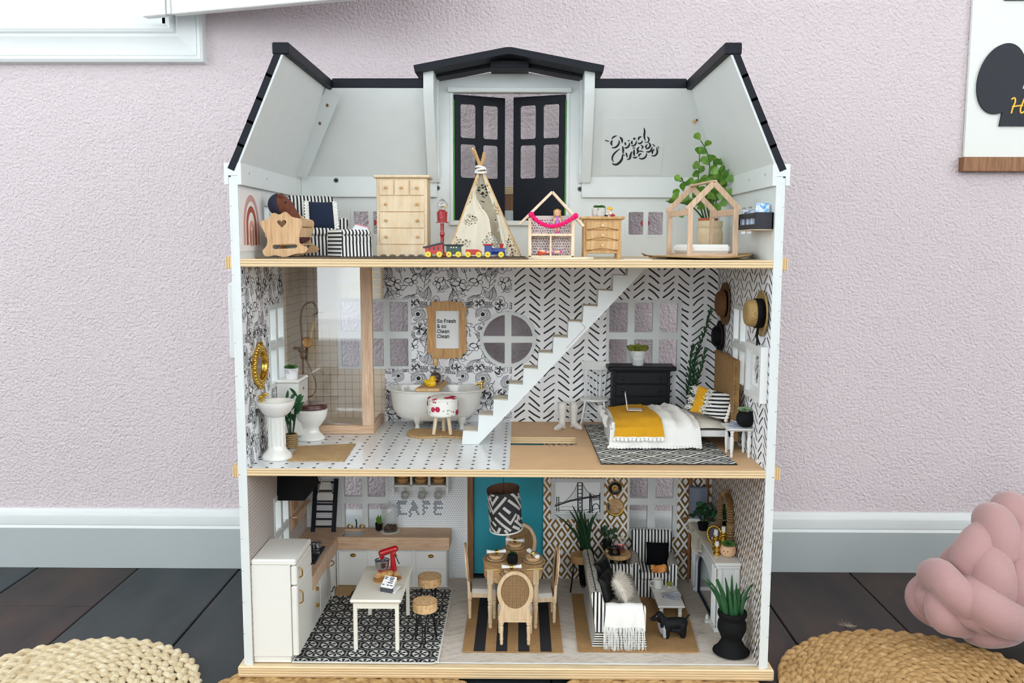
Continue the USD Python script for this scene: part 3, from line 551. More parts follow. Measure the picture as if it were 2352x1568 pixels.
for sx, u in ((-1, 560), (1, 1045)):
    x_ = cz(u, 0)[0]
    for v0, v1 in ((700, 790), (812, 945)): z0, z1 = cz(0, v1)[1], cz(0, v0)[1]; part(t, 'side_slat', bb(x_-.0012, x_+.0012, .0035, .058, z0, z1, .0003), 'cradle_wood')
part(t, 'cradle_floor', bb(cz(575, 0)[0], cz(1040, 0)[0], .0035, .058, .0135, .0155, .0003), 'cradle_wood'); part(t, 'bedding', mv(cushion(.036, .05, .012), (0, .031, .0215), rx=90), 'blanket_plum')
# plush toy in the cradle
mat('plush_brown', '6e3d2b', .95, var=.25, vs=300, bump=.6, bs=1500); mat('plush_navy', '2c3044', .95, var=.15, vs=400)
c = px(643, 470, .085); t = thing('plush_toy', 'brown plush toy with dark blue hood lying in the cradle', 'toy', (c[0], .085, c[2]))
part(t, 'body', blob([[(0, 0, 0, .0125), (.008, -.001, -.004, .010)], [(.008, 0, -.004, .009), (.016, .0, -.017, .0085), (.014, .0, -.0245, .006)], [(.013, -.006, -.01, .003), (.019, -.008, -.022, .0022)]], .0012), 'plush_brown', smooth=True)
hd = trimesh.creation.icosphere(subdivisions=3, radius=.0139); hd.vertices[hd.vertices[:, 0] > .0005, 0] = .0005; part(t, 'hood', mv(hd, (-.0005, .0, .0), ry=-12), 'plush_navy'); part(t, 'eye', ball((.010, -.0108, .0025), .0013, 1), 'black_gloss'); part(t, 'ear', ball((.004, -.009, .0105), (.003, .002, .003), 2), 'plush_brown')
# striped armchair with lace pillow, ottoman, magazine
ac = stand(728, .17, RZ); chair_a = thing('armchair', 'black and white striped armchair behind the cradle in the attic', 'armchair', ac, 27); armchair(chair_a, .07, .066, .079)
t = thing('throw_pillow', 'dark blue pillow with white lace edges on the attic armchair', 'pillow', tuple(px(738, 494, .146)), 24)
part(t, 'cover', mv(cushion(.033, .036, .009), rx=-14), 'navy_fabric', smooth=True)
for s in (-1, 1):
    n = 26; zz = np.linspace(-.018, .018, n); w_ = .0055+.0011*np.sin(np.arange(n)*2.3); x0 = s*.0155
    g = Polygon(np.r_[np.c_[np.full(n, x0), zz], np.c_[x0+s*w_, zz][::-1]]).buffer(0); dots = union_all([Point(x0+s*(.0012+.0019*(j % 2)), z).buffer(.0005, 4) for j, z in enumerate(np.linspace(-.0165, .0165, 22))])
    part(t, 'lace_edge', mv(ext(g.difference(dots), .001, 'xz', (0, -.002, 0)), rx=-14, rz=s*4), 'lace')
oc = stand(805, .085, RZ); t = thing('ottoman', 'black and white striped ottoman in front of the attic armchair', 'ottoman', oc, 38)
ow, od, oh = .042, .036, .0325
part(t, 'skirt', hull([(sx*ow/2*f, sy*od/2*f, z) for sx in (-1, 1) for sy in (-1, 1) for f, z in ((1, 0.0003), (.93, oh*.56))]), 'stripe_x'); part(t, 'band', bb(-ow*.475, ow*.475, -od*.475, od*.475, oh*.55, oh*.76, .0008), 'stripe_x')
part(t, 'cushion_top', mv(bb(-ow*.485, ow*.485, -od*.485, od*.485, oh*.75, oh, .003)), 'stripe_x')
part(t, 'side_panel', hull([(-ow/2*f-.0007*g, sy*od/2*f, z) for sy in (-1, 1) for f, z, g in ((1, .0003, 1), (.93, oh*.56, 1), (.97, oh*.9, 1), (.9, oh*.985, .2), (1, .0003, 0), (.93, oh*.56, 0))]), 'stripe_z')
mat('magazine_pink', 'd98a94', .4); mat('magazine_white', 'e6e9ee', .4)
c = px(826, 521, .13); t = thing('magazine', 'small pink and white magazine on the right arm of the attic armchair', 'magazine', (c[0], .13, c[2]-.004), -18)
part(t, 'page', mv(bb(-.0095, .0095, -.006, .006, 0, .0008, .0001), rx=48, ry=14), 'magazine_white'); part(t, 'cover', mv(bb(-.0095, .0098, -.0002, .006, -.001, -.0001, .0001), (.0005, .001, .002), rx=48, ry=14), 'magazine_pink')
# tall pine chest of drawers
DY = .125; k = mpp(DY); o = px(924, 588, DY); t = thing('chest_of_drawers', 'tall pale pine chest of drawers in the attic', 'chest of drawers', (o[0], DY, RZ))
wd, hd_ = 115*k, px(924, 402, DY)[2]-RZ
sk = part(t, 'base_skirt', ext(sbox(-wd/2, .0, wd/2, hd_*.135).difference(union_all([affinity.scale(Point(x, 0).buffer(1, 8), .0042, .0024) for x in np.linspace(-wd*.37, wd*.37, 5)])), .004, 'xz', (0, -.0012, 0)), 'pine')
chest(t, wd, hd_, .042, [(1, 3, (.5,)), (1, 1, (.16, .84)), (1, 1, (.16, .84)), (1, 1, (.16, .84))], 'pine', 'knob_wood', (.0035, .004), .001, .0019, hd_*.135)
# gumball machine
mat('machine_red', '9d1c25', .25, coat=.5); GY = .1; k = mpp(GY); o = px(1016, 586, GY); t = thing('gumball_machine', 'tiny red gumball machine with a clear globe on a post', 'gumball machine', (o[0], GY, RZ)); z_ = lambda py: px(1016, py, GY)[2]-RZ
part(t, 'post', [lathe(smoothprof([(.008, 0), (.0082, .002), (.005, .004), (.0024, .007), (.0022, z_(545)), (.003, z_(538)), (.0022, z_(530)), (.0023, z_(513))], 40), 20)], 'machine_red')
part(t, 'machine_body', [lathe([(0, z_(512)), (.0078, z_(512)), (.0078, z_(510)), (.006, z_(509)), (.0065, z_(490)), (.0066, z_(486)), (.0045, z_(485)), (.004, z_(482)), (0, z_(482))], 20), bb(-.0022, .0022, -.0078, -.005, z_(505), z_(496), .0004)], 'machine_red')
pane('clear_glass', (.97, .98, .98)); part(t, 'glass_globe', ball((0, 0, z_(473)), .0074, 3), 'clear_glass', smooth=True)
for i, c_ in enumerate(('d9d4cb', 'c74a3c', 'd7b24a', 'e6e3dc', '9aa7b5')): mat(f'gumball_{i}', c_, .3)
for i in range(16): a = i*2.4; part(t, 'gumball', ball((.0045*math.cos(a)*(i % 3)/2, .0045*math.sin(a)*(i % 3)/2, z_(482)+.0012+.0022*(i//5)), .0014, 1), f'gumball_{(0, 3, 0, 1, 3, 2, 0, 4)[i % 8]}')
part(t, 'lid', lathe([(.0035, z_(461)), (.0028, z_(459)), (.001, z_(457)), (0, z_(456))], 16), 'steel')
# lace teepee
N_ = {'p': ('principled_bsdf', dict(base_color=lin('ece4d0'), roughness=.9)), 't': ('transparent_bsdf', {}), 'tr': ('translucent_bsdf', dict(color=lin('ece4d0'))), 'o': ('texture_coordinate', {}), 'v': ('voronoi_texture', dict(scale=260, feature='distance_to_edge')), 'n': ('noise_texture', dict(scale=42, detail=1)), 'a': ('math', dict(math_type='greater_than', value2=.56)), 'b': ('math', dict(math_type='greater_than', value2=.12)), 'c': ('math', dict(math_type='multiply')), 'i': ('math', dict(math_type='subtract', value1=1.0)), 'm0': ('mix_closure', dict(fac=.3)), 'm': ('mix_closure', {})}
usdkit.material(stage, '/World/Looks/teepee_lace', N_, [('o.object', 'v.vector'), ('o.object', 'n.vector'), ('n.fac', 'a.value1'), ('v.distance', 'b.value1'), ('a.value', 'c.value1'), ('b.value', 'c.value2'), ('c.value', 'i.value2'), ('i.value', 'm.fac'), ('p.BSDF', 'm0.closure1'), ('tr.BSDF', 'm0.closure2'), ('t.BSDF', 'm.closure1'), ('m0.closure', 'm.closure2')], surface='m.closure')
TY = .115; k = mpp(TY); o = px(1112, 586, TY); t = thing('teepee', 'small play teepee of cream lace over wooden poles', 'tent', (o[0], TY, RZ))
ap = np.array([px(1104, 384, TY)[0]-o[0], 0, px(1104, 384, TY)[2]-RZ]); x0, x1 = px(1034, 586, TY)[0]-o[0], px(1194, 586, TY)[0]-o[0]
ft = [np.array([x0, -.03, .001]), np.array([x1, -.03, .001]), np.array([x1-.008, .034, .001]), np.array([x0+.008, .034, .001])]
for i, f in enumerate(ft): d = ap-f; part(t, 'pole', cyl(f, f+d*(1.13+.03*((i*3) % 4)), .0021, .0019, 12), 'oak')
def drape(A, B, u0, u1, ff, sag=.004, seed=0, n=20, m=16, flare=.0, top=.0):
    P = []
    for i in range(n):
        u = u0+(u1-u0)*i/(n-1); row = []
        for j in range(m):
            v = top+(1-top)*j/(m-1); b = A+(B-A)*u; p = ap+(b-ap)*v; nrm = np.cross(B-A, ap-A); nrm /= np.linalg.norm(nrm)
            row.append(p+nrm*(sag*math.sin(PI*u*5+seed)*v*.35+flare*v*(abs(u-.5)*2)**2+.0022)); 
        P.append(row)
    return grid(P)
part(t, 'lace_cover', [drape(ft[0], ft[3], 0, 1, 0, seed=1), drape(ft[3], ft[2], 0, 1, 0, seed=2), drape(ft[1], ft[2], 0, 1, 0, seed=4)], 'teepee_lace', smooth=True)
fl = []
P = [];   # front flaps, gathered to both sides
for i in range(16):
    u = i/15; row = []
    for j in range(18):
        v = j/17; edge = .2+.46*min(1, max(0, (v-.3)/.25)); b = ft[0]+(ft[1]-ft[0])*(u*edge); p = ap+(b-ap)*v; row.append(p+[0, -.002-.0028*math.sin(u*15)*v, 0])
    P.append(row)
part(t, 'lace_flap', grid(P), 'teepee_lace', smooth=True); P = []
for i in range(10):
    u = i/9; row = []
    for j in range(18):
        v = j/17; b = ft[1]+(ft[0]-ft[1])*(u*(.17+.03*math.sin(v*9))); p = ap+(b-ap)*v; row.append(p+[0, -.002-.002*math.sin(u*10)*v, 0])
    P.append(row)
part(t, 'lace_flap', grid(P), 'teepee_lace', smooth=True)
part(t, 'cloth_tie', [tube(ap+np.c_[(.0062-.0004*i)*np.cos(np.linspace(0, 2*PI, 20, endpoint=False)), (.0062-.0004*i)*np.sin(np.linspace(0, 2*PI, 20, endpoint=False)), np.full(20, -.006+.0027*i)+.0012*np.sin(np.linspace(0, 2*PI, 20, endpoint=False)+i*2)], .0015, 7, closed=True) for i in range(3)], 'white_cloth', smooth=True)
mat('dash_print', '3a3a3e', .8); dsh = []
for i, (a_, b_) in enumerate([(.3, .45), (.38, .5), (.45, .44), (.52, .52), (.58, .46), (.33, .56), (.63, .54)]): q = ap+(ft[3]+(ft[2]-ft[3])*b_-ap)*a_; dsh.append(mv(bb(-.0025, .0025, -.0002, 0, -.0005, .0005, .0001), q+[0, -.003, 0], ry=18))
part(t, 'printed_dash', dsh, 'dash_print', kind='stuff')
# toy train
for n_, c_ in (('train_red', 'b3231f'), ('train_green', '1f4034'), ('train_blue', '1f3c82'), ('train_yellow', 'e3c52a'), ('train_black', '23262c')): mat(n_, c_, .35, coat=.3)
TRY = .03; k = mpp(TRY)
def wheels(t, xs, r=.0033, dy=.0065):
    for x_ in xs:
        for s in (-1, 1): w_ = part(t, 'wheel', cyl((x_, s*dy, r), (x_, s*(dy+.0016), r), r, n=22), 'train_yellow'); part(w_, 'axle_pin', cyl((x_, s*dy, r), (x_, s*(dy+.0021), r), .0006, n=8), 'train_black')
def tx(px_, o): return (px_-o)*k
t = thing('toy_caboose', 'red toy train wagon with a sloping black roof', 'toy train', stand(998, TRY, RZ+.0005), 0); part(t, 'wagon_body', ext(Polygon([(-.0095, .0035), (.0095, .0035), (.0085, .0145), (-.0105, .0105)]), .011, 'xz', (0, -.0055, 0)), 'train_red'); part(t, 'roof', mv(bb(-.0125, .0118, -.0068, .0068, -.001, .001, .0004), (-.0005, 0, .0138), ry=-13), 'train_black')
for x_ in (-.005, 0, .005): part(t, 'window_print', bb(x_-.0009, x_+.0009, -.0058, -.0053, .0085, .0115, .0001), 'train_black')
wheels(t, (-.0065, .0062))
t = thing('toy_wagon', 'green toy train wagon with a flat black roof', 'toy train', stand(1043, TRY+.004, RZ+.0005)); part(t, 'wagon_body', bb(-.0085, .0085, -.0055, .0055, .0033, .013, .0003), 'train_green'); part(t, 'roof', bb(-.0112, .0112, -.0068, .0068, .0128, .0148, .0006), 'train_black'); wheels(t, (-.0055, .0055))
for x_ in (-.003, .0, .003): part(t, 'window_print', bb(x_-.0007, x_+.0007, -.0057, -.0053, .0105, .012, .0001), 'print_paper')
t = thing('toy_tender', 'low red toy train wagon behind the blue engine', 'toy train', stand(1088, TRY, RZ+.0005)); part(t, 'wagon_body', ext(Polygon([(-.009, .0025), (.009, .0025), (.009, .0065), (.005, .009), (-.009, .009)]), .01, 'xz', (0, -.005, 0)), 'train_red'); wheels(t, (-.0062, .006), .0032, .006)
t = thing('toy_locomotive', 'blue toy steam engine with a red roof and red chimney', 'toy train', stand(1135, TRY+.002, RZ+.0005)); part(t, 'frame', bb(-.011, .0128, -.005, .005, .0022, .0042, .0003), 'train_blue'); part(t, 'cab', bb(-.011, -.0025, -.0055, .0055, .004, .0138, .0004), 'train_blue'); part(t, 'boiler', cyl((-.003, 0, .0072), (.0125, 0, .0072), .0034, n=22), 'train_blue'); part(t, 'cab_roof', bb(-.0128, -.001, -.0065, .0065, .0136, .0154, .0005), 'train_red'); part(t, 'chimney', lathe([(.0018, .0095), (.0017, .0115), (.0027, .0155), (0, .0155)], 16, (.0085, 0, 0)), 'train_red'); wheels(t, (-.0072, .0082))
for a_, b_, w_ in ((1063, 1071, 'between the green wagon and the tender'), (1106, 1111, 'behind the blue engine'), (1018, 1026, 'behind the red caboose')):
    p, q = stand(a_-1, TRY+.001, RZ+.0035), stand(b_+1, TRY+.001, RZ+.0035); solo('train_coupling', tube(spline([p, (p+q)/2+[0, 0, -.001], q], 8)-p, .0004, 6), 'steel', f'tiny wire coupling {w_} of the toy train', 'hook', 'train couplings', loc=tuple(p))
# toy dollhouse frame with spotted backing
HY = .06; k = mpp(HY); o = px(1267, 584, HY)
mat('rug_cream', 'e3d9c4', .95, bump=.8, bs=500, var=.1, vs=100); rc = stand(1286, .062, ZA)
solo('round_mat', lathe(smoothprof([(.0, .0), (.0405, 0), (.0415, .001), (.0405, .0022), (.037, .0018), (0, .0018)], 24), 40, sx=1, sy=.62), 'rug_cream', 'cream round mat under the toy house frame', 'mat', loc=(rc[0], .062, ZA+.0001))
FZ = ZA+.0021; t = thing('toy_house', 'little open wooden house frame with spotted backing and shelves', 'toy house', (o[0], HY, FZ)); zz = lambda py: px(1267, py, HY)[2]-FZ; xx = lambda p_: px(p_, 540, HY)[0]-o[0]
mat('spot_paper', 'ddd2d4', .7)
for a_ in (1217, 1316): part(t, 'post', bb(xx(a_)-.0019, xx(a_)+.0019, 0, .02, 0, zz(500), .0004), 'pale_wood')
part(t, 'shelf', bb(xx(1219), xx(1314), .0005, .018, zz(542), zz(536), .0003), 'pale_wood'); part(t, 'divider', bb(xx(1263), xx(1267), .0008, .017, .001, zz(541), .0003), 'pale_wood'); part(t, 'floor_board', bb(xx(1213), xx(1320), 0, .02, 0, .0018, .0003), 'pale_wood')
part(t, 'backing', bb(xx(1219), xx(1314), .019, .0198, .0015, zz(494), .0001), 'spot_paper')
rg = np.random.RandomState(5); sp_ = [];
for i in range(16):
    for j in range(14):
        x_, z_0 = xx(1221)+(i+.5+(j % 2)*.5-.25)*(xx(1313)-xx(1221))/16.5+rg.normal()*.0003, .003+j*(zz(497)-.004)/14+rg.normal()*.0003; sp_.append(affinity.translate(affinity.scale(Point(0, 0).buffer(1, 5), .00055+.0003*rg.rand(), .0005+.0002*rg.rand()), x_, z_0))
part(t, 'printed_spots', flat(sp_, 'xz', (0, .0188, 0)), 'ink', kind='stuff')
apx = (xx(1268), zz(440))
for e in ((xx(1193), zz(515)), (xx(1341), zz(519))): part(t, 'roof_bar', obb((apx[0], .009, apx[1]), (e[0], .009, e[1]), .012, .0032, .0004), 'pale_wood')
mat('hot_pink', 'f0126e', .9, bump=.8, bs=900)
gp = spline([(xx(1220), zz(493)), (xx(1232), zz(506)), (xx(1255), zz(518)), (xx(1275), zz(519)), (xx(1300), zz(510)), (xx(1321), zz(496))], 15)
t2 = thing('pompom_garland', 'bright pink pompom garland hung across the toy house', 'garland', (o[0], HY, FZ)); part(t2, 'string', tube(np.c_[gp[:, 0], np.full(15, -.0045), gp[:, 1]], .0004, 6), 'hot_pink')
for i, (x_, z_0) in enumerate(gp):
    m = ball((0, 0, 0), .0034 if i % 14 == 0 else .0027, 2); m.vertices *= (1+.16*(rg.rand(len(m.vertices))-.5))[:, None]; part(t2, 'pompom', mv(m, (x_, -.0045, z_0)), 'hot_pink')
# two little dolls
mat('doll_skin', 'e0b292', .5); mat('hair_blond', 'b98d4e', .6); mat('hair_red', 'b8432a', .6); mat('dress_lilac', 'a86fc0', .6); mat('boot_pink', 'c4448f', .5)
def doll(name, label, loc, hair, lie=False, rz=0):
    t = thing(name, label, 'doll', loc, rz); R = dict(rx=-90) if lie else {}
    b = blob([[(0, 0, .0245, .0034), (0, -.0004, .0222, .0026)], [(0, 0, .02, .0011), (0, 0, .0215, .0012)], [(-.0018, 0, .0178, .0014), (.0018, 0, .0178, .0014), (0, 0, .013, .0018)]]+[[(s*.0026, 0, .018, .0009), (s*.0042, -.0006, .0145, .0008), (s*.0048, -.0015, .0118, .0008)] for s in (-1, 1)]+[[(s*.0011, 0, .0125, .0014), (s*.0014, 0, .006, .0011), (s*.0016, 0, .0012, .001), (s*.0016, -.0016, .0009, .0009)] for s in (-1, 1)], .0007, 4)
    part(t, 'body', mv(b, **R), 'doll_skin', smooth=True); m = ball((0, .0007, .0254), (.0038, .0036, .0036), 2); m2 = m.copy(); part(t, 'hair', mv(blob([[(-.0022, .0012, .0258, .0026), (.0022, .0012, .0258, .0026)], [(0, .0012, .0262, .0031)], [(-.003, .0012, .0245, .0015), (-.0034, .001, .0195, .0012)], [(.003, .0012, .0245, .0015), (.0034, .001, .0195, .0012)]], .0006, 4), **R), hair, smooth=True)
    part(t, 'dress', mv(lathe(smoothprof([(.0026, .009), (.0036, .0095), (.0024, .0142), (.0024, .0168), (.0026, .0186), (.0012, .0198)], 20), 18, sy=.8), **R), 'dress_lilac', smooth=True)
    for s in (-1, 1): part(t, 'boot', mv(bb(s*.0016-.0012, s*.0016+.0012, -.0028, .0012, 0, .0026, .0005), **R), 'boot_pink'); part(t, 'eye', mv(ball((s*.0012, -.0033, .0246), .00045, 1), **R), 'black_gloss')
    part(t, 'mouth', mv(ball((0, -.0031, .0231), (.0007, .0002, .0002), 1), **R), 'boot_pink'); part(t, 'nose', mv(ball((0, -.0035, .0239), .0003, 1), **R), 'doll_skin')
doll('doll', 'little blond doll in lilac standing on the upper shelf of the toy house', (px(1280, 540, HY+.006)[0], HY+.009, FZ+zz(536)+.0003), 'hair_blond'); doll('doll', 'little red-haired doll lying on the floor of the toy house', (px(1290, 578, HY)[0], HY+.0075, FZ+.0056), 'hair_red', True, 100)
# small oak chest, pot, figurine
DY = .1; k = mpp(DY); o = px(1383, 588, DY); t = thing('bedside_chest', 'small oak chest with three curved drawers beside the toy house', 'chest of drawers', (o[0], DY, ZA)); w_, h_ = 86*k, px(1383, 497, DY)[2]-ZA
for sx in (-1, 1):
    for y_ in (.002, .027): part(t, 'leg', bb(sx*(w_/2-.0025)-.0025, sx*(w_/2-.0025)+.0025, y_-.002, y_+.003, 0, .0075, .0003), 'oak')
chest(t, w_, h_, .03, [(.9, 1, (.5,)), (1, 1, (.5,)), (1, 1, (.5,))], 'oak', 'pale_wood', (.004, .004), .006, .0017)
for z_0 in (.2, .46, .7): part(t, 'drawer_carving', tube([(x_, -.0006, h_*z_0-.002+.0038*math.cos(x_/w_*PI*1.1)) for x_ in np.linspace(-w_*.4, w_*.4, 14)], .0004, 5), 'brown_wood')
c = px(1375, 497, .112); t = thing('succulent_pot', 'round speckled concrete pot with a green succulent on the oak chest', 'plant', (c[0], .112, ZA+h_)); R_ = 16*k; H_ = 20*k
part(t, 'pot', lathe([(R_*.85, 0), (R_, H_*.2), (R_, H_), (R_*.85, H_), (R_*.82, H_*.85), (0, H_*.85)], 28), 'concrete'); succulent(t, (0, 0, H_*.85), R_*1.1, 'leaf_green', 22, .75, 1)
mat('cap_yellow', 'e0b02a', .5); mat('fig_white', 'e6d8cc', .6); c = px(1400, 497, .108); t = thing('toy_figurine', 'tiny seated toy figure with a yellow cap and red trousers on the oak chest', 'figurine', (c[0], .108, ZA+h_), -10)
part(t, 'body', blob([[(0, 0, .0075, .0026), (-.001, -.001, .0072, .0022)], [(.001, 0, .0038, .0026), (.0015, 0, .0018, .0016)], [(-.001, -.002, .004, .001), (-.0038, -.003, .002, .0009)]], .0008, 4), 'fig_white', smooth=True); part(t, 'trousers', blob([[(.003, 0, .002, .002), (.0055, -.0005, .0015, .0015)], [(.003, 0, .002, .002), (.0025, -.004, .0013, .0012)]], .0008, 4), 'train_red', smooth=True); part(t, 'cap', mv(lathe(smoothprof([(.0034, 0), (.0038, .0006), (.0033, .002), (.0012, .003), (0, .0031)], 14), 18), (.0, -.0002, .0088), ry=18, rx=8), 'cap_yellow'); part(t, 'shoe', ball((-.004, -.0032, .0012), (.0022, .0016, .0012), 2), 'black_gloss')
# good vibes sheet on the back roof slope
pl = lambda x_, y_: None
def onslope(px_, py_):
    d = _f+_r2*(px_-1176)/FPX+_u2*(784-py_)/FPX; n = np.array([0, .1262, .0555]); n /= np.linalg.norm(n); p0 = np.array([0, HD, zl]); return CAM+d*(((p0-CAM)@n)/(d@n))
nS = -np.array([0, .1262, .0555])/np.linalg.norm([.1262, .0555]); uS = np.array([0, -.0555, .1262])/np.linalg.norm([.1262, .0555]); oS = onslope(1455, 336)
def to_uv(px_, py_): d = onslope(px_, py_)-oS; return d[0], d@uS
def place_uv(m, dz): v = np.array(m.vertices); return trimesh.Trimesh(oS+np.outer(v[:, 0], [1, 0, 0])+np.outer(v[:, 1], uS)+np.outer(v[:, 2]+dz, nS), m.faces, process=False)
t = thing('lettering_sheet', 'white sheet lettered good vibes in black brush script on the sloping attic wall', 'poster')
part(t, 'sheet', place_uv(trimesh.creation.extrude_polygon(Polygon([to_uv(*p) for p in ((1385, 272), (1526, 270), (1519, 402), (1378, 402))]), .0004, engine='earcut'), .0001), 'sheet_white')
def brush(pts, w, n=24):
    c = spline([to_uv(1370+u/10.453, 260+v/10.453) for u, v in pts], n); s = np.linspace(0, 1, n); r = w/10.453*mpp(.25)*.5*np.clip(np.sin(PI*(s*.9+.06))**.7, .12, 1)
    tg = np.gradient(c, axis=0); tg /= np.linalg.norm(tg, axis=1, keepdims=True); nn = np.stack([-tg[:, 1], tg[:, 0]], 1)*r[:, None]
    return Polygon(np.vstack([c+nn, (c-nn)[::-1]])).buffer(0)
GV = [([(195, 640), (245, 658), (310, 672)], 24), ([(362, 620), (405, 570), (490, 535)], 40), ([(385, 645), (355, 705), (378, 775)], 50), ([(365, 818), (430, 822), (510, 770), (545, 690), (540, 640)], 48), ([(555, 565), (600, 610), (615, 715)], 50), ([(625, 785), (640, 870), (632, 975)], 48), ([(560, 850), (470, 920), (385, 1040), (380, 1110), (415, 1172)], 44), ([(375, 1200), (455, 1230), (560, 1170), (620, 1060), (620, 985)], 60), ([(620, 1000), (680, 1000)], 32),
      ([(680, 690), (690, 720), (700, 770)], 42), ([(670, 820), (720, 825), (780, 770), (790, 700)], 46), ([(745, 655), (800, 658)], 26), ([(860, 655), (845, 700), (865, 745)], 44), ([(830, 770), (890, 775), (950, 710), (955, 650)], 40), ([(875, 600), (925, 630)], 32), ([(890, 580), (950, 620)], 22),
      ([(1080, 560), (1025, 580), (1005, 650)], 46), ([(985, 710), (1050, 720), (1110, 650)], 42), ([(1135, 345), (1155, 420), (1145, 540), (1175, 660)], 46), ([(1215, 560), (1255, 610), (1240, 680), (1200, 700)], 38), ([(1150, 690), (1220, 700)], 18), ([(1245, 700), (1290, 760), (1260, 820), (1190, 860)], 46), ([(1220, 740), (1185, 800), (1215, 850)], 42),
      ([(705, 940), (725, 1000), (735, 1060)], 38), ([(850, 915), (815, 1010), (790, 1090), (730, 1105)], 52), ([(905, 860), (900, 950), (915, 1030)], 48), ([(870, 1040), (930, 1065), (985, 1030)], 38), ([(860, 825), (935, 830)], 26), ([(1030, 800), (985, 860), (990, 940), (950, 960)], 48), ([(1065, 760), (1110, 810), (1075, 860)], 38), ([(985, 920), (1060, 905), (1130, 925)], 30), ([(1080, 965), (1020, 1000), (1020, 1040)], 42), ([(1015, 1070), (1090, 1090), (1180, 1040), (1200, 950)], 46),
      ([(1190, 915), (1270, 920), (1320, 860), (1335, 800)], 46), ([(1340, 735), (1410, 795)], 26), ([(1390, 860), (1340, 920), (1350, 975)], 46), ([(1315, 1005), (1380, 1020), (1455, 950), (1455, 880), (1440, 810)], 46), ([(1450, 800), (1490, 815), (1475, 860)], 18)]
part(t, 'lettering', place_uv(flat([brush(*g) for g in GV], 'xy'), .0007), 'ink')
# wooden bee
mat('bee_tan', 'c9985a', .6); c = onslope(1596, 277)+nS*.0012; t = thing('wooden_bee', 'tiny tan wooden bee stuck on the sloping attic wall', 'ornament', tuple(c))
part(t, 'body', ball((0, 0, 0), (.0028, .0012, .0018), 2), 'bee_tan'); part(t, 'head', ball((.0024, -.0003, .0012), (.0013, .0011, .0013), 2), 'black_gloss'); part(t, 'wing', ball((-.0006, -.0008, -.0022), (.0011, .0004, .0018), 1), 'bee_tan'); part(t, 'wing', ball((-.0024, -.0008, -.0014), (.0016, .0004, .001), 1), 'bee_tan')
# card on the floor
c = stand(1463, .03, ZA); solo('paper_card', mv(bb(-.0155, .0155, -.011, .011, 0, .0005, .0001), rz=3), 'paper', 'white card lying on the attic floor in front of the heart window', 'card', loc=tuple(c))
# woven mat under the bed
MY = .085; c = stand(1610, MY, ZA); n = 44; P = []
for i in range(9):
    r = i/8; row = []
    for j in range(n):
        a = j/n*2*PI; z = .0022+.0026*max(0, r-.55)/.45*(1+math.sin(a*2+.4))*.5+.0042*max(0, r-.8)/.2*max(0, math.cos(a+.4))**2; row.append([.061*r*math.cos(a)*(1+.03*math.sin(5*a)), .066*r*math.sin(a), z])
    P.append(row)
g = grid(P, closed_v=True); g2 = g.copy(); g2.vertices[:, 2] -= .0016; mt = solo('woven_mat', [g, g2]+[tube(np.array(P[-1])-[0, 0, .0008], .0011, 6, closed=True)], 'straw', 'round woven straw mat with curling edge under the house-frame bed', 'mat', loc=(c[0], MY, ZA))
c2 = stand(1487, .075, ZA); solo('dried_grass', [tube(spline([(-.007+.001*i, 0, .0068-.001*i), (.0, .001*i, .004), (.014, .002*i, .0018)], 10), .0007, 6) for i in range(4)], 'straw_brown', 'frayed tuft of dried grass at the left edge of the woven mat', 'straw', loc=tuple(c2))
# house-frame bed
BY = .05; k = mpp(BY); BZ = ZA+.0034; o = px(1636, 582, BY); t = thing('house_bed', 'small bed inside an open house-shaped frame of pale sticks', 'bed', (o[0]+.0, BY, BZ), 6); W2 = 53*k; zf = lambda py: px(1636, py, BY)[2]-BZ; L_ = .088; ze, zp = zf(478), zf(420)
for s in (-1, 1):
    for y_ in (0, L_): part(t, 'post', bb(s*W2-.0029, s*W2+.0029, y_-.0015, y_+.0015, 0, ze, .0003), 'balsa')
    part(t, 'side_rail', bb(s*W2-.0012, s*W2+.0012, .001, L_, ze-.008, ze-.0005, .0003), 'balsa'); part(t, 'bottom_rail', bb(s*(W2-.0015)-.0012, s*(W2-.0015)+.0012, 0, L_, 0, .0032, .0003), 'balsa')
for y_ in (0, L_):
    part(t, 'bottom_rail', bb(-W2, W2, y_-.0018, y_+.0012, 0, .0035, .0003), 'balsa_x')
    for s in (-1, 1): part(t, 'rafter', obb((0, y_-.0005*s, zp), (s*(W2+.004), y_-.0005*s, ze-.002), .0026, .0066, .0003, up=(s*.7, 0, .7)), 'balsa')
part(t, 'ridge_bar', obb((0, -.002, zp+.0022), (0, L_+.002, zp+.0022), .0064, .0022, .0003), 'balsa')
part(t, 'slat_base', bb(-W2+.003, W2-.003, .002, L_-.002, .001, .0032, .0003), 'balsa_x')
t2 = thing('mattress', 'white mattress in the house-frame bed', 'mattress', (o[0], BY, BZ+.0034), 6); part(t2, 'cover', bb(-W2+.0035, W2-.0035, .003, L_-.003, 0, .0108, .0035), 'white_cloth')
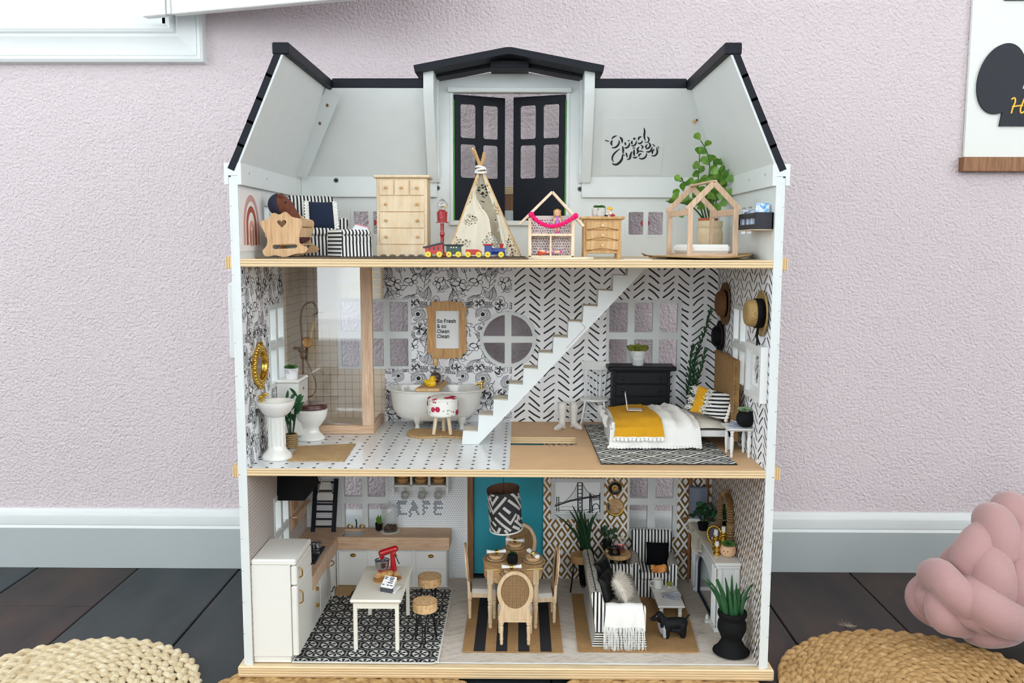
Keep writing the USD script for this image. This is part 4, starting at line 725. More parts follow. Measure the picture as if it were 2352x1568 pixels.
# tan urn with a leafy plant, straw hat
UY = .205; k = mpp(UY); o = stand(1629, UY, ZA); mat('urn_tan', 'e0cba6', .6, var=.08, vs=80); mat('terracotta', 'b5653c', .75)
t = thing('potted_plant', 'leafy green plant in a tan urn behind the house-frame bed', 'plant', tuple(o)); zf = lambda py: px(1629, py, UY)[2]-ZA
part(t, 'urn', lathe(smoothprof([(.012, 0), (.0125, .003), (.0165, .013), (.0172, zf(535)), (.0155, zf(527)), (.0152, zf(524)), (.0162, zf(522)), (.0165, zf(508)), (.015, zf(507)), (.0145, zf(510)), (.0, zf(511))], 46), 36), 'urn_tan', smooth=40)
part(t, 'inner_pot', lathe([(.0125, zf(512)), (.0132, zf(501)), (.0118, zf(501)), (.0115, zf(505)), (0, zf(505))], 28, (-.003, -.0005, 0)), 'terracotta')
def P3(x_, y_, dy=0): p = px(x_, y_, UY+dy); return p-o
stems = [[(1617, 502, 0), (1607, 465, -.005), (1604, 410, -.004), (1607, 357, -.006)], [(1629, 500, 0), (1622, 440, -.012), (1630, 380, -.02), (1622, 345, -.02), (1609, 322, -.02)], [(1633, 500, 0), (1650, 440, -.01), (1662, 400, -.012), (1684, 385, -.01)], [(1622, 500, 0), (1600, 440, -.02), (1585, 425, -.025), (1566, 415, -.025)], [(1613, 500, 0), (1580, 470, -.03), (1556, 465, -.04), (1530, 462, -.045)], [(1633, 500, .0), (1640, 460, .01), (1655, 430, .012), (1675, 425, .01)], [(1630, 500, 0), (1632, 450, .008), (1640, 400, .01), (1645, 365, .005)]]
rg = np.random.RandomState(3)
obov = lambda q: np.clip(np.sin(PI*np.clip(q, 0, 1)**1.35), 0, 1)**.7
def rleaf(b, d, L, w, m, par): b = np.array(b); d = np.array(d); d = d/np.linalg.norm(d); part(par, 'leaf', blade(b, b+d*L, w, (0, 0, L*.06), 7, .18, shape=obov, side=(rg.normal()*.3, 1, .35+rg.normal()*.25)), m, smooth=True)
for si, sp_ in enumerate(stems):
    c = spline([P3(*p) for p in sp_], 22); part(t, 'stem', tube(c, np.linspace(.0012, .0006, 22), 7), 'stem_green')
    for i in range(9 if si < 4 else 8):
        f = .36+.64*i/8; j = int(f*21); s = 1 if i % 2 else -1; tg = c[min(j+1, 21)]-c[max(j-1, 0)]; tg /= np.linalg.norm(tg); d = tg*(.55+(1.2 if i == 8 else 0))+np.array([s*.9, -.35+rg.normal()*.5, .25+rg.normal()*.25]); rleaf(c[j], d, .0115+.004*rg.rand(), .0085+.002*rg.rand(), 'leaf_bright', t)
for (x_, y_, dx, dz) in [(1655, 420, .5, .8), (1665, 415, 1, .3), (1640, 430, -.3, 1), (1630, 400, .8, .5), (1645, 445, .6, -.4), (1637, 470, .7, -.5), (1650, 470, .8, .2), (1610, 385, -1, .2), (1616, 370, 1, .4), (1668, 440, 1, -.2), (1640, 385, .4, 1), (1612, 420, .8, .1), (1625, 455, .5, .4), (1620, 480, -.8, .2), (1560, 480, .3, -1), (1570, 440, -.2, 1), (1550, 455, .2, 1)]:
    rleaf(P3(x_, y_, -.012+rg.normal()*.01), (dx, -.4, dz), .0135, .0105, 'leaf_bright', t)
HYY = .178; c = stand(1600, HYY, ZA); t = thing('straw_hat', 'small frayed straw hat lying behind the house-frame bed', 'hat', tuple(c+[0, 0, .0105])); 
part(t, 'brim', lathe(smoothprof([(.0, 0), (.01, 0), (.02, .0006), (.0225, .0022), (.0222, .003), (.019, .0018), (.01, .0014), (0, .0014)], 24), 34, sy=.5), 'straw'); part(t, 'crown', lathe(smoothprof([(.0125, .001), (.012, .004), (.009, .0056), (0, .006)], 20), 30, sy=.5), 'straw'); part(t, 'underside', lathe([(.004, -.0103), (.016, -.004), (.016, 0)], 24, sy=.5), 'straw')
# black crate with books on the right wall
mat('crate_black', '26282d', .7, var=.3, vs=60, st=(1, 12, 12), bump=.3, bs=200); CYY = .004; a, b = px(1735, 487, CYY), px(1775, 526, CYY); X1, X2 = a[0], .2995; Z1, Z2 = b[2], a[2]; DL = .088
t = thing('wall_crate', 'black slatted wooden crate fixed to the right attic wall, holding books', 'crate')
part(t, 'end_board', bb(X1, X2, CYY, CYY+.003, Z1, Z2, .0004), 'crate_black'); part(t, 'end_board', bb(X1, X2, CYY+DL-.003, CYY+DL, Z1, Z2, .0004), 'crate_black'); part(t, 'crate_floor', bb(X1, X2, CYY+.001, CYY+DL-.001, Z1-.0012, Z1+.001, .0003), 'pale_wood')
for z0, z1 in ((Z1, Z1+.0055), (Z2-.006, Z2-.0005)): part(t, 'slat', bb(X1-.0006, X1+.001, CYY, CYY+DL, z0, z1, .0003), 'crate_black')
part(t, 'back_slat', bb(X2-.002, X2-.0003, CYY, CYY+DL, Z1, Z2, .0003), 'crate_black')
for i, (c_, l_) in enumerate((('4aa0d8', 'bright blue'), ('9fb0c9', 'grey-blue'), ('c9d3df', 'pale grey'), ('8f9bb5', 'dusty blue'), ('b9cfe3', 'light blue'), ('6e7fa0', 'slate blue'), ('d7dde4', 'off-white'), ('7fa9cc', 'sky blue'))):
    mat(f'book_{i}', c_, .5, ramp=[(.4, c_), (.55, 'dfe6ee')] if i in (0, 4) else None, vs=160); y_ = CYY+.006+i*.0098; hb = .0225-.004*((i*5) % 3)/2+(.006 if i == 0 else 0)
    tb = thing('book', f'small {l_} book standing in the black crate', 'book', (X1+.0035, y_, Z1+.0012), group='books in the attic crate'); part(tb, 'cover', mv(bb(0, .0145, 0, .0062, 0, hb, .0004), rx=-9), f'book_{i}'); part(tb, 'pages', mv(bb(.0005, .014, .0008, .0054, .001, hb+.0002, .0001), rx=-9), 'paper')
# ================================================================ MIDDLE FLOOR: printed papers
PW = HD-.0003   # back papers lie just in front of the back wall
frames_mid = union_all([F1, F2, F3])
mat('floral_paper', 'f0f0f3', .6); mat('chevron_paper', 'f0f0f2', .6)
def ell(cx, cz, a, b, rot): return affinity.translate(affinity.rotate(affinity.scale(Point(0, 0).buffer(1, 10), a, b), rot), cx, cz)
def floral(seed, T=.094):
    """one repeat of ink flowers, ferns, twigs and butterflies; later motifs cover earlier ones"""
    rg = np.random.RandomState(seed); acc = []; kinds = ['fern', 'twig', 'dots', 'leafy', 'fern', 'twig', 'bud', 'cotton', 'poppy', 'cotton', 'tulip', 'butterfly']
    spots = []
    for i in range(6):
        for j in range(6): spots.append(((i+.5*(j % 2)+.22*rg.normal())*T/6, (j+.22*rg.normal())*T/6))
    order = sorted(range(len(spots)), key=lambda i: kinds.index(kinds[i*7 % 12])); ink = None; shapes = []
    for n in order:
        x, z = spots[n]; kd = kinds[n*7 % 12]; rot = rg.uniform(0, 360); s = rg.uniform(.8, 1.15); L = []; fill = None; solid = []
        q = lambda p, r: p+r
        if kd == 'fern':
            st = [(0, -.012), (.001, -.004), (.0, .004), (.002, .012)]; L.append(st)
            for k in range(9): y = -.009+k*.0023; w = .0072*math.sin(PI*(k+1.5)/11); L += [[(0, y), (w*.6, y+.0018), (w, y+.0045)], [(0, y), (-w*.6, y+.0018), (-w, y+.0045)]]
        elif kd == 'twig':
            L.append([(0, -.012), (0, 0), (.0015, .011)])
            for k, sd in enumerate((1, -1, 1, -1, 1)): y = -.008+k*.0037; e = (sd*.0058, y+.0062); L.append([(0, y), (sd*.003, y+.002), e]); b = ell(e[0]+sd*.0008, e[1]+.0016, .0011, .0019, -sd*20); L.append(list(b.exterior.coords))
        elif kd == 'leafy':
            L.append([(0, -.011), (.0006, 0), (0, .01)])
            for k in range(6):
                for sd in (-1, 1): b = ell(sd*.0028, -.007+k*.0029, .0026, .0011, sd*35); L.append(list(b.exterior.coords))
        elif kd in ('bud', 'tulip'):
            L += [[(0, -.011), (0, -.001)]]; fill = ell(0, .0045, .0036, .0062, 0); L += [list(fill.exterior.coords), [(0, -.001), (-.0014, .005), (-.0006, .01)], [(0, -.001), (.0016, .005), (.0009, .0098)]]
            if kd == 'tulip': L += [[(0, -.006), (.004, -.004), (.006, .001)], [(0, -.008), (-.004, -.006), (-.006, -.001)]]
        elif kd == 'cotton':
            pet = [ell(.0062*math.cos(a), .0062*math.sin(a), .0068, .0056, math.degrees(a)) for a in (.3, 1.9, 3.5, 5.0)]; fill = union_all(pet); L.append(list(fill.exterior.coords))
            for a in (.3, 1.9, 3.5, 5.0):
                for d in (-.38, -.18, 0, .2, .4): L.append([(.0015*math.cos(a+d), .0015*math.sin(a+d)), (.0085*math.cos(a+d), .0085*math.sin(a+d))])
            a = 2.7; solid.append(LineString([(.009*math.cos(a+t), .009*math.sin(a+t)) for t in np.linspace(0, .8, 6)]).buffer(.0011)); solid.append(Point(0, 0).buffer(.0012))
        elif kd == 'poppy':
            fill = Point(0, 0).buffer(.0105, 12)
            for r in (.0105, .0088, .0068, .005): L.append([(r*(1+.06*math.sin(5*t+r*900))*math.cos(t), r*(1+.06*math.sin(4*t))*math.sin(t)) for t in np.linspace(0, 2*PI*.93, 24)])
            solid.append(Point(0, 0).buffer(.003, 8))
        elif kd == 'butterfly':
            w = [ell(.0055, .003, .0058, .0036, 35), ell(-.0055, .003, .0058, .0036, -35), ell(.0036, -.0038, .0034, .0028, -40), ell(-.0036, -.0038, .0034, .0028, 40)]; fill = union_all(w); L += [list(a.exterior.coords) for a in w]
            solid += [ell(0, 0, .0007, .0052, 0), LineString([(.004, .0062), (.0085, .0072), (.0104, .0058)]).buffer(.0009), LineString([(-.004, .0062), (-.0085, .0072), (-.0104, .0058)]).buffer(.0009)]
        else:
            solid += [Point(rg.normal()*.005, rg.normal()*.005).buffer(.0004, 3) for _ in range(14)]
        g = union_all([LineString(l).buffer(.00034, quad_segs=2) for l in L]+solid) if L or solid else None
        tr = lambda h: affinity.translate(affinity.rotate(affinity.scale(h, s, s, origin=(0, 0)), rot, origin=(0, 0)), x, z)
        shapes.append((tr(g), tr(fill) if fill is not None else None))
    for g, fl in shapes:
        for dx in (-T, 0, T):
            for dz in (-T, 0, T):
                gg = affinity.translate(g, dx, dz); b = gg.bounds
                if b[2] < -.002 or b[0] > T+.002 or b[3] < -.002 or b[1] > T+.002: continue
                if fl is not None and ink is not None: ink = ink.difference(affinity.translate(fl, dx, dz).buffer(.0005))
                ink = gg if ink is None else ink.union(gg)
    return ink.intersection(sbox(0, 0, T, T)).simplify(.00008)
FT = floral(4); TT = .094
def tiled(tile, T, x0, x1, z0, z1, ox=0, oz=0):
    out = []; i0 = math.floor((x0-ox)/T); j0 = math.floor((z0-oz)/T); i = i0
    while ox+i*T < x1:
        j = j0
        while oz+j*T < z1: out.append(affinity.translate(tile, ox+i*T, oz+j*T)); j += 1
        i += 1
    return MultiPolygon(polys(out)).buffer(0) if False else out
def clip(gs, region): return [h for g in gs for h in polys(g.intersection(region))]
ZT = ZA-SLAB-.0002; lw = E4
def paper(par, name, region, m, plane, at0): return part(par, name, ext(region, .0002, plane, at0), m)
reg = sbox(-.181, ZM, .0043, ZT).difference(frames_mid)
paper(bm, 'floral_wallpaper', reg, 'floral_paper', 'xz', (0, PW, 0)); part(bm, 'floral_print', flat(clip(tiled(FT, TT, -.181, .0043, ZM, ZT, -.175, .29), reg), 'xz', (0, PW-.00015, 0)), 'ink', kind='stuff')
wl_frames = union_all([rrect(.1035, .172, z-.0062, z+.0998, .001) for z in (.3408, .0928)])
regL = sbox(.0006, ZM, .1745, ZT).difference(wl_frames)
LW = part(H, 'side_paper', ext(regL, .0002, 'yz', (-.2999, 0, 0)), 'floral_paper'); part(LW, 'floral_print', flat(clip(tiled(FT, TT, 0, .175, ZM, ZT, .02, .27), regL), 'yz', (-.29955, 0, 0)), 'ink', kind='stuff')
# brush chevrons
def chevrons(x0, x1, z0, z1, p=.0214, q=.0104, ox=0, seed=1):
    rg = np.random.RandomState(seed); out = []; i = 0; x = x0+ox
    while x < x1+p:
        up = 1 if i % 2 == 0 else -1; z = z0-.01
        while z < z1+.01:
            w = .0073*rg.uniform(.9, 1.06); h = .0058*rg.uniform(.85, 1.15); zz = z+rg.normal()*.0006; c = np.array([[x-w, zz-up*h], [x+rg.normal()*.0007, zz+rg.normal()*.0006], [x+w, zz+up*h]]); t_ = rg.uniform(.0008, .0012)
            out.append(LineString(spline(c, 6)).buffer(t_, quad_segs=2)); z += q
        x += p; i += 1
    return out
reg = sbox(.0043, ZM, HW, ZT).difference(frames_mid)
paper(bm, 'chevron_wallpaper', reg, 'chevron_paper', 'xz', (0, PW, 0)); part(bm, 'chevron_print', flat(clip(chevrons(.0043, HW, ZM, ZT, ox=.0115), reg), 'xz', (0, PW-.00015, 0)), 'ink', kind='stuff')
regR = sbox(.0006, ZM, HD, ZT).difference(wl_frames)
RW = part(H, 'side_paper', ext(regR, .0002, 'yz', (.2997, 0, 0)), 'chevron_paper'); part(RW, 'chevron_print', flat(clip(chevrons(0, HD, ZM, ZT, ox=.006, seed=2), regR), 'yz', (.29955, 0, 0)), 'ink', kind='stuff')
# shower tiles: glossy paper with a gilt grid
def lines_grid(x0, x1, z0, z1, p, w, ox, oz): 
    return union_all([sbox(x-w/2, z0, x+w/2, z1) for x in np.arange(x0+ox, x1, p)]+[sbox(x0, z-w/2, x1, z+w/2) for z in np.arange(z0+oz, z1, p)])
reg = sbox(-HW, ZM, -.181, ZT).difference(F1); paper(bm, 'tile_wallpaper', reg, 'tile_paper', 'xz', (0, PW, 0)); part(bm, 'tile_grid', flat(lines_grid(-HW, -.181, ZM, ZT, .0107, .00055, .007, .004).intersection(reg), 'xz', (0, PW-.0001, 0)), 'tile_line', kind='stuff')
reg = sbox(.1745, ZM, HD, ZT); TW = part(H, 'side_paper', ext(reg, .0002, 'yz', (-.2999, 0, 0)), 'tile_paper'); part(TW, 'tile_grid', flat(lines_grid(.1745, HD, ZM, ZT, .0107, .00055, .006, .004), 'yz', (-.2996, 0, 0)), 'tile_line', kind='stuff')
# bathroom vinyl with small black diamonds
vs_ = part(H, 'vinyl_sheet', ext(Polygon([(-HW, .0008), (.0022, .0008), (.0043, .02), (.0043, HD), (-HW, HD)]), .0003, 'xy', (0, 0, ZM-.0002)), 'vinyl')
mat('vinyl_joint', 'c9cbd0', .2); P_ = .01835; dm, jl = [], []
for i, x in enumerate(np.arange(-.296, .004, P_)):
    for j, y in enumerate(np.arange(.0035, HD, P_)):
        if x < .0015: dm.append(Polygon([(x-.0026, y), (x, y-.0026), (x+.0026, y), (x, y+.0026)]))
for x in np.arange(-.296, .003, P_): jl.append(sbox(x-.00012, .001, x+.00012, HD))
for y in np.arange(.0035+P_/2, HD, P_): jl.append(sbox(-HW, y-.00012, .003, y+.00012))
part(vs_, 'joint_print', flat(jl, 'xy', (0, 0, ZM+.00015)), 'vinyl_joint', kind='stuff'); part(vs_, 'diamond_print', flat(dm, 'xy', (0, 0, ZM+.0002)), 'ink', kind='stuff')
FZM = ZM+.0004
# yellow paper bits at the slot in the floor
for i, x_ in enumerate((1262, 1272, 1290, 1303)): c = at(x_, 1024, 'z', ZM); part(H, 'paper_scrap', bb(c[0]-.0012, c[0]+.0012, c[1]-.0012, c[1]+.001, ZM-.0002, ZM+.0003+.0001*(i % 2), .0001), 'straw')
# ---------------------------------------------------------------- staircase
SY0, SY1 = .1246, .1246+.031; Yk = SY0; f2 = lambda x_, y_: tuple(px(x_, y_, Yk)[[0, 2]])
nst = 11; xs = np.linspace(1064, 1442.5, nst+1); ys = np.linspace(989.5, 595.5, nst+1); prf = [f2(1061, 1021.5), f2(1063.5, 989.5)]
for i in range(nst): prf += [f2(xs[i+1]-1, ys[i]+1.2), f2(xs[i+1]+1.5, ys[i+1])]
prf = prf[:-1]; top = f2(1442, 614)[1]; prf = [(a, min(b, ZT)) for a, b in prf]; prf += [(f2(1444, 612)[0], ZT), (f2(1489, 612)[0], ZT), f2(1099, 1021.5)]; prf = [(a, max(b, FZM)) for a, b in prf]
SC = thing('staircase', 'white wooden staircase rising to the right between bathroom and bedroom', 'staircase'); part(SC, 'stair_body', ext(Polygon(prf).buffer(0), SY1-SY0, 'xz', (0, SY0, 0)), 'white_paint')
for i in range(nst-1): a, b = f2(xs[i]+1, ys[i]), f2(xs[i+1]-2, ys[i]); part(SC, 'tread', bb(a[0], b[0], SY0+.0004, SY1, b[1]-.0002, b[1]+.0005, .0001), 'tan_paint')  # tan-grey caps: shading of the tread tops put into their colour
ja = [f2(1331, 738), f2(1345, 752), f2(1300, 800)]; part(SC, 'joint_line', flat([LineString(ja).buffer(.00022)], 'xz', (0, SY0-.00012, 0)), 'hole_dark')
# ================================================================ BATHROOM
mat('amber_brown', '4a2520', .3, ramp=[(.3, '3c1c1a'), (.7, '5b2f28')], vs=40, st=(1, 8, 8), coat=.4)
# gilt mirror on the left wall
y0, y1 = .0257, .0812; zc = .3721; t = thing('gilt_mirror', 'oval mirror in an ornate gold frame on the floral bathroom wall', 'mirror', (-.2996, (y0+y1)/2, zc)); A, B = (y1-y0)/2, .0245
a = np.linspace(0, 2*PI, 60, endpoint=False); mat('mirror_glass', 'c9cbd2', .03, 1)
part(t, 'frame', [tube(np.stack([np.full(60, .0028), (A-.0052)*np.cos(a), (B-.0045)*np.sin(a)], -1), .0036, 10, closed=True, flat=1)], 'gold', smooth=True)
part(t, 'mirror_glass', mv(lathe([(0, 0), (1, 0), (1, .0006), (0, .0006)], 40), (.0012, 0, 0), ry=90, s=1) if False else orient(cat([trimesh.creation.extrude_polygon(affinity.scale(Point(0, 0).buffer(1, 20), A-.005, B-.0045), .001, engine='earcut')]), 'yz', (.001, 0, 0)), 'mirror_glass')
for i in range(30): th = i/30*2*PI; part(t, 'scroll_bead', ball((.0036, (A-.0022)*math.cos(th), (B-.0015)*math.sin(th)), (.0026, .0024, .0024), 1), 'gold', smooth=True)
for i in range(34): th = i/34*2*PI; part(t, 'inner_bead', ball((.0058, (A-.0066)*math.cos(th), (B-.0062)*math.sin(th)), .0009, 1), 'gold', smooth=True)
for s in (-1, 1): part(t, 'crest', blob([[(.0035, -.005, s*(B+.0008), .0022), (.0042, 0, s*(B+.0018), .003), (.0035, .005, s*(B+.0008), .0022)]], .001, 3), 'gold', smooth=True)
# pedestal sink facing right
SX, SYY = -.2775, .048; t = thing('pedestal_sink', 'white pedestal sink with gold taps by the left bathroom wall', 'sink', (SX, SYY, FZM)); zf = lambda py: px(632, py, SYY)[2]-FZM
zr = zf(920)
part(t, 'pedestal', [lathe(smoothprof([(.0178, 0), (.018, .002), (.0165, .0055), (.0118, .011), (.0102, .0165), (.0096, .03), (.0094, zr-.019), (.0112, zr-.015), (.0095, zr-.0135)], 40), 30)]+[tube([(.0098*math.cos(b), .0098*math.sin(b), .016), (.0094*math.cos(b), .0094*math.sin(b), zr-.018)], .0009, 5) for b in np.linspace(0, 2*PI, 14, endpoint=False)], 'ceramic', smooth=40)
part(t, 'basin', mv(lathe(smoothprof([(.006, -.017), (.014, -.013), (.0198, -.0055), (.0222, .0), (.0224, .0022), (.021, .0032), (.0192, .0018), (.0165, -.003), (.009, -.0085), (0, -.0095)], 44), 40, sx=1.0, sy=1.05), (.0, 0, zr-.0032)), 'ceramic', smooth=40)
part(t, 'basin_back', hull([(x, y, z) for x in (-.0218, -.0135) for y in (-.0085, .0085) for z in (zr-.008, zr-.0008)]), 'ceramic')
f_ = part(t, 'faucet', [cyl((-.0165, 0, zr), (-.0165, 0, zr+.006), .0015, .0012, 12), tube(spline([(-.0165, 0, zr+.005), (-.0135, 0, zr+.0085), (-.0085, 0, zr+.0065)], 10), .0013, 10)], 'gold', 'gold tap')
for s in (-1, 1): part(f_, 'tap_handle', [cyl((-.0165, s*.0062, zr-.0005), (-.0165, s*.0062, zr+.0045), .0011, n=10), ball((-.0165, s*.0062, zr+.0058), .0022, 2), tube([(-.0196, s*.0062, zr+.0058), (-.0134, s*.0062, zr+.0058)], .0008, 8)], 'gold')
# toilet
TY_ = .152; TX = -.2625; t = thing('toilet', 'white toilet with a dark brown wooden lid beside the shower', 'toilet', (TX, TY_, FZM)); zf = lambda py: px(716, py, TY_)[2]-FZM; zl_ = zf(937)
part(t, 'bowl', lathe(smoothprof([(.0185, 0), (.0188, .002), (.0165, .005), (.0118, .011), (.0112, .0145), (.0155, .021), (.0205, .029), (.0222, zl_-.0055), (.0226, zl_-.0018), (.0215, zl_-.0006), (0, zl_-.0006)], 46), 36, sx=1.06, sy=.86), 'ceramic', smooth=40)
part(t, 'bowl_neck', hull([(x, y, z) for x, w, z0 in ((-.03, .015, .006), (-.008, .014, .008)) for y in (-w, w) for z in (z0, zl_-.001)]), 'ceramic')
part(t, 'lid', mv(lathe(smoothprof([(.0215, 0), (.0228, .0008), (.0226, .0026), (.0222, .0032), (.0224, .0042), (.0205, .0066), (.018, .0072), (0, .0074)], 30), 36, sx=1.03, sy=.86), (.0, 0, zl_)), 'amber_brown', 'dark brown wooden lid')
zt_ = px(654, 870, TY_-.015)[2]-FZM
part(t, 'tank', hull([(x*f, y*f2_, z) for x, f in ((-.0362, 1), (-.0075, 1)) for y in (-.0235, .0235) for z, f2_ in ((zl_-.003, .9), (zt_-.005, 1))]), 'ceramic'); part(t, 'tank_lid', bb(-.0368, -.0062, -.0255, .0255, zt_-.005, zt_, .002), 'ceramic')
part(t, 'flush_emblem', hull([(-.0075, s*.0035, zt_-.0145) for s in (-1, 1)]+[(-.0068, 0, zt_-.0145+s*.002) for s in (-1, 1)]+[(-.0066, .001, zt_-.0145)]), 'brass')
o = (TX-.0205, TY_-.008, FZM+zt_); k = mpp(.144); t = thing('succulent_pot', 'marbled white pot with a green succulent on the toilet tank', 'plant', o); R_, H_ = 16.5*k, 24*k; mat('marble', 'e6e3e4', .4, ramp=[(.4, 'b9b4bb'), (.5, 'e2dfe2'), (.7, 'efecec')], vs=70, det=5)
part(t, 'pot', lathe([(R_*.86, 0), (R_, H_), (R_*.86, H_), (R_*.82, H_*.85), (0, H_*.85)], 28), 'marble'); succulent(t, (0, 0, H_*.85), R_*1.15, 'leaf_green', 26, .9, 2)
# bamboo plant in a wicker basket
o = np.array([-.2748, .1035, FZM]); t = thing('basket_plant', 'bamboo-like plant in a small wicker basket between sink and toilet', 'plant', tuple(o)); k = mpp(.103); R_, H_ = 12.5*k, 33*k
part(t, 'basket', lathe([(R_*.88, 0), (R_, H_*.5), (R_*.98, H_), (R_*.85, H_), (R_*.85, H_*.85), (0, H_*.85)], 24), 'straw_brown')
for i in range(7): part(t, 'wicker_band', tube([((R_+.0003+.0004*math.sin(8*a_+i*PI))*math.cos(a_), (R_+.0003+.0004*math.sin(8*a_+i*PI))*math.sin(a_), H_*(i+.5)/7) for a_ in np.linspace(0, 2*PI, 49)[:-1]], .0011, 5, closed=True), 'straw')
rg = np.random.RandomState(8)
for i in range(7):
    a_ = i*2.4; c = spline([(.002*math.cos(a_), .002*math.sin(a_), H_*.8), (.005*math.cos(a_), .005*math.sin(a_), H_+.014), (.009*math.cos(a_), .008*math.sin(a_), H_+.028+.022*rg.rand())], 10); part(t, 'stem', tube(c, .0007, 6), 'leaf_dark')
    for j in (4, 6, 7, 9):
        b_ = a_+rg.normal()*1.3; part(t, 'leaf', blade(c[j], c[j]+np.array([math.cos(b_)*.010, math.sin(b_)*.008, .008+.006*rg.rand()]), .0046, (0, 0, .001), 6, .2), 'leaf_deep', smooth=True)
# bath mats
def mat_rect(name, label, pts, h, m, frs=0, z=None): 
    return solo(name, ext(Polygon(pts), h, 'xy'), m, label, 'mat', loc=(0, 0, z if z else FZM))
q = [at(*p, 'z', ZM)[:2] for p in ((659, 1060), (791, 1060), (817, 1020), (684, 1026))]; q = [tuple(x) for x in q]
edge = []
for i in range(4):
    a_, b_ = np.array(q[i]), np.array(q[(i+1) % 4])
    for s in np.linspace(0, 1, 22)[:-1]: edge.append(tuple(a_+(b_-a_)*s+rg.normal(size=2)*.0004))
mat_rect('bath_mat', 'frayed rectangular burlap bath mat in front of the sink', edge, .0008, 'burlap_flat')
jm = [tuple(at(*p, 'z', ZM)[:2]) for p in ((937, 994), (945, 1005), (985, 1007), (1030, 1005), (1062, 1008), (1066, 996), (1040, 990), (985, 988), (950, 988))]
mat_rect('bath_mat', 'crumpled burlap mat under the flowered stool', [tuple(p) for p in spline(jm, 40, True)], .0022, 'burlap_flat')
# shower
GX, GY = -.183, .1835; t = thing('shower', 'glass-fronted shower with a wooden post, curb and old brass fittings', 'shower', (0, 0, FZM))
part(t, 'curb', bb(-.2995, GX, GY, GY+.011, 0, .0118, .0005), 'balsa_x'); part(t, 'curb', bb(GX-.006, GX, GY+.011, HD-.0006, 0, .0118, .0005), 'balsa'); part(t, 'shower_tray', bb(-.2994, GX-.006, GY+.011, HD-.0006, 0, .0045, .0002), 'tile_paper')
part(t, 'drain', lathe([(.004, .0045), (.004, .0049), (0, .0049)], 18, (-.2215, .226, 0)), 'brass')
pxa = px(829.5, 800, GY)[0]; part(t, 'post', bb(pxa, GX, GY, GY+.008, .0118, ZT-FZM-.0002, .0004), 'balsa'); pane('shower_glass', (.96, .965, .97), 1.0)
part(t, 'glass_panel', bb(-.2993, pxa, GY+.003, GY+.0042, .0118, ZT-FZM-.0004, .0002), 'shower_glass')
mat('old_brass', '8a6540', .35, 1); pX, pY = -.2882, .222; zz = lambda py, Y=pY: px(680, py, Y)[2]-FZM
part(t, 'riser_pipe', tube(spline([(pX, pY, zz(912)), (pX, pY, zz(760)), (pX+.0006, pY, zz(718)), (pX+.008, pY-.002, zz(697)), (pX+.018, pY-.004, zz(695)), (pX+.0235, pY-.005, zz(712))], 50), .0014, 10), 'old_brass', smooth=True)
part(t, 'shower_head', [mv(lathe([(.001, .003), (.0022, .0016), (.0075, .0006), (.0078, -.0006), (0, -.0008)], 24), (pX+.025, pY-.006, zz(719)), ry=-14), cyl((pX+.0235, pY-.005, zz(710)), (pX+.025, pY-.006, zz(717)), .0013, n=10)], 'old_brass')
part(t, 'hand_shower', [mv(lathe([(.0, -.002), (.007, -.0018), (.0078, 0), (.007, .0014), (0, .0018)], 26), (pX+.009, pY-.006, zz(785)), rx=78, rz=25), tube([(pX+.008, pY-.005, zz(797)), (pX+.006, pY-.003, zz(824))], .0018, 10)], 'old_brass')
part(t, 'hose', tube(spline([(pX+.006, pY-.003, zz(824)), (pX+.0135, pY-.003, zz(850)), (pX+.019, pY-.003, zz(880)), (pX+.013, pY-.002, zz(908)), (pX+.004, pY-.001, zz(910)), (pX, pY, zz(896))], 40), .0009, 8), 'old_brass', smooth=True)
for py in (800, 888): part(t, 'wall_bracket', [cyl((-.2996, pY, zz(py)), (pX, pY, zz(py)), .0013, n=10), lathe([(.004, 0), (.004, .001), (0, .001)], 16)] if False else cyl((-.2996, pY, zz(py)), (pX+.0016, pY, zz(py)), .0021, n=12), 'old_brass')
part(t, 'mixer', blob([[(pX, pY, zz(803), .003), (pX, pY, zz(820), .0026)], [(pX-.004, pY, zz(806), .0018), (pX+.004, pY-.002, zz(806), .0022)]], .001, 3), 'old_brass', smooth=True)
# framed words
FYb = HD-.0005; k = mpp(.27)
def Z3(u, v): return tuple(px(840+u/6.03, 610+v/6.03, FYb-.003)[[0, 2]])
mat('frame_wood', 'c99b63', .6, ramp=[(.3, 'b3834c'), (.55, 'cda06a'), (.75, 'd9b382')], vs=40, st=(9, 9, 1))
half = [(1122, 487), (1060, 495), (1000, 503), (950, 497), (905, 492), (912, 530), (890, 555), (838, 572), (845, 620), (862, 700), (845, 760), (858, 840), (848, 900), (860, 960), (848, 1060), (850, 1150), (848, 1192), (890, 1215), (912, 1245), (935, 1285), (985, 1272), (1035, 1285), (1080, 1275), (1122, 1292)]
ol = [Z3(u, v) for u, v in half]+[Z3(2244-u, v) for u, v in half[::-1]]
ol = Polygon(ol).buffer(.0008).buffer(-.0008); hol = rrect(*[f for p in [(Z3(960, 0)[0], Z3(1290, 0)[0])] for f in p], Z3(0, 1145)[1], Z3(0, 620)[1], .0012)
t = thing('word_frame', 'scalloped wooden frame with bold black words on the floral bathroom wall', 'picture'); part(t, 'frame', ext(ol.difference(hol), .0045, 'xz', (0, FYb-.0048, 0)), 'frame_wood'); part(t, 'print', ext(hol.buffer(.001), .0006, 'xz', (0, FYb-.0009, 0)), 'paper')
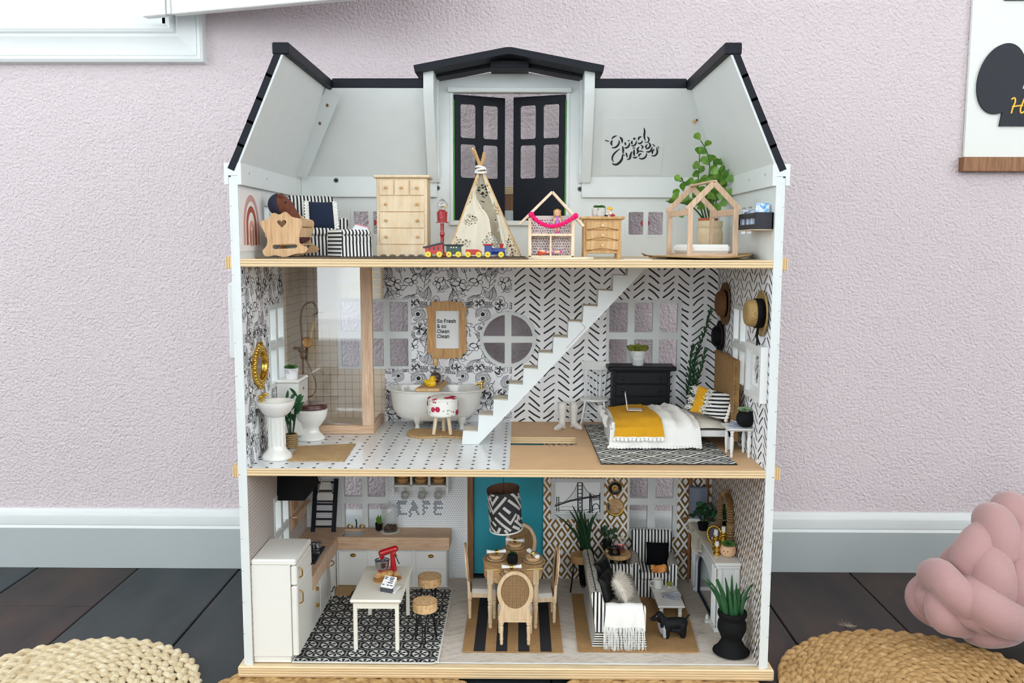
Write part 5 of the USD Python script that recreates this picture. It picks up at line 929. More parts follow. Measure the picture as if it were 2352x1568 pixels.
for i, (w, v) in enumerate((('So Fresh', 788), ('& so', 859), ('Clean', 930), ('Clean', 1000))):
    m = meshkit.text_mesh(w, .0052, .0003, bold=True); m = mv(m, s=(.93, 1, 1)); m.vertices[:, :2] = m.vertices[:, :2]; part(t, 'lettering', orient(m, 'xz', (Z3(978, 0)[0], FYb-.0013, Z3(0, v)[1])), 'ink')
# bathtub
BY_ = .2375; k = mpp(BY_-.03); o = px(1004, 988, .212); t = thing('bathtub', 'white footed bathtub under the round window', 'bathtub', (px(1004, 905, BY_)[0], BY_, FZM)); zr = px(1004, 902, BY_-.034)[2]-FZM; hx_ = .0715
P = []; secs = [(.55, .55, .0105), (.68, .72, .013), (.78, .84, .019), (.86, .93, .028), (.915, .97, zr-.004), (.93, .985, zr-.0015), (1.0, 1.06, zr-.0008), (1.005, 1.065, zr+.0006), (.985, 1.04, zr+.0014), (.915, .94, zr+.0008), (.88, .9, zr-.004), (.8, .8, zr-.02), (.62, .6, .014), (.3, .3, .0125)]
for fx, fy, z in secs:
    row = []
    for j in range(48):
        a_ = j/48*2*PI; ca, sa = math.cos(a_), math.sin(a_); e = .72; row.append([hx_*fx*np.sign(ca)*abs(ca)**e-(.0035*(1-fx)*3), .0325*fy*np.sign(sa)*abs(sa)**.8, z+(.0016*ca*ca if z > zr-.01 else 0)])
    P.append(row)
part(t, 'tub', cat([grid(P, closed_v=True), trimesh.convex.convex_hull(np.array(P[0])+[0, 0, 0]) if False else hull(np.vstack([P[0], np.array(P[0])+[0, 0, .0004]])), hull(np.vstack([P[-1], np.array(P[-1])-[0, 0, .0004]]))]), 'ceramic', smooth=40)
for x_ in (-.026, .036):
    for s in (-1, 1): part(t, 'foot', lathe(smoothprof([(.0036, 0), (.0042, .0008), (.003, .003), (.0028, .006), (.0055, .013), (.0065, .019)], 20), 16, (x_, s*.0205, 0)), 'ceramic')
part(t, 'faucet', blob([[(hx_-.009, 0, zr+.001, .0018), (hx_-.008, 0, zr+.009, .0015)], [(hx_-.009, 0, zr+.008, .0013), (hx_-.0135, -.001, zr+.0085, .0012), (hx_-.0155, -.001, zr+.006, .0011)], [(hx_-.0065, -.003, zr+.008, .0014), (hx_-.005, .004, zr+.012, .0016)]], .0008, 3), 'gold', 'gold tap', smooth=True)
cA = px(988, 893, .222); TZ = FZM+zr+.0022; t = thing('bath_tray', 'pale wooden board lying across the bathtub', 'tray', (cA[0], BY_, TZ), 0); mat('cork', 'd3ab78', .8, ramp=[(.3, 'b98d5c'), (.5, 'd6b07e'), (.72, 'e2c499')], vs=300, bump=.3, bs=500)
part(t, 'board', ext(Polygon([(-.0205, -.037), (.0125, -.037), (.018, .03), (-.0085, .034)]), .0042, 'xy', (.002, 0, 0)), 'cork')
mat('duck_yellow', 'ecc21c', .3, coat=.3); mat('duck_orange', 'd9621e', .4); c = px(988, 890, BY_-.025); t = thing('toy_duck', 'yellow toy duck on the board across the bathtub', 'toy duck', (c[0], BY_-.024, TZ+.0042), 0, sc=.88)
part(t, 'body', blob([[(0, 0, .0062, .0062), (.004, 0, .006, .0055)], [(-.003, 0, .0065, .005), (-.0095, 0, .0105, .0014)], [(.004, 0, .013, .0052)], [(-.001, -.005, .007, .0028), (-.005, -.005, .0085, .0015)], [(.003, 0, .008, .0042), (.004, 0, .012, .004)]], .0011, 5), 'duck_yellow', smooth=True); part(t, 'beak', blob([[(.008, 0, .0125, .0017), (.0108, 0, .0122, .001)]], .0008, 2), 'duck_orange', smooth=True)
for s in (-1, 1): part(t, 'eye', ball((.0066, s*.0042, .0145), .0009, 1), 'black_gloss')
mat('brown_beads', '4b342c', .5, bump=.9, bs=900, bd=.002, var=.3, vs=500); c = px(1001, 890, BY_+.005); t = thing('cork_bottle', 'small round glass bottle with brown filling and a cork behind the toy duck', 'bottle', (c[0], BY_+.006, TZ+.0042)); k = mpp(BY_)
part(t, 'glass', lathe(smoothprof([(.0, .0002), (.004, .0004), (.0085, .005), (.0088, .0115), (.006, .0172), (.0042, .0195), (.0042, .031), (.0047, .0315), (.004, .0318)], 40), 26), 'clear_glass', smooth=True); part(t, 'filling', ball((0, 0, .0088), (.0078, .0078, .0078), 3), 'brown_beads'); part(t, 'cork', cyl((0, 0, .0255), (0, 0, .0365), .0037, .0043, 18), 'cork')
# flowered stool
SYc = .182; o = at(1017, 999, 'z', ZM); k = mpp(SYc); t = thing('flowered_stool', 'round stool with a rose-patterned white cushion and three wooden legs', 'stool', (o[0], SYc, FZM+.0024)); zf = lambda py: px(1017, py, SYc)[2]-FZM-.0024; R_ = 36*k; z0, z1 = zf(953), zf(917)
prf_ = smoothprof([(R_*.93, z0), (R_, z0+.003), (R_*1.0, z1-.004), (R_*.965, z1), (R_*.98, z1+.0012), (R_*.85, z1+.0035), (R_*.4, z1+.0048), (0, z1+.005)], 40); mat('cotton_white', 'eceae3', .9); part(t, 'cushion', lathe(prf_, 40), 'cotton_white', smooth=True); mat('rose_red', 'c21f45', .85); mat('rose_dark', '7d1030', .85); mat('sprig_green', '3f5a3a', .85)
def onc(th, s, g, off=.00025):
    """wraps a flat patch onto the cushion: th around, s along its profile"""
    seg = np.r_[0, np.cumsum(np.linalg.norm(np.diff(prf_, axis=0), axis=1))]; v = np.array(g.vertices); ss = np.clip(s+v[:, 1], 0, seg[-1]); r = np.interp(ss, seg, prf_[:, 0]); z = np.interp(ss, seg, prf_[:, 1]); a_ = th+v[:, 0]/np.maximum(r, .004); nz = np.clip((ss-.019)/.008, 0, 1)
    return trimesh.Trimesh(np.stack([(r+off*(1-nz))*np.cos(a_), (r+off*(1-nz))*np.sin(a_), z+off*nz], -1), g.faces, process=False)
rg = np.random.RandomState(12); R1, R2, G1 = [], [], []
for i in range(30):
    th, s = rg.uniform(0, 2*PI), [.0045, .0115, .0165, .024, .03][i % 5]+rg.normal()*.0008
    if i % 5 == 4: th = i*1.3
    f = union_all([Point(.0021*math.cos(a_), .0021*math.sin(a_)).buffer(.0019*rg.uniform(.7, 1.1), 5) for a_ in np.arange(6)*PI/3]); R1.append(onc(th, s, trimesh.Trimesh(*[np.c_[v, v[:, 0]*0] if q == 0 else v for q, v in enumerate(trimesh.creation.triangulate_polygon(f, engine='earcut'))], process=False)))
    for g_, lst, of in ((union_all([LineString([(-.001, .0003), (0, -.0008), (.001, .0004)]).buffer(.0003), Point(0, .0004).buffer(.0004)]), R2, .0004),): lst.append(onc(th, s, trimesh.Trimesh(*[np.c_[v, v[:, 0]*0] if q == 0 else v for q, v in enumerate(trimesh.creation.triangulate_polygon(polys(g_)[0], engine='earcut'))], process=False), of))
for i in range(70):
    th, s = rg.uniform(0, 2*PI), rg.uniform(.002, .034); g_ = ell(0, 0, .0013, .00045, rg.uniform(0, 180)); G1.append(onc(th, s, trimesh.Trimesh(*[np.c_[v, v[:, 0]*0] if q == 0 else v for q, v in enumerate(trimesh.creation.triangulate_polygon(g_, engine='earcut'))], process=False), .0002))
part(t, 'rose_print', R1, 'rose_red', kind='stuff'); part(t, 'rose_heart_print', R2, 'rose_dark', kind='stuff'); part(t, 'sprig_print', G1, 'sprig_green', kind='stuff'); part(t, 'seam', tube([(R_*.985*math.cos(a_), R_*.985*math.sin(a_), z1+.0006) for a_ in np.linspace(0, 2*PI, 40)[:-1]], .0006, 6, closed=True), 'cotton_white')
for a_ in (-2.45, -.7, 1.57): part(t, 'leg', cyl((R_*.72*math.cos(a_), R_*.72*math.sin(a_), 0), (R_*.5*math.cos(a_), R_*.5*math.sin(a_), z0+.001), .0024, .0026, 16), 'pale_wood')
# ================================================================ BEDROOM
BZ0 = FZM-.0002
mat('burlap_head', 'bb9362', .95, weave=(230, ('y', 'z')), c2='7a5730', var=.12, vs=30)
mat('rug_black', '17191d', .95, bump=.6, bs=1800, bd=.0004); mat('rug_white', 'dedcd6', .95, bump=.6, bs=1800, bd=.0004)
rq = [tuple(at(*p, 'z', ZM)[:2]) for p in ((1382, 1067), (1693, 1068))]; r0, r1 = (.1125, .0255), (.2735, .0258); rgn = Polygon([r0, r1, (.262, .252), (.1085, .252)])
t = thing('diamond_rug', 'black and white diamond-woven rug under the bed', 'rug', (0, 0, BZ0)); part(t, 'ground', ext(rgn, .001, 'xy'), 'rug_black')
wp = []; cw, ch = .043, .036
for i in range(-1, 8):
    for j in range(-1, 14):
        for ox, oy in ((0, 0), (.5, .5)):
            cx_, cy_ = r0[0]+(i+ox)*cw, r0[1]+(j+oy)*ch
            for f0, f1 in ((1.0, .84), (.62, .44), (.22, .1)):
                d = Polygon([(cx_-cw*.5*f0, cy_), (cx_, cy_-ch*.5*f0), (cx_+cw*.5*f0, cy_), (cx_, cy_+ch*.5*f0)]); wp.append(d.difference(Polygon([(cx_-cw*.5*f1, cy_), (cx_, cy_-ch*.5*f1), (cx_+cw*.5*f1, cy_), (cx_, cy_+ch*.5*f1)])) if f1 else d)
part(t, 'woven_diamonds', flat(clip(wp, rgn.buffer(-.0004)), 'xy', (0, 0, .0012)), 'rug_white', kind='stuff')
BZ = BZ0+.0013
# white spindle-back chair
cyf = .238; o = px(1361, 977, cyf); k = mpp(.25); t = thing('spindle_chair', 'white spindle-back wooden chair between the boots and the black chest', 'chair', (o[0]+.002, cyf, FZM), -6); zs = px(1361, 917, cyf)[2]-FZM; zt_ = px(1361, 831, .262)[2]-FZM; w_ = 34*k
part(t, 'seat', lathe(smoothprof([(0, zs-.004), (w_*.9, zs-.004), (w_, zs-.0025), (w_*.98, zs-.0005), (w_*.85, zs), (0, zs-.0008)], 24), 30, (0, .012, 0), 1, .74), 'white_gloss')
for s in (-1, 1):
    for y_, sp in ((.0, 1.02), (.024, .92)): part(t, 'leg', cyl((s*w_*.62, y_+.003, zs-.003), (s*w_*sp*.88, y_-(.003 if y_ == 0 else -.002), 0), .0018, .0014, 12), 'white_gloss')
    part(t, 'stretcher', cyl((s*w_*.76, .001, zs*.42), (s*w_*.74, .0255, zs*.42), .0008, n=8), 'white_gloss')
    part(t, 'back_post', cyl((s*w_*.62, .028, zs-.002), (s*w_*.82, .0325, zt_-.004), .0012, n=10), 'white_gloss')
for z_ in (.3, .52): part(t, 'stretcher', cyl((-w_*.78, 0, zs*z_), (w_*.78, 0, zs*z_), .0008, n=8), 'white_gloss')
for i in range(4): f = -.6+i*.4; part(t, 'spindle', cyl((w_*.58*f, .0285, zs-.002), (w_*.72*f, .0325, zt_-.006), .0009, n=8), 'white_gloss')
part(t, 'crest_rail', hull([(s*w_*(.98 if z > zt_-.005 else .9), y_, z) for s in (-1, 1) for y_ in (.031, .034) for z in (zt_-.0125, zt_)]), 'white_gloss')
# boots
mat('boot_white', 'ded9d4', .5, bump=.2, bs=300)
for (x_, y_, Y_, rz, lb) in ((1291, 985, .226, -42, 'left white riding boot standing before the herringbone wall'), (1318, 982, .232, 38, 'right white riding boot standing beside the spindle-back chair')):
    c = at(x_, y_, 'z', ZM); t = thing('riding_boot', lb, 'boot', (c[0], Y_, FZM), rz); hb = px(x_, 925, Y_)[2]-ZM
    part(t, 'shaft', [blob([[(0, 0, .0058, .0048), (0, .0006, hb*.45, .0048)], [(0, .0006, hb*.45, .0048), (0, 0, hb-.006, .0064), (0, 0, hb-.0045, .0062)], [(0, 0, .0055, .0045), (0, -.009, .0034, .0032), (0, -.0145, .0026, .0023)], [(0, .0022, .006, .0036), (0, .003, .0034, .0028)]], .0016, 6)], 'boot_white', smooth=True)
    part(t, 'boot_top', lathe([(.0062, hb-.003), (.0068, hb+.0004), (.006, hb+.0004), (.0055, hb-.001), (0, hb-.001)], 24), 'boot_white'); part(t, 'sole', hull([(sx*.0032*f, y_, z) for sx in (-1, 1) for y_, f in ((-.0165, .5), (-.012, 1), (-.004, .9)) for z in (0, .001)]), 'boot_white'); part(t, 'heel', bb(-.0028, .0028, .0, .0056, 0, .0032, .0004), 'boot_white')
# black chest with planter
DY = .239; o = px(1472, 960, DY); hd_ = px(1472, 841, DY)[2]-FZM; mat('chest_black', '0f1217', .5, spec=.3, var=.15, vs=200, st=(1, 8, 8)); t = thing('chest_of_drawers', 'black painted chest of drawers under the bedroom window', 'chest of drawers', (o[0], DY, FZM)); k = mpp(DY)
for sx in (-1, 1):
    for y_ in (.002, .026): part(t, 'foot', bb(sx*.0375-.0025, sx*.0375+.0025, y_-.002, y_+.003, 0, .0052, .0003), 'chest_black')
chest(t, 133*k, hd_, .033, [(1, 1, (.14, .86)), (1, 1, (.14, .86)), (1, 1, (.14, .86)), (1, 1, (.14, .86))], 'chest_black', 'black_gloss', (.0075, .0065), .005, .0021, None, .006)
c = px(1465, 842, .252); t = thing('flower_pot', 'white flower pot with a raised garland and green-brown succulent on the black chest', 'plant', (c[0], .252, FZM+hd_)); k = mpp(.252); R_, H_ = 18*k, 34*k
part(t, 'pot', lathe([(R_*.68, 0), (R_*.9, H_*.68), (R_*1.0, H_*.69), (R_*1.03, H_), (R_*.9, H_), (R_*.86, H_*.9), (0, H_*.9)], 32), 'white_paint')
for i in range(13): f = (i-6)/6; a_ = -PI/2+f*1.25; part(t, 'garland_bead', ball((R_*.85*math.cos(a_), R_*.85*math.sin(a_), H_*(.36+.26*f*f)), .00095, 1), 'white_gloss')
rg = np.random.RandomState(4)
for i in range(34): a_ = i*2.4; r_ = R_*.85*math.sqrt(i/34); b_ = np.array([r_*math.cos(a_), r_*math.sin(a_), H_*.9]); part(t, 'leaf', blade(b_, b_+np.array([math.cos(a_)*.006*r_/R_*1.6, math.sin(a_)*.006*r_/R_*1.6, .0105-.004*r_/R_+.002*rg.rand()]), .0062, (0, 0, .001), 6, .3), 'leaf_olive', smooth=True)
# bed
X0, X1, YF, YB = .1325, .2845, .102, .205; zr0, zr1 = BZ+.0155, BZ+.0235; t = thing('bed', 'white wooden bed with a burlap-covered headboard', 'bed')
part(t, 'footboard', [bb(X0, X0+.004, YF, YB, BZ, BZ+.0335, .0006)], 'white_gloss')
for y_ in (YF, YB-.004): part(t, 'side_rail', bb(X0+.004, X1, y_, y_+.004, zr0, zr1, .0005), 'white_gloss')
for y_ in (YF, YB-.006): part(t, 'leg', bb(X1-.007, X1-.001, y_, y_+.006, FZM, zr1, .0005), 'white_gloss')
part(t, 'slat_base', bb(X0+.004, X1-.001, YF+.004, YB-.004, zr1-.003, zr1-.001, .0002), 'pale_wood')
hp, hq = px(1698, 829, YF-.008), px(1641, 813, YB); zh = hp[2]
hb_ = part(t, 'headboard', hull([(X1+dx, y_, z+dz) for dx in (0, .0062) for y_, dz in ((YF-.006, .0), (YB+.006, .0)) for z in (BZ0+.012, zh)]), 'burlap_head')
part(t, 'burlap_hem', [tube([(X1-.0005, YF-.006+.0012*math.sin(i), BZ0+.014+(zh-BZ0-.014)*i/26) for i in range(27)], .0011, 6), tube([(X1-.0005, YF-.006+(YB-YF+.012)*i/22, zh-.0022+.0007*math.sin(i*1.7)) for i in range(23)], .0012, 6)], 'burlap_head')
t = thing('mattress', 'pale grey mattress on the white bed', 'mattress'); mz = zr1-.0008; P = []
n, m = 30, 24
def mtop(x, y): u, v = (x-X0-.004)/(X1-X0-.005), (y-YF)/(YB-YF); return mz+.0135*np.clip(16*u*(1-u)*v*(1-v)+.0, 0, 1)**.28+.0012*(meshkit.noise(np.stack([x*90, y*90, x*0], -1), 3)-.5)
xs_, ys_ = np.meshgrid(np.linspace(X0+.0045, X1-.0008, n), np.linspace(YF+.0005, YB-.0005, m), indexing='ij'); top = np.stack([xs_, ys_, mtop(xs_, ys_)], -1); bot = np.stack([xs_, ys_, xs_*0+mz], -1)
part(t, 'ticking', [grid(top), grid(bot[::-1])], 'cream_cloth', smooth=True)
# blanket draped over the front
def drape_cloth(x0, x1, yb, zdown, off, nx, ny, seed, wr=.0016, slant=0., side=None, x0b=None):
    P = []
    for i in range(nx):
        u = i/(nx-1); row = []
        for j in range(ny):
            v = j/(ny-1); xb = (x0 if x0b is None else x0b)+(x1+slant-(x0 if x0b is None else x0b))*u; xf = x0+(x1-x0)*u; Ltop = .62
            if v < Ltop: f = v/Ltop; y = yb+(YF-.002-yb)*f; x = xb+(xf-xb)*f; z = max(float(mtop(np.array(min(max(x, X0+.012), X1-.02)), np.array(min(max(y, YF+.012), YB-.014)))), mz+.004)+off-.006*max(0, (f-.86)/.14)**2
            else: f = (v-Ltop)/(1-Ltop); y = YF-.002-off-.0035*math.sin(f*PI/2)-.0012*math.sin(u*23+seed)*f; x = xf+(u-.5)*.004*f; zt0 = mz+.0075+off-.006; z = zt0+(zdown-zt0)*f
            w = meshkit.noise(np.array([x*70+seed, y*45, z*40]), seed)-.5; z += wr*w*(1 if v < Ltop else .2); y -= .0008*w
            row.append([x, y, z])
        P.append(row)
    return np.array(P)
mat('blanket_white', 'eeece7', .95, bump=.7, bs=900, bd=.0008, sheen=.2); t = thing('bed_blanket', 'fluffy white blanket draped over the front of the white bed', 'blanket'); P = drape_cloth(X0-.002, .243, YB-.002, BZ+.0065, .0035, 60, 46, 5, .004, -.018)
for j in range(46):   # gathered fold along the right side and at the foot
    for i in range(60):
        u = i/59; P[i, j, 2] += .0045*math.exp(-((u-.9)/.05)**2)*(1 if j < 29 else .3)+.002*math.exp(-((u-.72)/.04)**2)*(j < 29)
    P[0:3, j, 2] -= np.array([.006, .003, .001])*(j < 29)
part(t, 'cloth', grid(P), 'blanket_white', smooth=True); hem = P[:, -1]; part(t, 'lace_hem', [tube(hem+[0, -.0004, -.0006], .0009, 6)], 'blanket_white', smooth=True)
for i in range(0, 59, 2): part(t, 'lace_scallop', ball(hem[i]+np.array([0, -.0005, -.0026]), (.0023, .0009, .0021), 1), 'blanket_white', smooth=True)
part(t, 'foot_ruffle', grid([[[X0-.0045-.003*math.sin(PI*v)+.0018*math.sin(u*16+v*3), YF+.01+u*(YB-YF-.014), mz+.015-v*(.012+.003*math.sin(u*11))] for v in np.linspace(0, 1, 8)] for u in np.linspace(0, 1, 26)]), 'blanket_white', smooth=True)
mat('mustard', 'd39a14', .95, bump=.9, bs=1200, bd=.0008, var=.08, vs=500); t = thing('yellow_throw', 'mustard yellow throw with white pompom trim across the bed', 'throw'); xa, xb_ = px(1412, 985, YF)[0], px(1520, 987, YF)[0]
P = drape_cloth(xa, xb_, YB-.004, BZ+.017, .0056, 26, 40, 9, .0022, -.013, x0b=px(1393, 905, YB)[0]); part(t, 'cloth', grid(P), 'mustard', smooth=True); hem = P[:, -1]; part(t, 'trim_band', [tube(hem+[0, -.0006, -.0004], .0011, 6)], 'white_cloth', smooth=True)
for i in range(0, 26, 2): m_ = ball((0, 0, 0), .0026, 2); part(t, 'trim_pompom', mv(m_, hem[i]+np.array([0, -.0008, -.0032])), 'white_cloth', smooth=True)
# laptop
c = px(1459, 928, .145); zl = float(mtop(np.array(c[0]), np.array(.145)))+.0072; t = thing('laptop', 'small open white laptop on the yellow throw', 'laptop', (c[0], .145, zl), -8); mat('laptop_grey', 'cfc8c2', .4); part(t, 'keyboard_base', bb(-.0095, .0095, -.0085, .0085, 0, .0011, .0004), 'laptop_grey')
part(t, 'screen', mv(bb(-.0005, .0005, -.0085, .0085, 0, .0225, .0003), (-.0098, 0, .0008), ry=-9), 'white_gloss')
for i in range(4): part(t, 'key_row', [bb(-.0065+i*.0032, -.0042+i*.0032, -.007, .007, .001, .0013, .0001)], 'laptop_grey')
# pillow leaning at the headboard
c = px(1633, 924, .13); t = thing('fringed_pillow', 'yellow, white and black striped pillow with tassels on the bed', 'pillow', (c[0], .125, c[2]), -22); R_ = dict(rx=-24, ry=12); pm = cushion(.047, .036, .012, 24, seed=3)
fc = pm.vertices[pm.faces].mean(1)[:, 0]; 
for nm, lo, hi, mm in (('yellow_panel', -1, -.0085, 'mustard'), ('striped_panel', -.0085, 1, 'stripe_z')): part(t, nm, mv(trimesh.Trimesh(pm.vertices, pm.faces[(fc >= lo) & (fc < hi)], process=False), **R_), mm, smooth=True)
rg = np.random.RandomState(6)
for nm, xm, cnt, L in (('fringe', -.006, 90, .0055), ('edge_fringe', -.0235, 60, .0065)):
    ms = []
    for i in range(cnt): z_ = rg.uniform(-.016, .016); d = np.array([rg.normal()*.6-(.9 if nm == 'edge_fringe' else 0), -1.1*rg.rand()-.2, rg.normal()*.5]); d *= L/np.linalg.norm(d); b = np.array([xm+rg.normal()*.0018, -.0055 if nm == 'fringe' else 0, z_]); ms.append(tube([b, b+d*.6, b+d], .00035, 4))
    part(t, nm, mv(cat(ms), **R_), 'lace', kind='stuff')
for i in range(9): m_ = ball((.0235, -.001, -.017+i*.0042), (.0025, .0022, .0024), 2); part(t, 'pompom', mv(m_, **R_), 'lace', smooth=True)
# nightstand with books and round pot
nx0, nx1, ny0, ny1 = .2715, .2985, .0585, .0905; nh = px(1709, 985, ny0-.003)[2]-FZM; t = thing('nightstand', 'white nightstand with turned legs beside the bed', 'nightstand', (0, 0, FZM)); part(t, 'table_top', [hull([(x, y, z) for x, y, z in [(a, b, nh-.0035) for a in (nx0-.001, nx1+.0005) for b in (ny0-.001, ny1)]+[(a, b, nh-.001) for a in (nx0-.0035, nx1+.0008) for b in (ny0-.004, ny1+.002)]+[(a, b, nh) for a in (nx0-.003, nx1+.0008) for b in (ny0-.0035, ny1+.002)]])], 'white_gloss')
lp = smoothprof([(.0012, 0), (.0016, .0012), (.0017, .0035), (.0012, .0045), (.0016, .006), (.0024, nh*.5), (.0022, nh*.66), (.0014, nh*.72), (.0024, nh*.76), (.0014, nh*.8), (.0025, nh*.84), (.0025, nh-.003)], 40)
for x_ in (nx0+.003, nx1-.003):
    for y_ in (ny0+.002, ny1-.003): part(t, 'leg', lathe(lp, 16, (x_, y_, 0)), 'white_gloss')
c = np.array([px(1713, 962, .066)[0], .068, FZM+nh]); R_ = .0112; t = thing('round_planter', 'matt black round planter with a pale green succulent on the nightstand', 'plant', tuple(c)); part(t, 'planter', lathe([(R_*math.sin(a_), R_*.93-R_*math.cos(a_)) for a_ in np.linspace(.35, 2.45, 26)]+[(0, R_*1.7)], 32), 'black_matte', smooth=True); succulent(t, (-.001, 0, R_*1.62), .0115, 'leaf_pale', 24, .8, 5)
mat('page_blue', 'a9b2cc', .5)
for i, (cn_, m_) in enumerate((('pages spread like a fan', 'paper'), ('grey-blue pages below the fanned book', 'page_blue'))):
    c2 = px(1684, 975, .072); t = thing('open_book', f'small open book with {cn_} on the nightstand' if i == 0 else f'small book with {cn_} on the nightstand', 'book', (c2[0]+.004, .074-.002*i, FZM+nh+(.0008 if i == 0 else 0)), 24)
    if i: part(t, 'cover', bb(-.0095, .009, -.006, .0062, 0, .0006, .0001), m_)
    else:
        for j in range(5): part(t, 'page', mv(bb(-.0092, .0005, -.0055, .0055, 0, .0003, .0001), (.003, 0, 0), ry=4+j*9), 'paper' if j % 2 == 0 else 'page_blue')
# tall leafy plant in the corner behind the bed
o = np.array([px(1580, 940, .248)[0], .25, FZM]); t = thing('tall_plant', 'tall dark green plant with narrow leaves in the corner behind the bed', 'plant', tuple(o)); rg = np.random.RandomState(9); part(t, 'pot', lathe([(.007, 0), (.0095, .02), (.0085, .02), (.008, .018), (0, .018)], 24), 'black_matte')
def sp3(pts): return spline([px(a_, b_, .25+d)-o for a_, b_, d in pts], 40)
for pts, n in (([(1580, 950, 0), (1590, 880, 0), (1604, 800, -.005), (1622, 750, -.01), (1634, 705, -.012)], 46), ([(1585, 910, -.002), (1608, 850, -.01), (1622, 800, -.012)], 22), ([(1578, 930, 0), (1583, 860, -.004), (1592, 790, -.006)], 26)):
    c = sp3(pts); part(t, 'stem', tube(c, np.linspace(.001, .0004, 40), 6), 'leaf_dark')
    for i in range(n):
        f = .12+.86*i/n; j = int(f*39); tg = c[min(j+1, 39)]-c[j-1]; tg /= np.linalg.norm(tg); a_ = i*2.2; d = tg*1.5+.75*np.array([math.cos(a_), -.5*abs(math.sin(a_)), .15]); d /= np.linalg.norm(d); part(t, 'leaf', blade(c[j], c[j]+d*(.0125-.004*f), .0028, (0, 0, .0008), 5, .3), 'leaf_dark' if i % 3 else 'leaf_deep', smooth=True)
# hats on the right wall
def hat(name, label, Yc, zc, R, Rc, Hc, m, band, by, wob=0, X=.2985):
    t = thing(name, label, 'hat', (X, Yc, zc)); T = lambda g: mv(g, ry=-90)
    part(t, 'brim', T(lathe(smoothprof([(Rc*.9, .001), (R*.8, .0016), (R*.97, .0034), (R, .0026), (R*.9, .0008), (Rc*.9, 0)], 30), 44)), m, smooth=True); part(t, 'crown', T(lathe(smoothprof([(Rc*1.03, .0008), (Rc, .004), (Rc*.93, Hc*.75), (Rc*.78, Hc*.95), (Rc*.45, Hc), (0, Hc*.96)], 30), 40)), m, smooth=True)
    part(t, 'hat_band', T(lathe([(Rc*1.035, .0014), (Rc*1.04, .0046+by), (Rc*.99, .0048+by)], 40)), band, smooth=True); return t
mat('straw_gold', 'c2a36c', .85, weave=(300, ('y', 'z')), c2='8d6f3e', var=.12, vs=60); mat('straw_dark', '96693a', .85, weave=(300, ('y', 'z')), c2='5a3a1c', var=.2, vs=60)
h1 = at(1667, 697, 'x', .298); hat('sun_hat', 'brown straw hat with a dark band on the bedroom wall, upper left one', h1[1], h1[2], .0295, .018, .0135, 'straw_dark', 'black_matte', -.001)
h2 = at(1656, 772, 'x', .298); hat('felt_hat', 'black hat with a thin brown band below the brown straw hat', h2[1], h2[2], .0225, .0145, .0125, 'black_matte', 'plush_brown', -.002)
h3 = at(1752, 719, 'x', .298); Yh = h3[1]; t = hat('sun_hat', 'pale straw hat with a wide black ribbon near the front of the bedroom wall', Yh, h3[2], .0268, .0165, .0215, 'straw_gold', 'black_matte', .0055)
for s, e in ((0, -.038), (1, -.035)): part(t, 'ribbon_tail', tube(spline([(-.006, -.004, -.0165), (-.008-.002*s, -.007-.004*s, -.026), (-.007, -.004-.012*s, e)], 14), .0011, 6, flat=.4), 'black_matte')
# framed drawing on the right wall
t = thing('wall_picture', 'deep white frame with a grey sketch on the bedroom wall', 'picture'); ya, yb = .0045, .0735; za_, zb_ = at(1747, 929, 'x', .291)[2], at(1747, 797, 'x', .291)[2]; fr = sbox(ya, za_, yb, zb_)
part(t, 'frame', ext(fr.difference(sbox(ya+.0065, za_+.0065, yb-.0065, zb_-.0065)), .0085, 'yz', (.2907, 0, 0)), 'white_gloss'); part(t, 'mount', ext(sbox(ya+.006, za_+.006, yb-.006, zb_-.006).difference(sbox(ya+.015, za_+.014, yb-.015, zb_-.014)), .0005, 'yz', (.2958, 0, 0)), 'white_paint'); part(t, 'print', ext(sbox(ya+.006, za_+.006, yb-.006, zb_-.006), .0005, 'yz', (.2964, 0, 0)), 'paper')
rg = np.random.RandomState(2); cy_, cz_ = (ya+yb)/2, (za_+zb_)/2; sk = []
for i in range(170):
    y_, z_ = rg.normal()*.006, rg.uniform(-.012, .02); w = math.sqrt(max(0, 1-(z_/.021)**2)); 
    if z_ < -.004: y_ *= .45
    sk.append(LineString([(cy_+y_*w, cz_+z_), (cy_+y_*w+rg.normal()*.002, cz_+z_+rg.normal()*.0025)]).buffer(.0002, quad_segs=1))
part(t, 'sketch', flat(sk, 'yz', (.2962, 0, 0)), 'ink', kind='stuff')
# ================================================================ GROUND FLOOR: papers
FB = ZB+.0002
for i, c_ in enumerate(('b9ab9c', 'a89a8b', 'c6b9aa', 'd2c7ba')): mat(f'herring_{i}', c_, .55, ramp=[(.3, c_), (.62, 'd8cec2'), (.8, '9a8b7c')], vs=90, st=(1, 5, 1))
fp = part(H, 'floor_paper', ext(sbox(-.2995, .006, .2995, HD), .0003, 'xy', (0, 0, ZB-.0012+.001)), 'paper'); HB = [[], [], [], []]; rg = np.random.RandomState(1); lim = sbox(-.2990, .0085, .2990, HD)
for i in range(30):
    x = -.3+i*.0205; s = 1 if i % 2 else -1; y = -.03
    while y < .3:
        q = Polygon([(x, y), (x+.0205, y+s*.0105), (x+.0205, y+s*.0105+.0037), (x, y+.0037)]).intersection(lim)
        if not q.is_empty: HB[rg.randint(4)].append(q)
        y += .0040
for i in range(4): part(fp, 'herringbone_print', flat(HB[i], 'xy', (0, 0, FB)), f'herring_{i}', kind='stuff')
FB += .0002
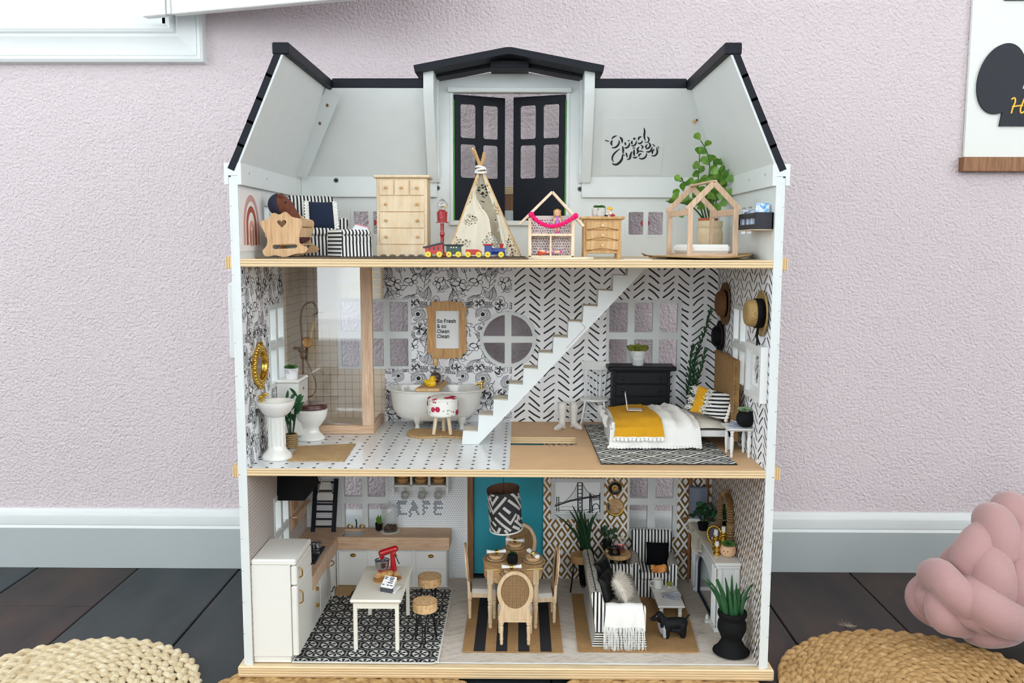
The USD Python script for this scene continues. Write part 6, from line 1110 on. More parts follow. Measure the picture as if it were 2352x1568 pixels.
# hexagon wall paper with grey lettering
framesb = union_all([F4, F5]); ZTB = ZM-SLAB-.0002; reg = sbox(-HW, ZB, -.0652, ZTB).difference(framesb); paper(bl, 'hexagon_wallpaper', reg, 'hex_grey', 'xz', (0, PW, 0))
def letters_cafe():
    out = []; x0, z0 = px(912, 1182, HD)[[0, 2]]; h = px(912, 1150, HD)[2]-z0; w = (px(1021, 1182, HD)[0]-x0)/4; b = h*.22; A = lambda i, x: x0+i*w+x*w
    out.append(union_all([LineString([(A(0, .12), z0+h), (A(0, .12), z0)]).buffer(b/2), LineString([(A(0, .12), z0+h-b/2), (A(0, .75), z0+h-b/2)]).buffer(b/2), LineString([(A(0, .12), z0+b/2), (A(0, .75), z0+b/2)]).buffer(b/2)]))
    out.append(union_all([LineString([(A(1, .08), z0), (A(1, .42), z0+h), (A(1, .78), z0)]).buffer(b*.45), sbox(A(1, .2), z0+h*.3, A(1, .66), z0+h*.5)])); out.append(union_all([sbox(A(2, .12), z0, A(2, .34), z0+h), sbox(A(2, .12), z0+h-b, A(2, .8), z0+h), sbox(A(2, .12), z0+h*.42, A(2, .7), z0+h*.62)]))
    out.append(union_all([sbox(A(3, .12), z0, A(3, .34), z0+h)]+[sbox(A(3, .12), z0+h*f, A(3, .85), z0+h*f+b) for f in (0, .4, .78)])); return union_all(out)
CF = letters_cafe(); hw_, hd2 = [], []; hp_ = .00365; hexg = Polygon([(.00183*math.sin(a_), .00183*math.cos(a_)) for a_ in np.arange(6)*PI/3])
def hexes(x0, x1, z0, z1, p, g): return [affinity.translate(g, x0+(i+.5*(j % 2))*p, z0+j*p*.866) for j in range(int((z1-z0)/(p*.866))+2) for i in range(int((x1-x0)/p)+2)]
for g in clip(hexes(-HW, -.0652, ZB, ZTB, hp_, hexg), reg): (hd2 if CF.contains(g.centroid) else hw_).append(g)
part(bl, 'hexagon_print', flat(hw_, 'xz', (0, PW-.00012, 0)), 'hex_white', kind='stuff'); part(bl, 'cafe_lettering', flat(hd2, 'xz', (0, PW-.00012, 0)), 'hex_dark', 'CAFE spelt in grey hexagons', kind='stuff')
part(bl, 'paper_strip', bb(-.0652, -.0607, PW, HD, ZB, ZTB, .0001), 'paper'); mat('dot_paper', 'c9bfb9', .6); mat('dot_ink', '8c8079', .6); regL = sbox(.0006, ZB, HD, ZTB).difference(wl_frames)
pL = part(H, 'side_paper', ext(regL, .0002, 'yz', (-.2999, 0, 0)), 'dot_paper'); part(pL, 'dot_print', flat(clip(hexes(0, HD, ZB, ZTB, .0052, Point(0, 0).buffer(.0011, 2)), regL), 'yz', (-.29955, 0, 0)), 'dot_ink', kind='stuff')
# gilt diamonds
def diamonds(x0, x1, z0, z1, w=.0182, h=.0272, ox=0):
    out = []
    for i in range(-1, int((x1-x0)/w)+2):
        for j in range(-1, int((z1-z0)/h)+2):
            for o in (0, .5):
                c = (x0+ox+(i+o)*w, z0+(j+o)*h); d = lambda f: Polygon([(c[0]-w*f/2, c[1]), (c[0], c[1]-h*f/2), (c[0]+w*f/2, c[1]), (c[0], c[1]+h*f/2)]); out.append(d(.8).difference(d(.42)))
    return out
reg = sbox(.0516, ZB, HW, ZTB).difference(framesb); paper(bl, 'diamond_wallpaper', reg, 'chevron_paper', 'xz', (0, PW, 0)); part(bl, 'gilt_diamonds', flat(clip(diamonds(.0516, HW, ZB, ZTB), reg), 'xz', (0, PW-.00012, 0)), 'gold_foil', kind='stuff')
regR = sbox(.0006, ZB, HD, ZTB); pR = part(H, 'side_paper', ext(regR, .0002, 'yz', (.2997, 0, 0)), 'chevron_paper'); part(pR, 'gilt_diamonds', flat(clip(diamonds(0, HD, ZB, ZTB), regR), 'yz', (.29955, 0, 0)), 'gold_foil', kind='stuff')
# ================================================================ KITCHEN
pr = [tuple(at(*p, 'z', ZB)[:2]) for p in ((690, 1524), (1010, 1527), (1020, 1480), (1041, 1357))]; rgn = Polygon([(-.2545, .0035), (-.086, .0025), (-.0795, .008), (-.0795, .2285), (-.2545, .2285)]); t = thing('patterned_rug', 'black and white rug with six-petalled flowers on the kitchen floor', 'rug', (0, 0, FB)); part(t, 'ground', ext(rgn, .0012, 'xy'), 'rug_white')
p = .0258; bl_ = []; tri = []
for j in range(-1, 13):
    for i in range(-1, 9):
        cx_, cy_ = -.2545+(i+.5*(j % 2))*p+.009, .004+j*p*.866; hx = lambda r: Polygon([(cx_+r*math.cos(a_), cy_+r*math.sin(a_)) for a_ in np.arange(6)*PI/3+PI/6]); R = p/math.sqrt(3)
        pet = [affinity.translate(affinity.rotate(Polygon([(.0022, 0), (.005, -.0014), (.0086, -.0023), (.0106, 0), (.0086, .0023), (.005, .0014)]), a_*60, origin=(0, 0)), cx_, cy_) for a_ in range(6)]; tip = [affinity.translate(affinity.rotate(sbox(.0082, -.0034, .0094, .0034), a_*60+30, origin=(0, 0)), cx_, cy_) for a_ in range(6)]
        bl_.append(hx(R*.93).difference(union_all(pet+tip+[Point(cx_, cy_).buffer(.0012, 4)]))); bl_.append(hx(R*.985).difference(hx(R*.955)))
part(t, 'flower_print', flat(clip(bl_, rgn.buffer(-.0022)), 'xy', (0, 0, .00135)), 'rug_black', kind='stuff'); RK = FB+.0014
mat('warm_white', 'e3e2dc', .45, bump=.08, bs=900, bd=.0004); mat('cream_paint', 'e8e4d6', .45)
# fridge
zt_ = .1495; t = thing('fridge', 'tall white two-door toy fridge at the front left of the kitchen', 'fridge', (0, 0, FB)); x0, x1 = -.2994, -.2535; y0, y1 = .0025, .078; zt_ -= FB
part(t, 'cabinet', [bb(x0, x1, y0, y1, .008, zt_-.007, .0006), bb(x0, x1-.002, y0+.0015, y1, 0, .0085, .0006)], 'warm_white'); part(t, 'top_board', bb(x0, x1+.0075, y0-.001, y1, zt_-.0075, zt_, .0018), 'warm_white'); zsplit = px(672, 1346, .003)[2]-FB
for a_, b_, h0, h1 in ((.0085, zsplit-.0006, .72, .91), (zsplit+.0006, zt_-.0085, .28, .8)): 
    d = part(t, 'door', bb(x1+.0004, x1+.0078, y0+.0008, y1-.001, a_, b_, .0014), 'warm_white'); za_, zb_ = a_+(b_-a_)*h0, a_+(b_-a_)*h1
    part(d, 'handle', [tube(spline([(x1+.0075, .012, za_), (x1+.0115, .012, za_+.002), (x1+.0122, .012, (za_+zb_)/2), (x1+.0115, .012, zb_-.002), (x1+.0075, .012, zb_)], 16), .0008, 8)], 'brass')
# worktop, units
CT, CYF, CXF, CXR = .099, .2285, -.245, -.0845; mat('unit_white', 'e9e8e5', .5); mat('work_wood', 'cba789', .6, ramp=[(.3, 'b08c6c'), (.5, 'cba98a'), (.72, 'd9bea1')], vs=45, st=(.9, 14, 14), bump=.2, bs=60)
s0, s1 = at(789, 1231, 'z', CT), at(842, 1210, 'z', CT); sk_ = sbox(s0[0]-.004, s0[1]+.0005, s1[0], .2655); t = thing('worktop', 'L-shaped wooden kitchen worktop with a deep front edge', 'worktop', (0, 0, 0)); L = Polygon([(-.2995, .0795), (CXF, .0795), (CXF, CYF), (CXR, CYF), (CXR, HD-.0006), (-.2995, HD-.0006)])
part(t, 'top_board', ext(L.buffer(-.0004, join_style=2).difference(sk_), .004, 'xy', (0, 0, CT-.004)), 'work_wood'); part(t, 'front_edge', bb(CXF, CXR, CYF, CYF+.003, CT-.0185, CT+.0001, .0002), 'work_wood'); part(t, 'front_edge', bb(CXF-.003, CXF, .0795, CYF-.0003, CT-.0185, CT+.0001, .0002), 'balsa'); part(t, 'end_edge', bb(CXR-.003, CXR, CYF+.003, HD-.0008, CT-.0185, CT-.004, .0003), 'balsa')
b = part(t, 'sink_basin', ext(sk_.buffer(-.0001), .0004, 'xy', (0, 0, CT-.0075)), 'hex_grey'); hs = clip(hexes(*[f for f in (sk_.bounds[0], sk_.bounds[2], sk_.bounds[1], sk_.bounds[3])], .0052, affinity.scale(hexg, 1.35, 1.35)), sk_); part(b, 'hexagon_print', flat(hs, 'xy', (0, 0, CT-.007)), 'hex_white', kind='stuff')
for x_ in (804, 832): c = px(x_, 1199, .27); part(t, 'tap_handle', [tube(spline([(c[0]-.0026, .2695, CT), (c[0]-.0026, .2695, CT+.0048), (c[0]+.0026, .2695, CT+.0048), (c[0]+.0026, .2695, CT)], 16), .001, 8)], 'brass')
c = px(818, 1199, .27); part(t, 'spout', [tube(spline([(c[0], .271, CT), (c[0], .271, CT+.011), (c[0]-.0003, .267, CT+.0135)], 14), .0009, 8)], 'dark_metal')
def cup(): return mv(ball((0, 0, 0), (.0042, .0028, .0026), 2), (0, -.0006, 0))
t = thing('kitchen_unit', 'white kitchen unit with doors and drawers along the back wall', 'cabinet', (0, 0, FB)); zc_ = CT-.0187-FB; part(t, 'carcass', bb(-.2495, CXR-.004, .2375, HD-.0006, 0, zc_, .0003), 'unit_white')
for xa, xb, ya, yb, kf in ((779, 845, 1266, 1343, .1), (866, 946, 1266, 1343, .1), (955, 1025, 1266, 1305, .25), (955, 1025, 1309, 1343, .3)):
    p_, q_ = px(xa, yb, .237), px(xb, ya, .237); d = part(t, 'drawer' if kf > .2 else 'door', bb(p_[0], q_[0], .2355, .238, max(p_[2]-FB, .003), q_[2]-FB, .0005), 'unit_white'); hgt = q_[2]-p_[2]; part(d, 'cup_handle', mv(cup(), ((p_[0]+q_[0])/2, .2355, q_[2]-FB-hgt*kf)), 'brass', smooth=True)
t = thing('kitchen_unit', 'white kitchen unit with square gold knobs along the left wall', 'cabinet', (0, 0, FB)); part(t, 'carcass', bb(-.2995, -.2505, .0795, .2368, 0, zc_, .0003), 'unit_white')
for ya, yb in ((.082, .128), (.131, .18), (.184, .2305)):
    d = part(t, 'door', bb(-.2508, -.2485, ya, yb, .003, zc_-.002, .0005), 'unit_white')
    if ya < .1:
        for z_ in (.028, .05): part(d, 'knob', [bb(-.2486, -.2448, ya+.022, ya+.0265, z_-.0022, z_+.0022, .0006)], 'gold')
# towel on a rail, cooktop, saucepan
mat('tea_towel', 'e2dfda', .9, c2='3a3c42', stripe=('z', .05, .06)); t = thing('tea_towel', 'white tea towel with a dark band hanging from the left kitchen unit', 'towel', (-.2455, .172, 0)); P = [[[(.0025+.0008*math.sin(u*9)+(.002 if v > .1 else 0)), -.009+.018*u, CT-.018-v*.048] for v in np.linspace(0, 1, 8)] for u in np.linspace(0, 1, 14)]
part(t, 'cloth', grid(P), 'cotton_white', smooth=True); part(t, 'dark_band', tube([(.0048+.0008*math.sin(u*9), -.009+.018*u, CT-.054) for u in np.linspace(0, 1, 14)], .0009, 6), 'ink'); part(t, 'rail', [tube(spline([(-.003, -.0105, CT-.018), (.0022, -.0105, CT-.018), (.0022, .0105, CT-.018), (-.003, .0105, CT-.018)], 20), .0007, 7)], 'brass')
t = thing('cooktop', 'black glass hob with a steel rim on the left worktop', 'hob', (0, .036, CT)); part(t, 'rim', bb(-.296, -.2515, .0835, .152, 0, .0012, .0005), 'steel'); part(t, 'glass', bb(-.2945, -.253, .085, .1505, .001, .0016, .0002), 'black_gloss')
for y_ in (.1, .119, .137):
    for x_ in (-.284, -.2635): part(t, 'burner', lathe([(.0085, .0012), (.0085, .0022), (.006, .0026), (0, .0026)], 26, (x_, y_, 0)), 'dark_metal')
t = thing('saucepan', 'tiny steel saucepan with lid and black handle on the hob', 'saucepan', (-.2635, .18, CT+.0026)); part(t, 'pan', lathe([(.0062, 0), (.0066, .0005), (.0066, .006), (.007, .0063), (0, .0063)], 26), 'steel'); part(t, 'lid', lathe(smoothprof([(.007, .0063), (.0065, .0072), (.002, .0086), (.0012, .0098), (0, .0102)], 20), 26), 'steel', smooth=True); part(t, 'handle', cyl((-.006, 0, .005), (-.0135, .0, .0125), .0009, .0011, 8), 'black_matte')
# extractor hood and left wall shelf
zh_ = .186; t = thing('range_hood', 'black pyramid-shaped cooker hood on the left kitchen wall', 'cooker hood'); part(t, 'canopy', hull([(-.2994, .118, zh_), (-.2635, .118, zh_), (-.2635, .2, zh_), (-.2994, .2, zh_), (-.2994, .118, zh_+.003), (-.2635, .118, zh_+.003), (-.2635, .2, zh_+.003), (-.2994, .2, zh_+.003), (-.2994, .128, ZTB), (-.272, .128, ZTB), (-.272, .185, ZTB), (-.2994, .185, ZTB)]), 'black_matte', smooth=False)
part(t, 'cord', tube(spline([(-.265, .199, zh_+.012), (-.262, .204, zh_+.006), (-.2625, .2045, zh_-.004)], 14), .0005, 6), 'steel')
t = thing('wall_shelf', 'wooden ledge with two patterned tiles on the left kitchen wall', 'shelf', (-.2995, 0, 0)); part(t, 'back_board', bb(0, .002, .18, .262, .124, .171, .0003), 'balsa'); part(t, 'ledge', bb(0, .009, .18, .262, .142, .1445, .0003), 'balsa')
mat('weave_tile', 'd5b08e', .8, weave=(180, ('y', 'z')), c2='9a7050'); part(t, 'tile', bb(.002, .004, .186, .206, .1255, .1395, .0003), 'weave_tile'); part(t, 'tile', bb(.002, .004, .186, .21, .151, .169, .0003), 'weave_tile')
t = thing('frying_pan', 'tiny black pan hanging above the wooden ledge in the kitchen', 'pan', (-.2972, .238, .162)); part(t, 'pan', mv(lathe([(.0055, 0), (.0066, .002), (.006, .002), (.005, .0008), (0, .0008)], 24), ry=90), 'black_matte'); part(t, 'handle', obb((.0005, 0, .006), (.0005, .001, .0175), .0012, .0008), 'steel')
# black ladder with towels
LY0, LY1 = .245, .2715; zt_ = px(747, 1103, .27)[2]; xl, xr = px(723, 1160, .26)[0], px(770, 1160, .26)[0]; pt = lambda x_, f: (x_, LY0+(LY1-LY0)*f, CT+.0022+(zt_-CT)*f); t = thing('towel_ladder', 'little black towel ladder leaning on the kitchen wall', 'ladder')
for x_ in (xl, xr): part(t, 'rail', obb(pt(x_, 0), pt(x_, 1), .0062, .0028, .0004, up=(0, -.93, .36)), 'black_paint')
for f in (.1, .24, .38, .52, .73, .93): part(t, 'rung', cyl(pt(xl+.002, f), pt(xr-.002, f), .0013, n=10), 'black_paint')
for f, w0, lb in ((.92, .009, 'small white towel folded over the top rung of the black ladder'), (.72, .0125, 'small white towel over the middle rung of the black ladder')):
    c = np.array(pt((xl+xr)/2, f)); P = [[[w0*(.86+.28*v)*(2*u-1), -.0022-.0012*v, .0014-v*.0155] for v in np.linspace(0, 1, 6)] for u in np.linspace(0, 1, 10)]; t = thing('hand_towel', lb, 'towel', tuple(c)); part(t, 'cloth', [grid(P), grid([[[w0*.86*(2*u-1), y_, .0014+.0006*math.cos(y_*900)] for y_ in np.linspace(-.0022, .002, 5)] for u in np.linspace(0, 1, 10)])], 'tea_towel', smooth=True)
# little plant and glass cloche
c = px(871, 1207, .2625); t = thing('black_pot_plant', 'green succulent in a black pot on the worktop by the kitchen window', 'plant', (c[0], .2625, CT)); part(t, 'pot', lathe([(.0042, 0), (.0055, .002), (.0058, .0105), (.005, .0105), (.0048, .009), (0, .009)], 24), 'black_matte')
for i in range(12): a_ = i*2.4; f = i/12; part(t, 'leaf', blade((.0012*math.cos(a_), .0012*math.sin(a_), .008), (.0065*(.4+.6*f)*math.cos(a_), .0045*math.sin(a_), .0225-.009*f), .0042, (0, 0, .001), 6, .3), 'leaf_bright', smooth=True)
c = px(896, 1213, .2575); t = thing('glass_cloche', 'glass dome with dark chocolates on the kitchen worktop', 'cloche', (c[0], .2565, CT)); Rg = 20*mpp(.257); Hg = px(896, 1156, .257)[2]-CT; part(t, 'plate', lathe([(Rg*1.12, 0), (Rg*1.15, .001), (Rg*.5, .0013), (0, .0013)], 32), 'ceramic')
part(t, 'glass_dome', lathe(smoothprof([(Rg, .0013), (Rg, Hg*.7), (Rg*.8, Hg*.93), (0, Hg)], 30), 36), 'clear_glass', smooth=True); part(t, 'glass_knob', ball((0, 0, Hg+.0022), .0024, 2), 'clear_glass', smooth=True); rg = np.random.RandomState(3); mat('chocolate', '3b2620', .6, var=.2, vs=300)
for i in range(17): a_ = i*2.4; r_ = Rg*.78*math.sqrt((i % 9)/9); m_ = ball((0, 0, 0), (.0031, .0031, .0024), 1); m_.vertices *= (1+.2*(rg.rand(len(m_.vertices), 1)-.5)); part(t, 'chocolate', mv(m_, (r_*math.cos(a_), r_*math.sin(a_), .0036+(.0034 if i > 8 else 0))), 'chocolate')
# cubby shelf with bowls, mugs on hooks
SYf = .253; p_, q_ = px(903, 1134, SYf), px(1027, 1092, SYf); xa, xb = p_[0], q_[0]; zb_ = px(960, 1117, SYf)[2]; t = thing('cubby_shelf', 'white wall shelf with three cubbies above the café lettering', 'shelf'); zt_ = ZTB-.004
for f in (0, 1/3, 2/3, 1): x_ = xa+(xb-xa)*f; part(t, 'divider', bb(x_-.0017, x_+.0017, SYf, HD-.0005, (p_[2]-.001) if f in (0, 1) else zb_, zt_, .0003), 'white_gloss')
part(t, 'bottom_board', bb(xa, xb, SYf, HD-.0005, zb_-.001, zb_+.002, .0003), 'white_gloss'); part(t, 'top_board', bb(xa, xb, SYf, HD-.0005, zt_, zt_+.002, .0003), 'white_gloss'); part(t, 'hook_rail', bb(xa, xb, HD-.003, HD-.0005, p_[2]-.001, zb_-.001, .0003), 'white_gloss'); part(t, 'back_board', bb(xa, xb, HD-.001, HD-.0004, zb_, zt_, .0001), 'brown_wood')
mat('bowl_tan', 'b58a58', .5)
for i in range(3):
    cx_ = xa+(xb-xa)*(i+.5)/3
    for j in range(2): 
        tb = thing('wooden_bowl', f"small tan bowl in the {('left', 'middle', 'right')[i]} cubby, {('lower', 'upper')[j]} of two stacked", 'bowl', (cx_, SYf+.0105, zb_+.0021+j*.0064), group='bowls in the cubby shelf'); part(tb, 'bowl', lathe(smoothprof([(.0045, 0), (.0075, .002), (.0092, .0062), (.0095, .0082), (.0086, .0082), (.0065, .003), (0, .0022)], 26), 28), 'bowl_tan', smooth=40)
mug0 = None
def mug(t, R=.0062, Hh=.0098, m='ceramic'): part(t, 'cup', lathe([(R*.8, 0), (R, .001), (R, Hh), (R*.86, Hh), (R*.84, .0012), (0, .0012)], 26), m); part(t, 'handle', tube(spline([(R*.95, 0, Hh*.82), (R*1.6, 0, Hh*.78), (R*1.65, 0, Hh*.32), (R*.95, 0, Hh*.2)], 14), .0008, 7), m)
mat('mug_grey', 'bdbdb6', .2, coat=.4)
for i, x_ in enumerate((930, 969, 1006)):
    c = px(x_, 1124, .262); t = thing('mug', f"grey-green mug hanging under the {('left', 'middle', 'right')[i]} cubby", 'mug', tuple(c+[0, 0, .001]), sc=.74, group='mugs hanging under the cubby shelf'); T_ = lambda m_: mv(m_, (0, .002, -.0092), ry=-8, rx=112)
    part(t, 'cup', T_(lathe([(.0065, 0), (.0078, .001), (.008, .0105), (.007, .0105), (.0068, .0012), (0, .0012)], 26)), 'mug_grey'); part(t, 'handle', tube(spline([(-.004, .001, -.002), (-.003, 0, .0035), (.003, 0, .0035), (.004, .001, -.002)], 14), .0008, 7), 'mug_grey'); part(t, 'hook', tube(spline([(.0, .0085, .003), (0, .002, .0028), (0, 0, .0012), (0, -.001, .0035)], 10), .0005, 6), 'brass')
# white table with mixer, board, cookbook
TZ_ = None; tf = px(865, 1376, .034)[2]-RK; t = thing('kitchen_table', 'white wooden kitchen table on the patterned rug', 'table', (0, 0, RK)); xa, xb = -.190, -.127; part(t, 'table_top', bb(xa, xb, .031, .146, tf-.0045, tf, .0018), 'cream_paint')
for x_ in (-.184, -.133):
    for y_ in (.037, .1385): part(t, 'leg', bb(x_-.0024, x_+.0024, y_-.0022, y_+.0022, 0, tf-.004, .0005), 'cream_paint')
for y_ in (.0355, .139): part(t, 'apron', bb(-.184, -.133, y_-.0005, y_+.001, tf-.0125, tf-.004, .0003), 'cream_paint')
for x_ in (-.1855, -.1325): part(t, 'apron', bb(x_, x_+.001, .037, .139, tf-.0125, tf-.004, .0003), 'cream_paint')
TT_ = RK+tf; mat('mixer_red', 'b3121d', .2, coat=.6); c = px(890, 1311, .115); o = at(893, 1312, 'z', TT_); t = thing('stand_mixer', 'bright red stand mixer with a steel bowl on the white kitchen table', 'mixer', tuple(o), 8); k = mpp(o[1])
part(t, 'base', blob([[(-.0125, 0, .0015, .0016), (.006, 0, .0015, .0016)], [(-.0105, -.003, .0014, .0014), (-.0105, .003, .0014, .0014)], [(.0065, -.0045, .0014, .0014), (.0065, .0045, .0014, .0014)], [(.0065, 0, .003, .0042), (.005, 0, .021, .0028)], [(.0045, 0, .0215, .0028), (.0065, 0, .025, .0032)]], .0009, 5), 'mixer_red', smooth=True)
part(t, 'motor_head', blob([[(-.009, 0, .0255, .0044), (.0085, 0, .0305, .0044)], [(-.0085, 0, .023, .0032), (-.0085, 0, .0195, .0028)]], .0009, 5), 'mixer_red', smooth=True); part(t, 'trim_band', obb((-.0122, 0, .0225), (.0102, 0, .0288), .0088, .0008), 'steel'); part(t, 'bowl', lathe(smoothprof([(.0035, .003), (.0045, .0033), (.0088, .0085), (.0098, .0158), (.0101, .0162), (.0092, .0158), (.008, .009), (0, .0045)], 30), 32, (-.0085, 0, 0)), 'steel', smooth=True)
part(t, 'whisk', [tube([(-.0085, 0, .02), (-.0085+.003*math.cos(a_), .003*math.sin(a_), .013), (-.0085, 0, .0085)], .0003, 5) for a_ in (0, 1.05, 2.1, 3.15, 4.2, 5.2)], 'steel'); part(t, 'cord', tube(spline([(.0085, -.001, .022), (.0105, -.001, .018), (.0125, -.0015, .013), (.0142, -.002, .0105)], 14), .0006, 6), 'black_matte')
o = at(890, 1331, 'z', TT_); t = thing('cutting_board', 'round wooden board with sliced bread on the white kitchen table', 'cutting board', tuple(o), 20); part(t, 'board', ext(affinity.scale(Point(0, 0).buffer(.0165, 16), 1.1, .82), .002, 'xy'), 'bowl_tan'); mat('bread', 'c99a5e', .85, ramp=[(.35, 'a06c38'), (.55, 'd3a86c'), (.75, 'e6c795')], vs=160, bump=.5, bs=500); mat('salami', '8c3038', .6)
part(t, 'loaf', blob([[(-.012, .004, .0055, .0036), (.0, .005, .0058, .0042), (.006, .0055, .0055, .004)]], .0012, 4), 'bread', smooth=True)
for i in range(4): part(t, 'bread_slice', mv(lathe([(.0042, 0), (.0042, .0011), (0, .0011)], 18, sy=.8), (.0085+.002*i, .004-.0005*i, .0048), ry=62), 'bread')
for i in range(4): part(t, 'salami_slice', mv(lathe([(.0026, 0), (.0026, .0005), (0, .0005)], 16), (.001+.0033*i, -.004-.0004*i, .0021+.0003*i)), 'salami')
o = at(889, 1362, 'z', TT_); t = thing('cookbook', 'white cookbook with dark spine standing partly open on the kitchen table', 'book', (o[0], o[1]+.006, TT_), -22); mat('spine_grey', '43454c', .5); part(t, 'cover', mv(bb(-.0085, .0085, 0, .0008, 0, .0165, .0002), (0, -.004, .006), rx=-52), 'paper'); part(t, 'spine', bb(-.0085, .0085, -.0045, -.0005, 0, .0058, .0004), 'spine_grey'); part(t, 'back_cover', mv(bb(-.0085, .0085, 0, .0008, 0, .0165, .0002), (.003, -.003, .001), rx=-80), 'paper'); part(t, 'pages', mv(bb(-.0078, .0078, .0008, .003, .001, .0158, .0002), (0, -.004, .005), rx=-56), 'cream_cloth')
part(t, 'cover_print', mv(cat([bb(-.0072+a_, -.0072+a_+w_, -.0003, 0, z_, z_+.0011, .0001) for z_, ws in ((.0138, ((0, .004), (.007, .006))), (.0118, ((0, .003), (.007, .0055))), (.0095, ((.008, .005),)), (.007, ((.006, .007),)), (.0035, ((0, .003), (.0065, .003), (.011, .0035)))) for a_, w_ in ws]), (0, -.004, .006), rx=-52), 'ink', 'dark printed lines', kind='stuff')
# cork stools on hairpin legs
def cork_stool(t, sh):
    part(t, 'seat', lathe([(.0148, sh-.0125), (.0155, sh-.0118), (.0155, sh-.0006), (.0149, sh), (0, sh)], 36), 'cork'); part(t, 'seat_edge', tube([(.0153*math.cos(a_), .0153*math.sin(a_), sh-.0004) for a_ in np.linspace(0, 2*PI, 36)[:-1]], .0004, 5, closed=True), 'brown_wood')
    for i in range(3): a_ = i*2.094+.5; f = lambda r, da, z: (r*math.cos(a_+da), r*math.sin(a_+da), z); part(t, 'hairpin_leg', tube(spline([f(.0108, -.42, sh-.0122), f(.0145, -.14, .006), f(.0152, -.05, .0008), f(.0152, .05, .0008), f(.0145, .14, .006), f(.0108, .42, sh-.0122)], 40), .0007, 7), 'dark_metal', smooth=True)
sh = px(976, 1380, .066)[2]-RK+.001; s0 = thing('cork_stool', 'cork stool with black hairpin legs at the near right of the kitchen table', 'stool', (px(976, 1390, .066)[0], .066, RK), 0, 'cork stools'); cork_stool(s0, sh); dup(s0, (px(987, 1335, .15)[0], .148, RK), 40, 'cork stool with black hairpin legs behind the other cork stool by the drawers')
mt = mat_rect('burlap_mat', 'small frayed burlap mat on the kitchen floor before the back unit', [(-.2485, .2), (-.2235, .202), (-.2215, .238), (-.2468, .239)], .0012, 'burlap_flat', z=RK)
# ================================================================ DINING
mat('jute_flat', 'cfa672', .95, weave=(210, ('x', 'y')), c2='86623a', var=.12, vs=50); mat('stripe_black', '17191e', .9, bump=.6, bs=900, bd=.0005); mat('chair_wood', 'd6bb97', .55, ramp=[(.3, 'c9aa84'), (.7, 'dfc8a8')], vs=30, st=(10, 10, 1.2)); mat('chair_pad', 'cfc8bf', .9, bump=.3, bs=1500); mat('cane', 'c7a273', .9, weave=(260, ('x', 'z')), c2='5e4226')
dx0, dx1, dy0, dy1 = -.053, .07, .0336, .204; t = thing('striped_rug', 'jute rug with four black stripes under the dining table', 'rug', (0, 0, FB)); 
for i in range(9): x = dx0+(dx1-dx0)*i/9; part(t, 'jute_stripe' if i % 2 == 0 else 'black_stripe', bb(x, x+(dx1-dx0)/9, dy0, dy1, 0, .0014+.0001*(i % 2), .0003), 'jute_flat' if i % 2 == 0 else 'stripe_black')
part(t, 'edge_binding', tube([(dx0, dy0, .0007), (dx1, dy0, .0007)], .0008, 6), 'jute_flat'); RD = FB+.0016
# cane-backed chairs: rear legs at y = 0, front legs at +y, seen from behind
zc0 = px(1188, 1306, .05)[2]-RD; zs0 = px(1188, 1415, .05)[2]-RD
def cane_chair(t):
    W, sh, ht = .0355, .037, zc0; oc, orx, orz = sh+.003+(ht-sh-.003)*.5, .0222, (ht-sh-.005)/2
    leg = smoothprof([(.0014, 0), (.002, .001), (.0021, .0035), (.0016, .005), (.0023, .006), (.0021, .012), (.0026, sh-.014), (.0019, sh-.012), (.0029, sh-.0105), (.0022, sh-.009), (.0028, sh-.008), (.0028, sh-.0035)], 40)
    for s in (-1, 1): part(t, 'leg', lathe(leg, 14, (s*.0168, 0, 0)), 'chair_wood'); part(t, 'leg', lathe(leg, 14, (s*.0195, .0325, 0)), 'chair_wood'); part(t, 'corner_block', bb(s*.0168-.003, s*.0168+.003, -.0028, .0028, sh-.0085, sh, .0004), 'chair_wood')
    part(t, 'seat_frame', ext(Polygon([(-.0185, -.0018), (.0185, -.0018), (.0222, .0345), (-.0222, .0345)]), .0052, 'xy', (0, 0, sh-.0072)), 'chair_wood'); part(t, 'seat_pad', hull([(x*f, y, z) for z, f in ((sh-.002, 1), (sh+.0012, 1), (sh+.0035, .86)) for x, y in ((-.0182, .003), (.0182, .003), (.0218, .034), (-.0218, .034))]), 'chair_pad')
    A = affinity.translate(affinity.scale(Point(0, 0).buffer(1, 32), orx, orz), 0, oc); I = affinity.translate(affinity.scale(Point(0, 0).buffer(1, 32), orx*.785, orz*.8), 0, oc+.0012); B = Polygon([(-.0205, sh-.003), (.0205, sh-.003), (.0185, sh+.006), (.0172, oc-orz*.55), (-.0172, oc-orz*.55), (-.0185, sh+.006)])
    tl = lambda m_: mv(m_, (0, -.001, 0), rx=0); sk = lambda m_: trimesh.Trimesh(np.c_[m_.vertices[:, 0], m_.vertices[:, 1]-.085*np.maximum(m_.vertices[:, 2]-sh, 0), m_.vertices[:, 2]], m_.faces, process=False)
    part(t, 'back_frame', sk(ext(A.union(B).difference(I), .0034, 'xz', (0, -.0024, 0))), 'chair_wood'); part(t, 'back_edge', sk(ext(A.buffer(.0003).difference(A.buffer(-.0012)), .0008, 'xz', (0, -.0005, 0))), 'brown_wood'); part(t, 'cane_panel', sk(ext(I.buffer(.0006), .0012, 'xz', (0, -.0014, 0))), 'cane')
c0 = thing('dining_chair', 'cane-backed wooden dining chair nearest the front, seen from behind', 'chair', (.0112, .0515, RD), 0, 'chairs round the dining table'); cane_chair(c0)
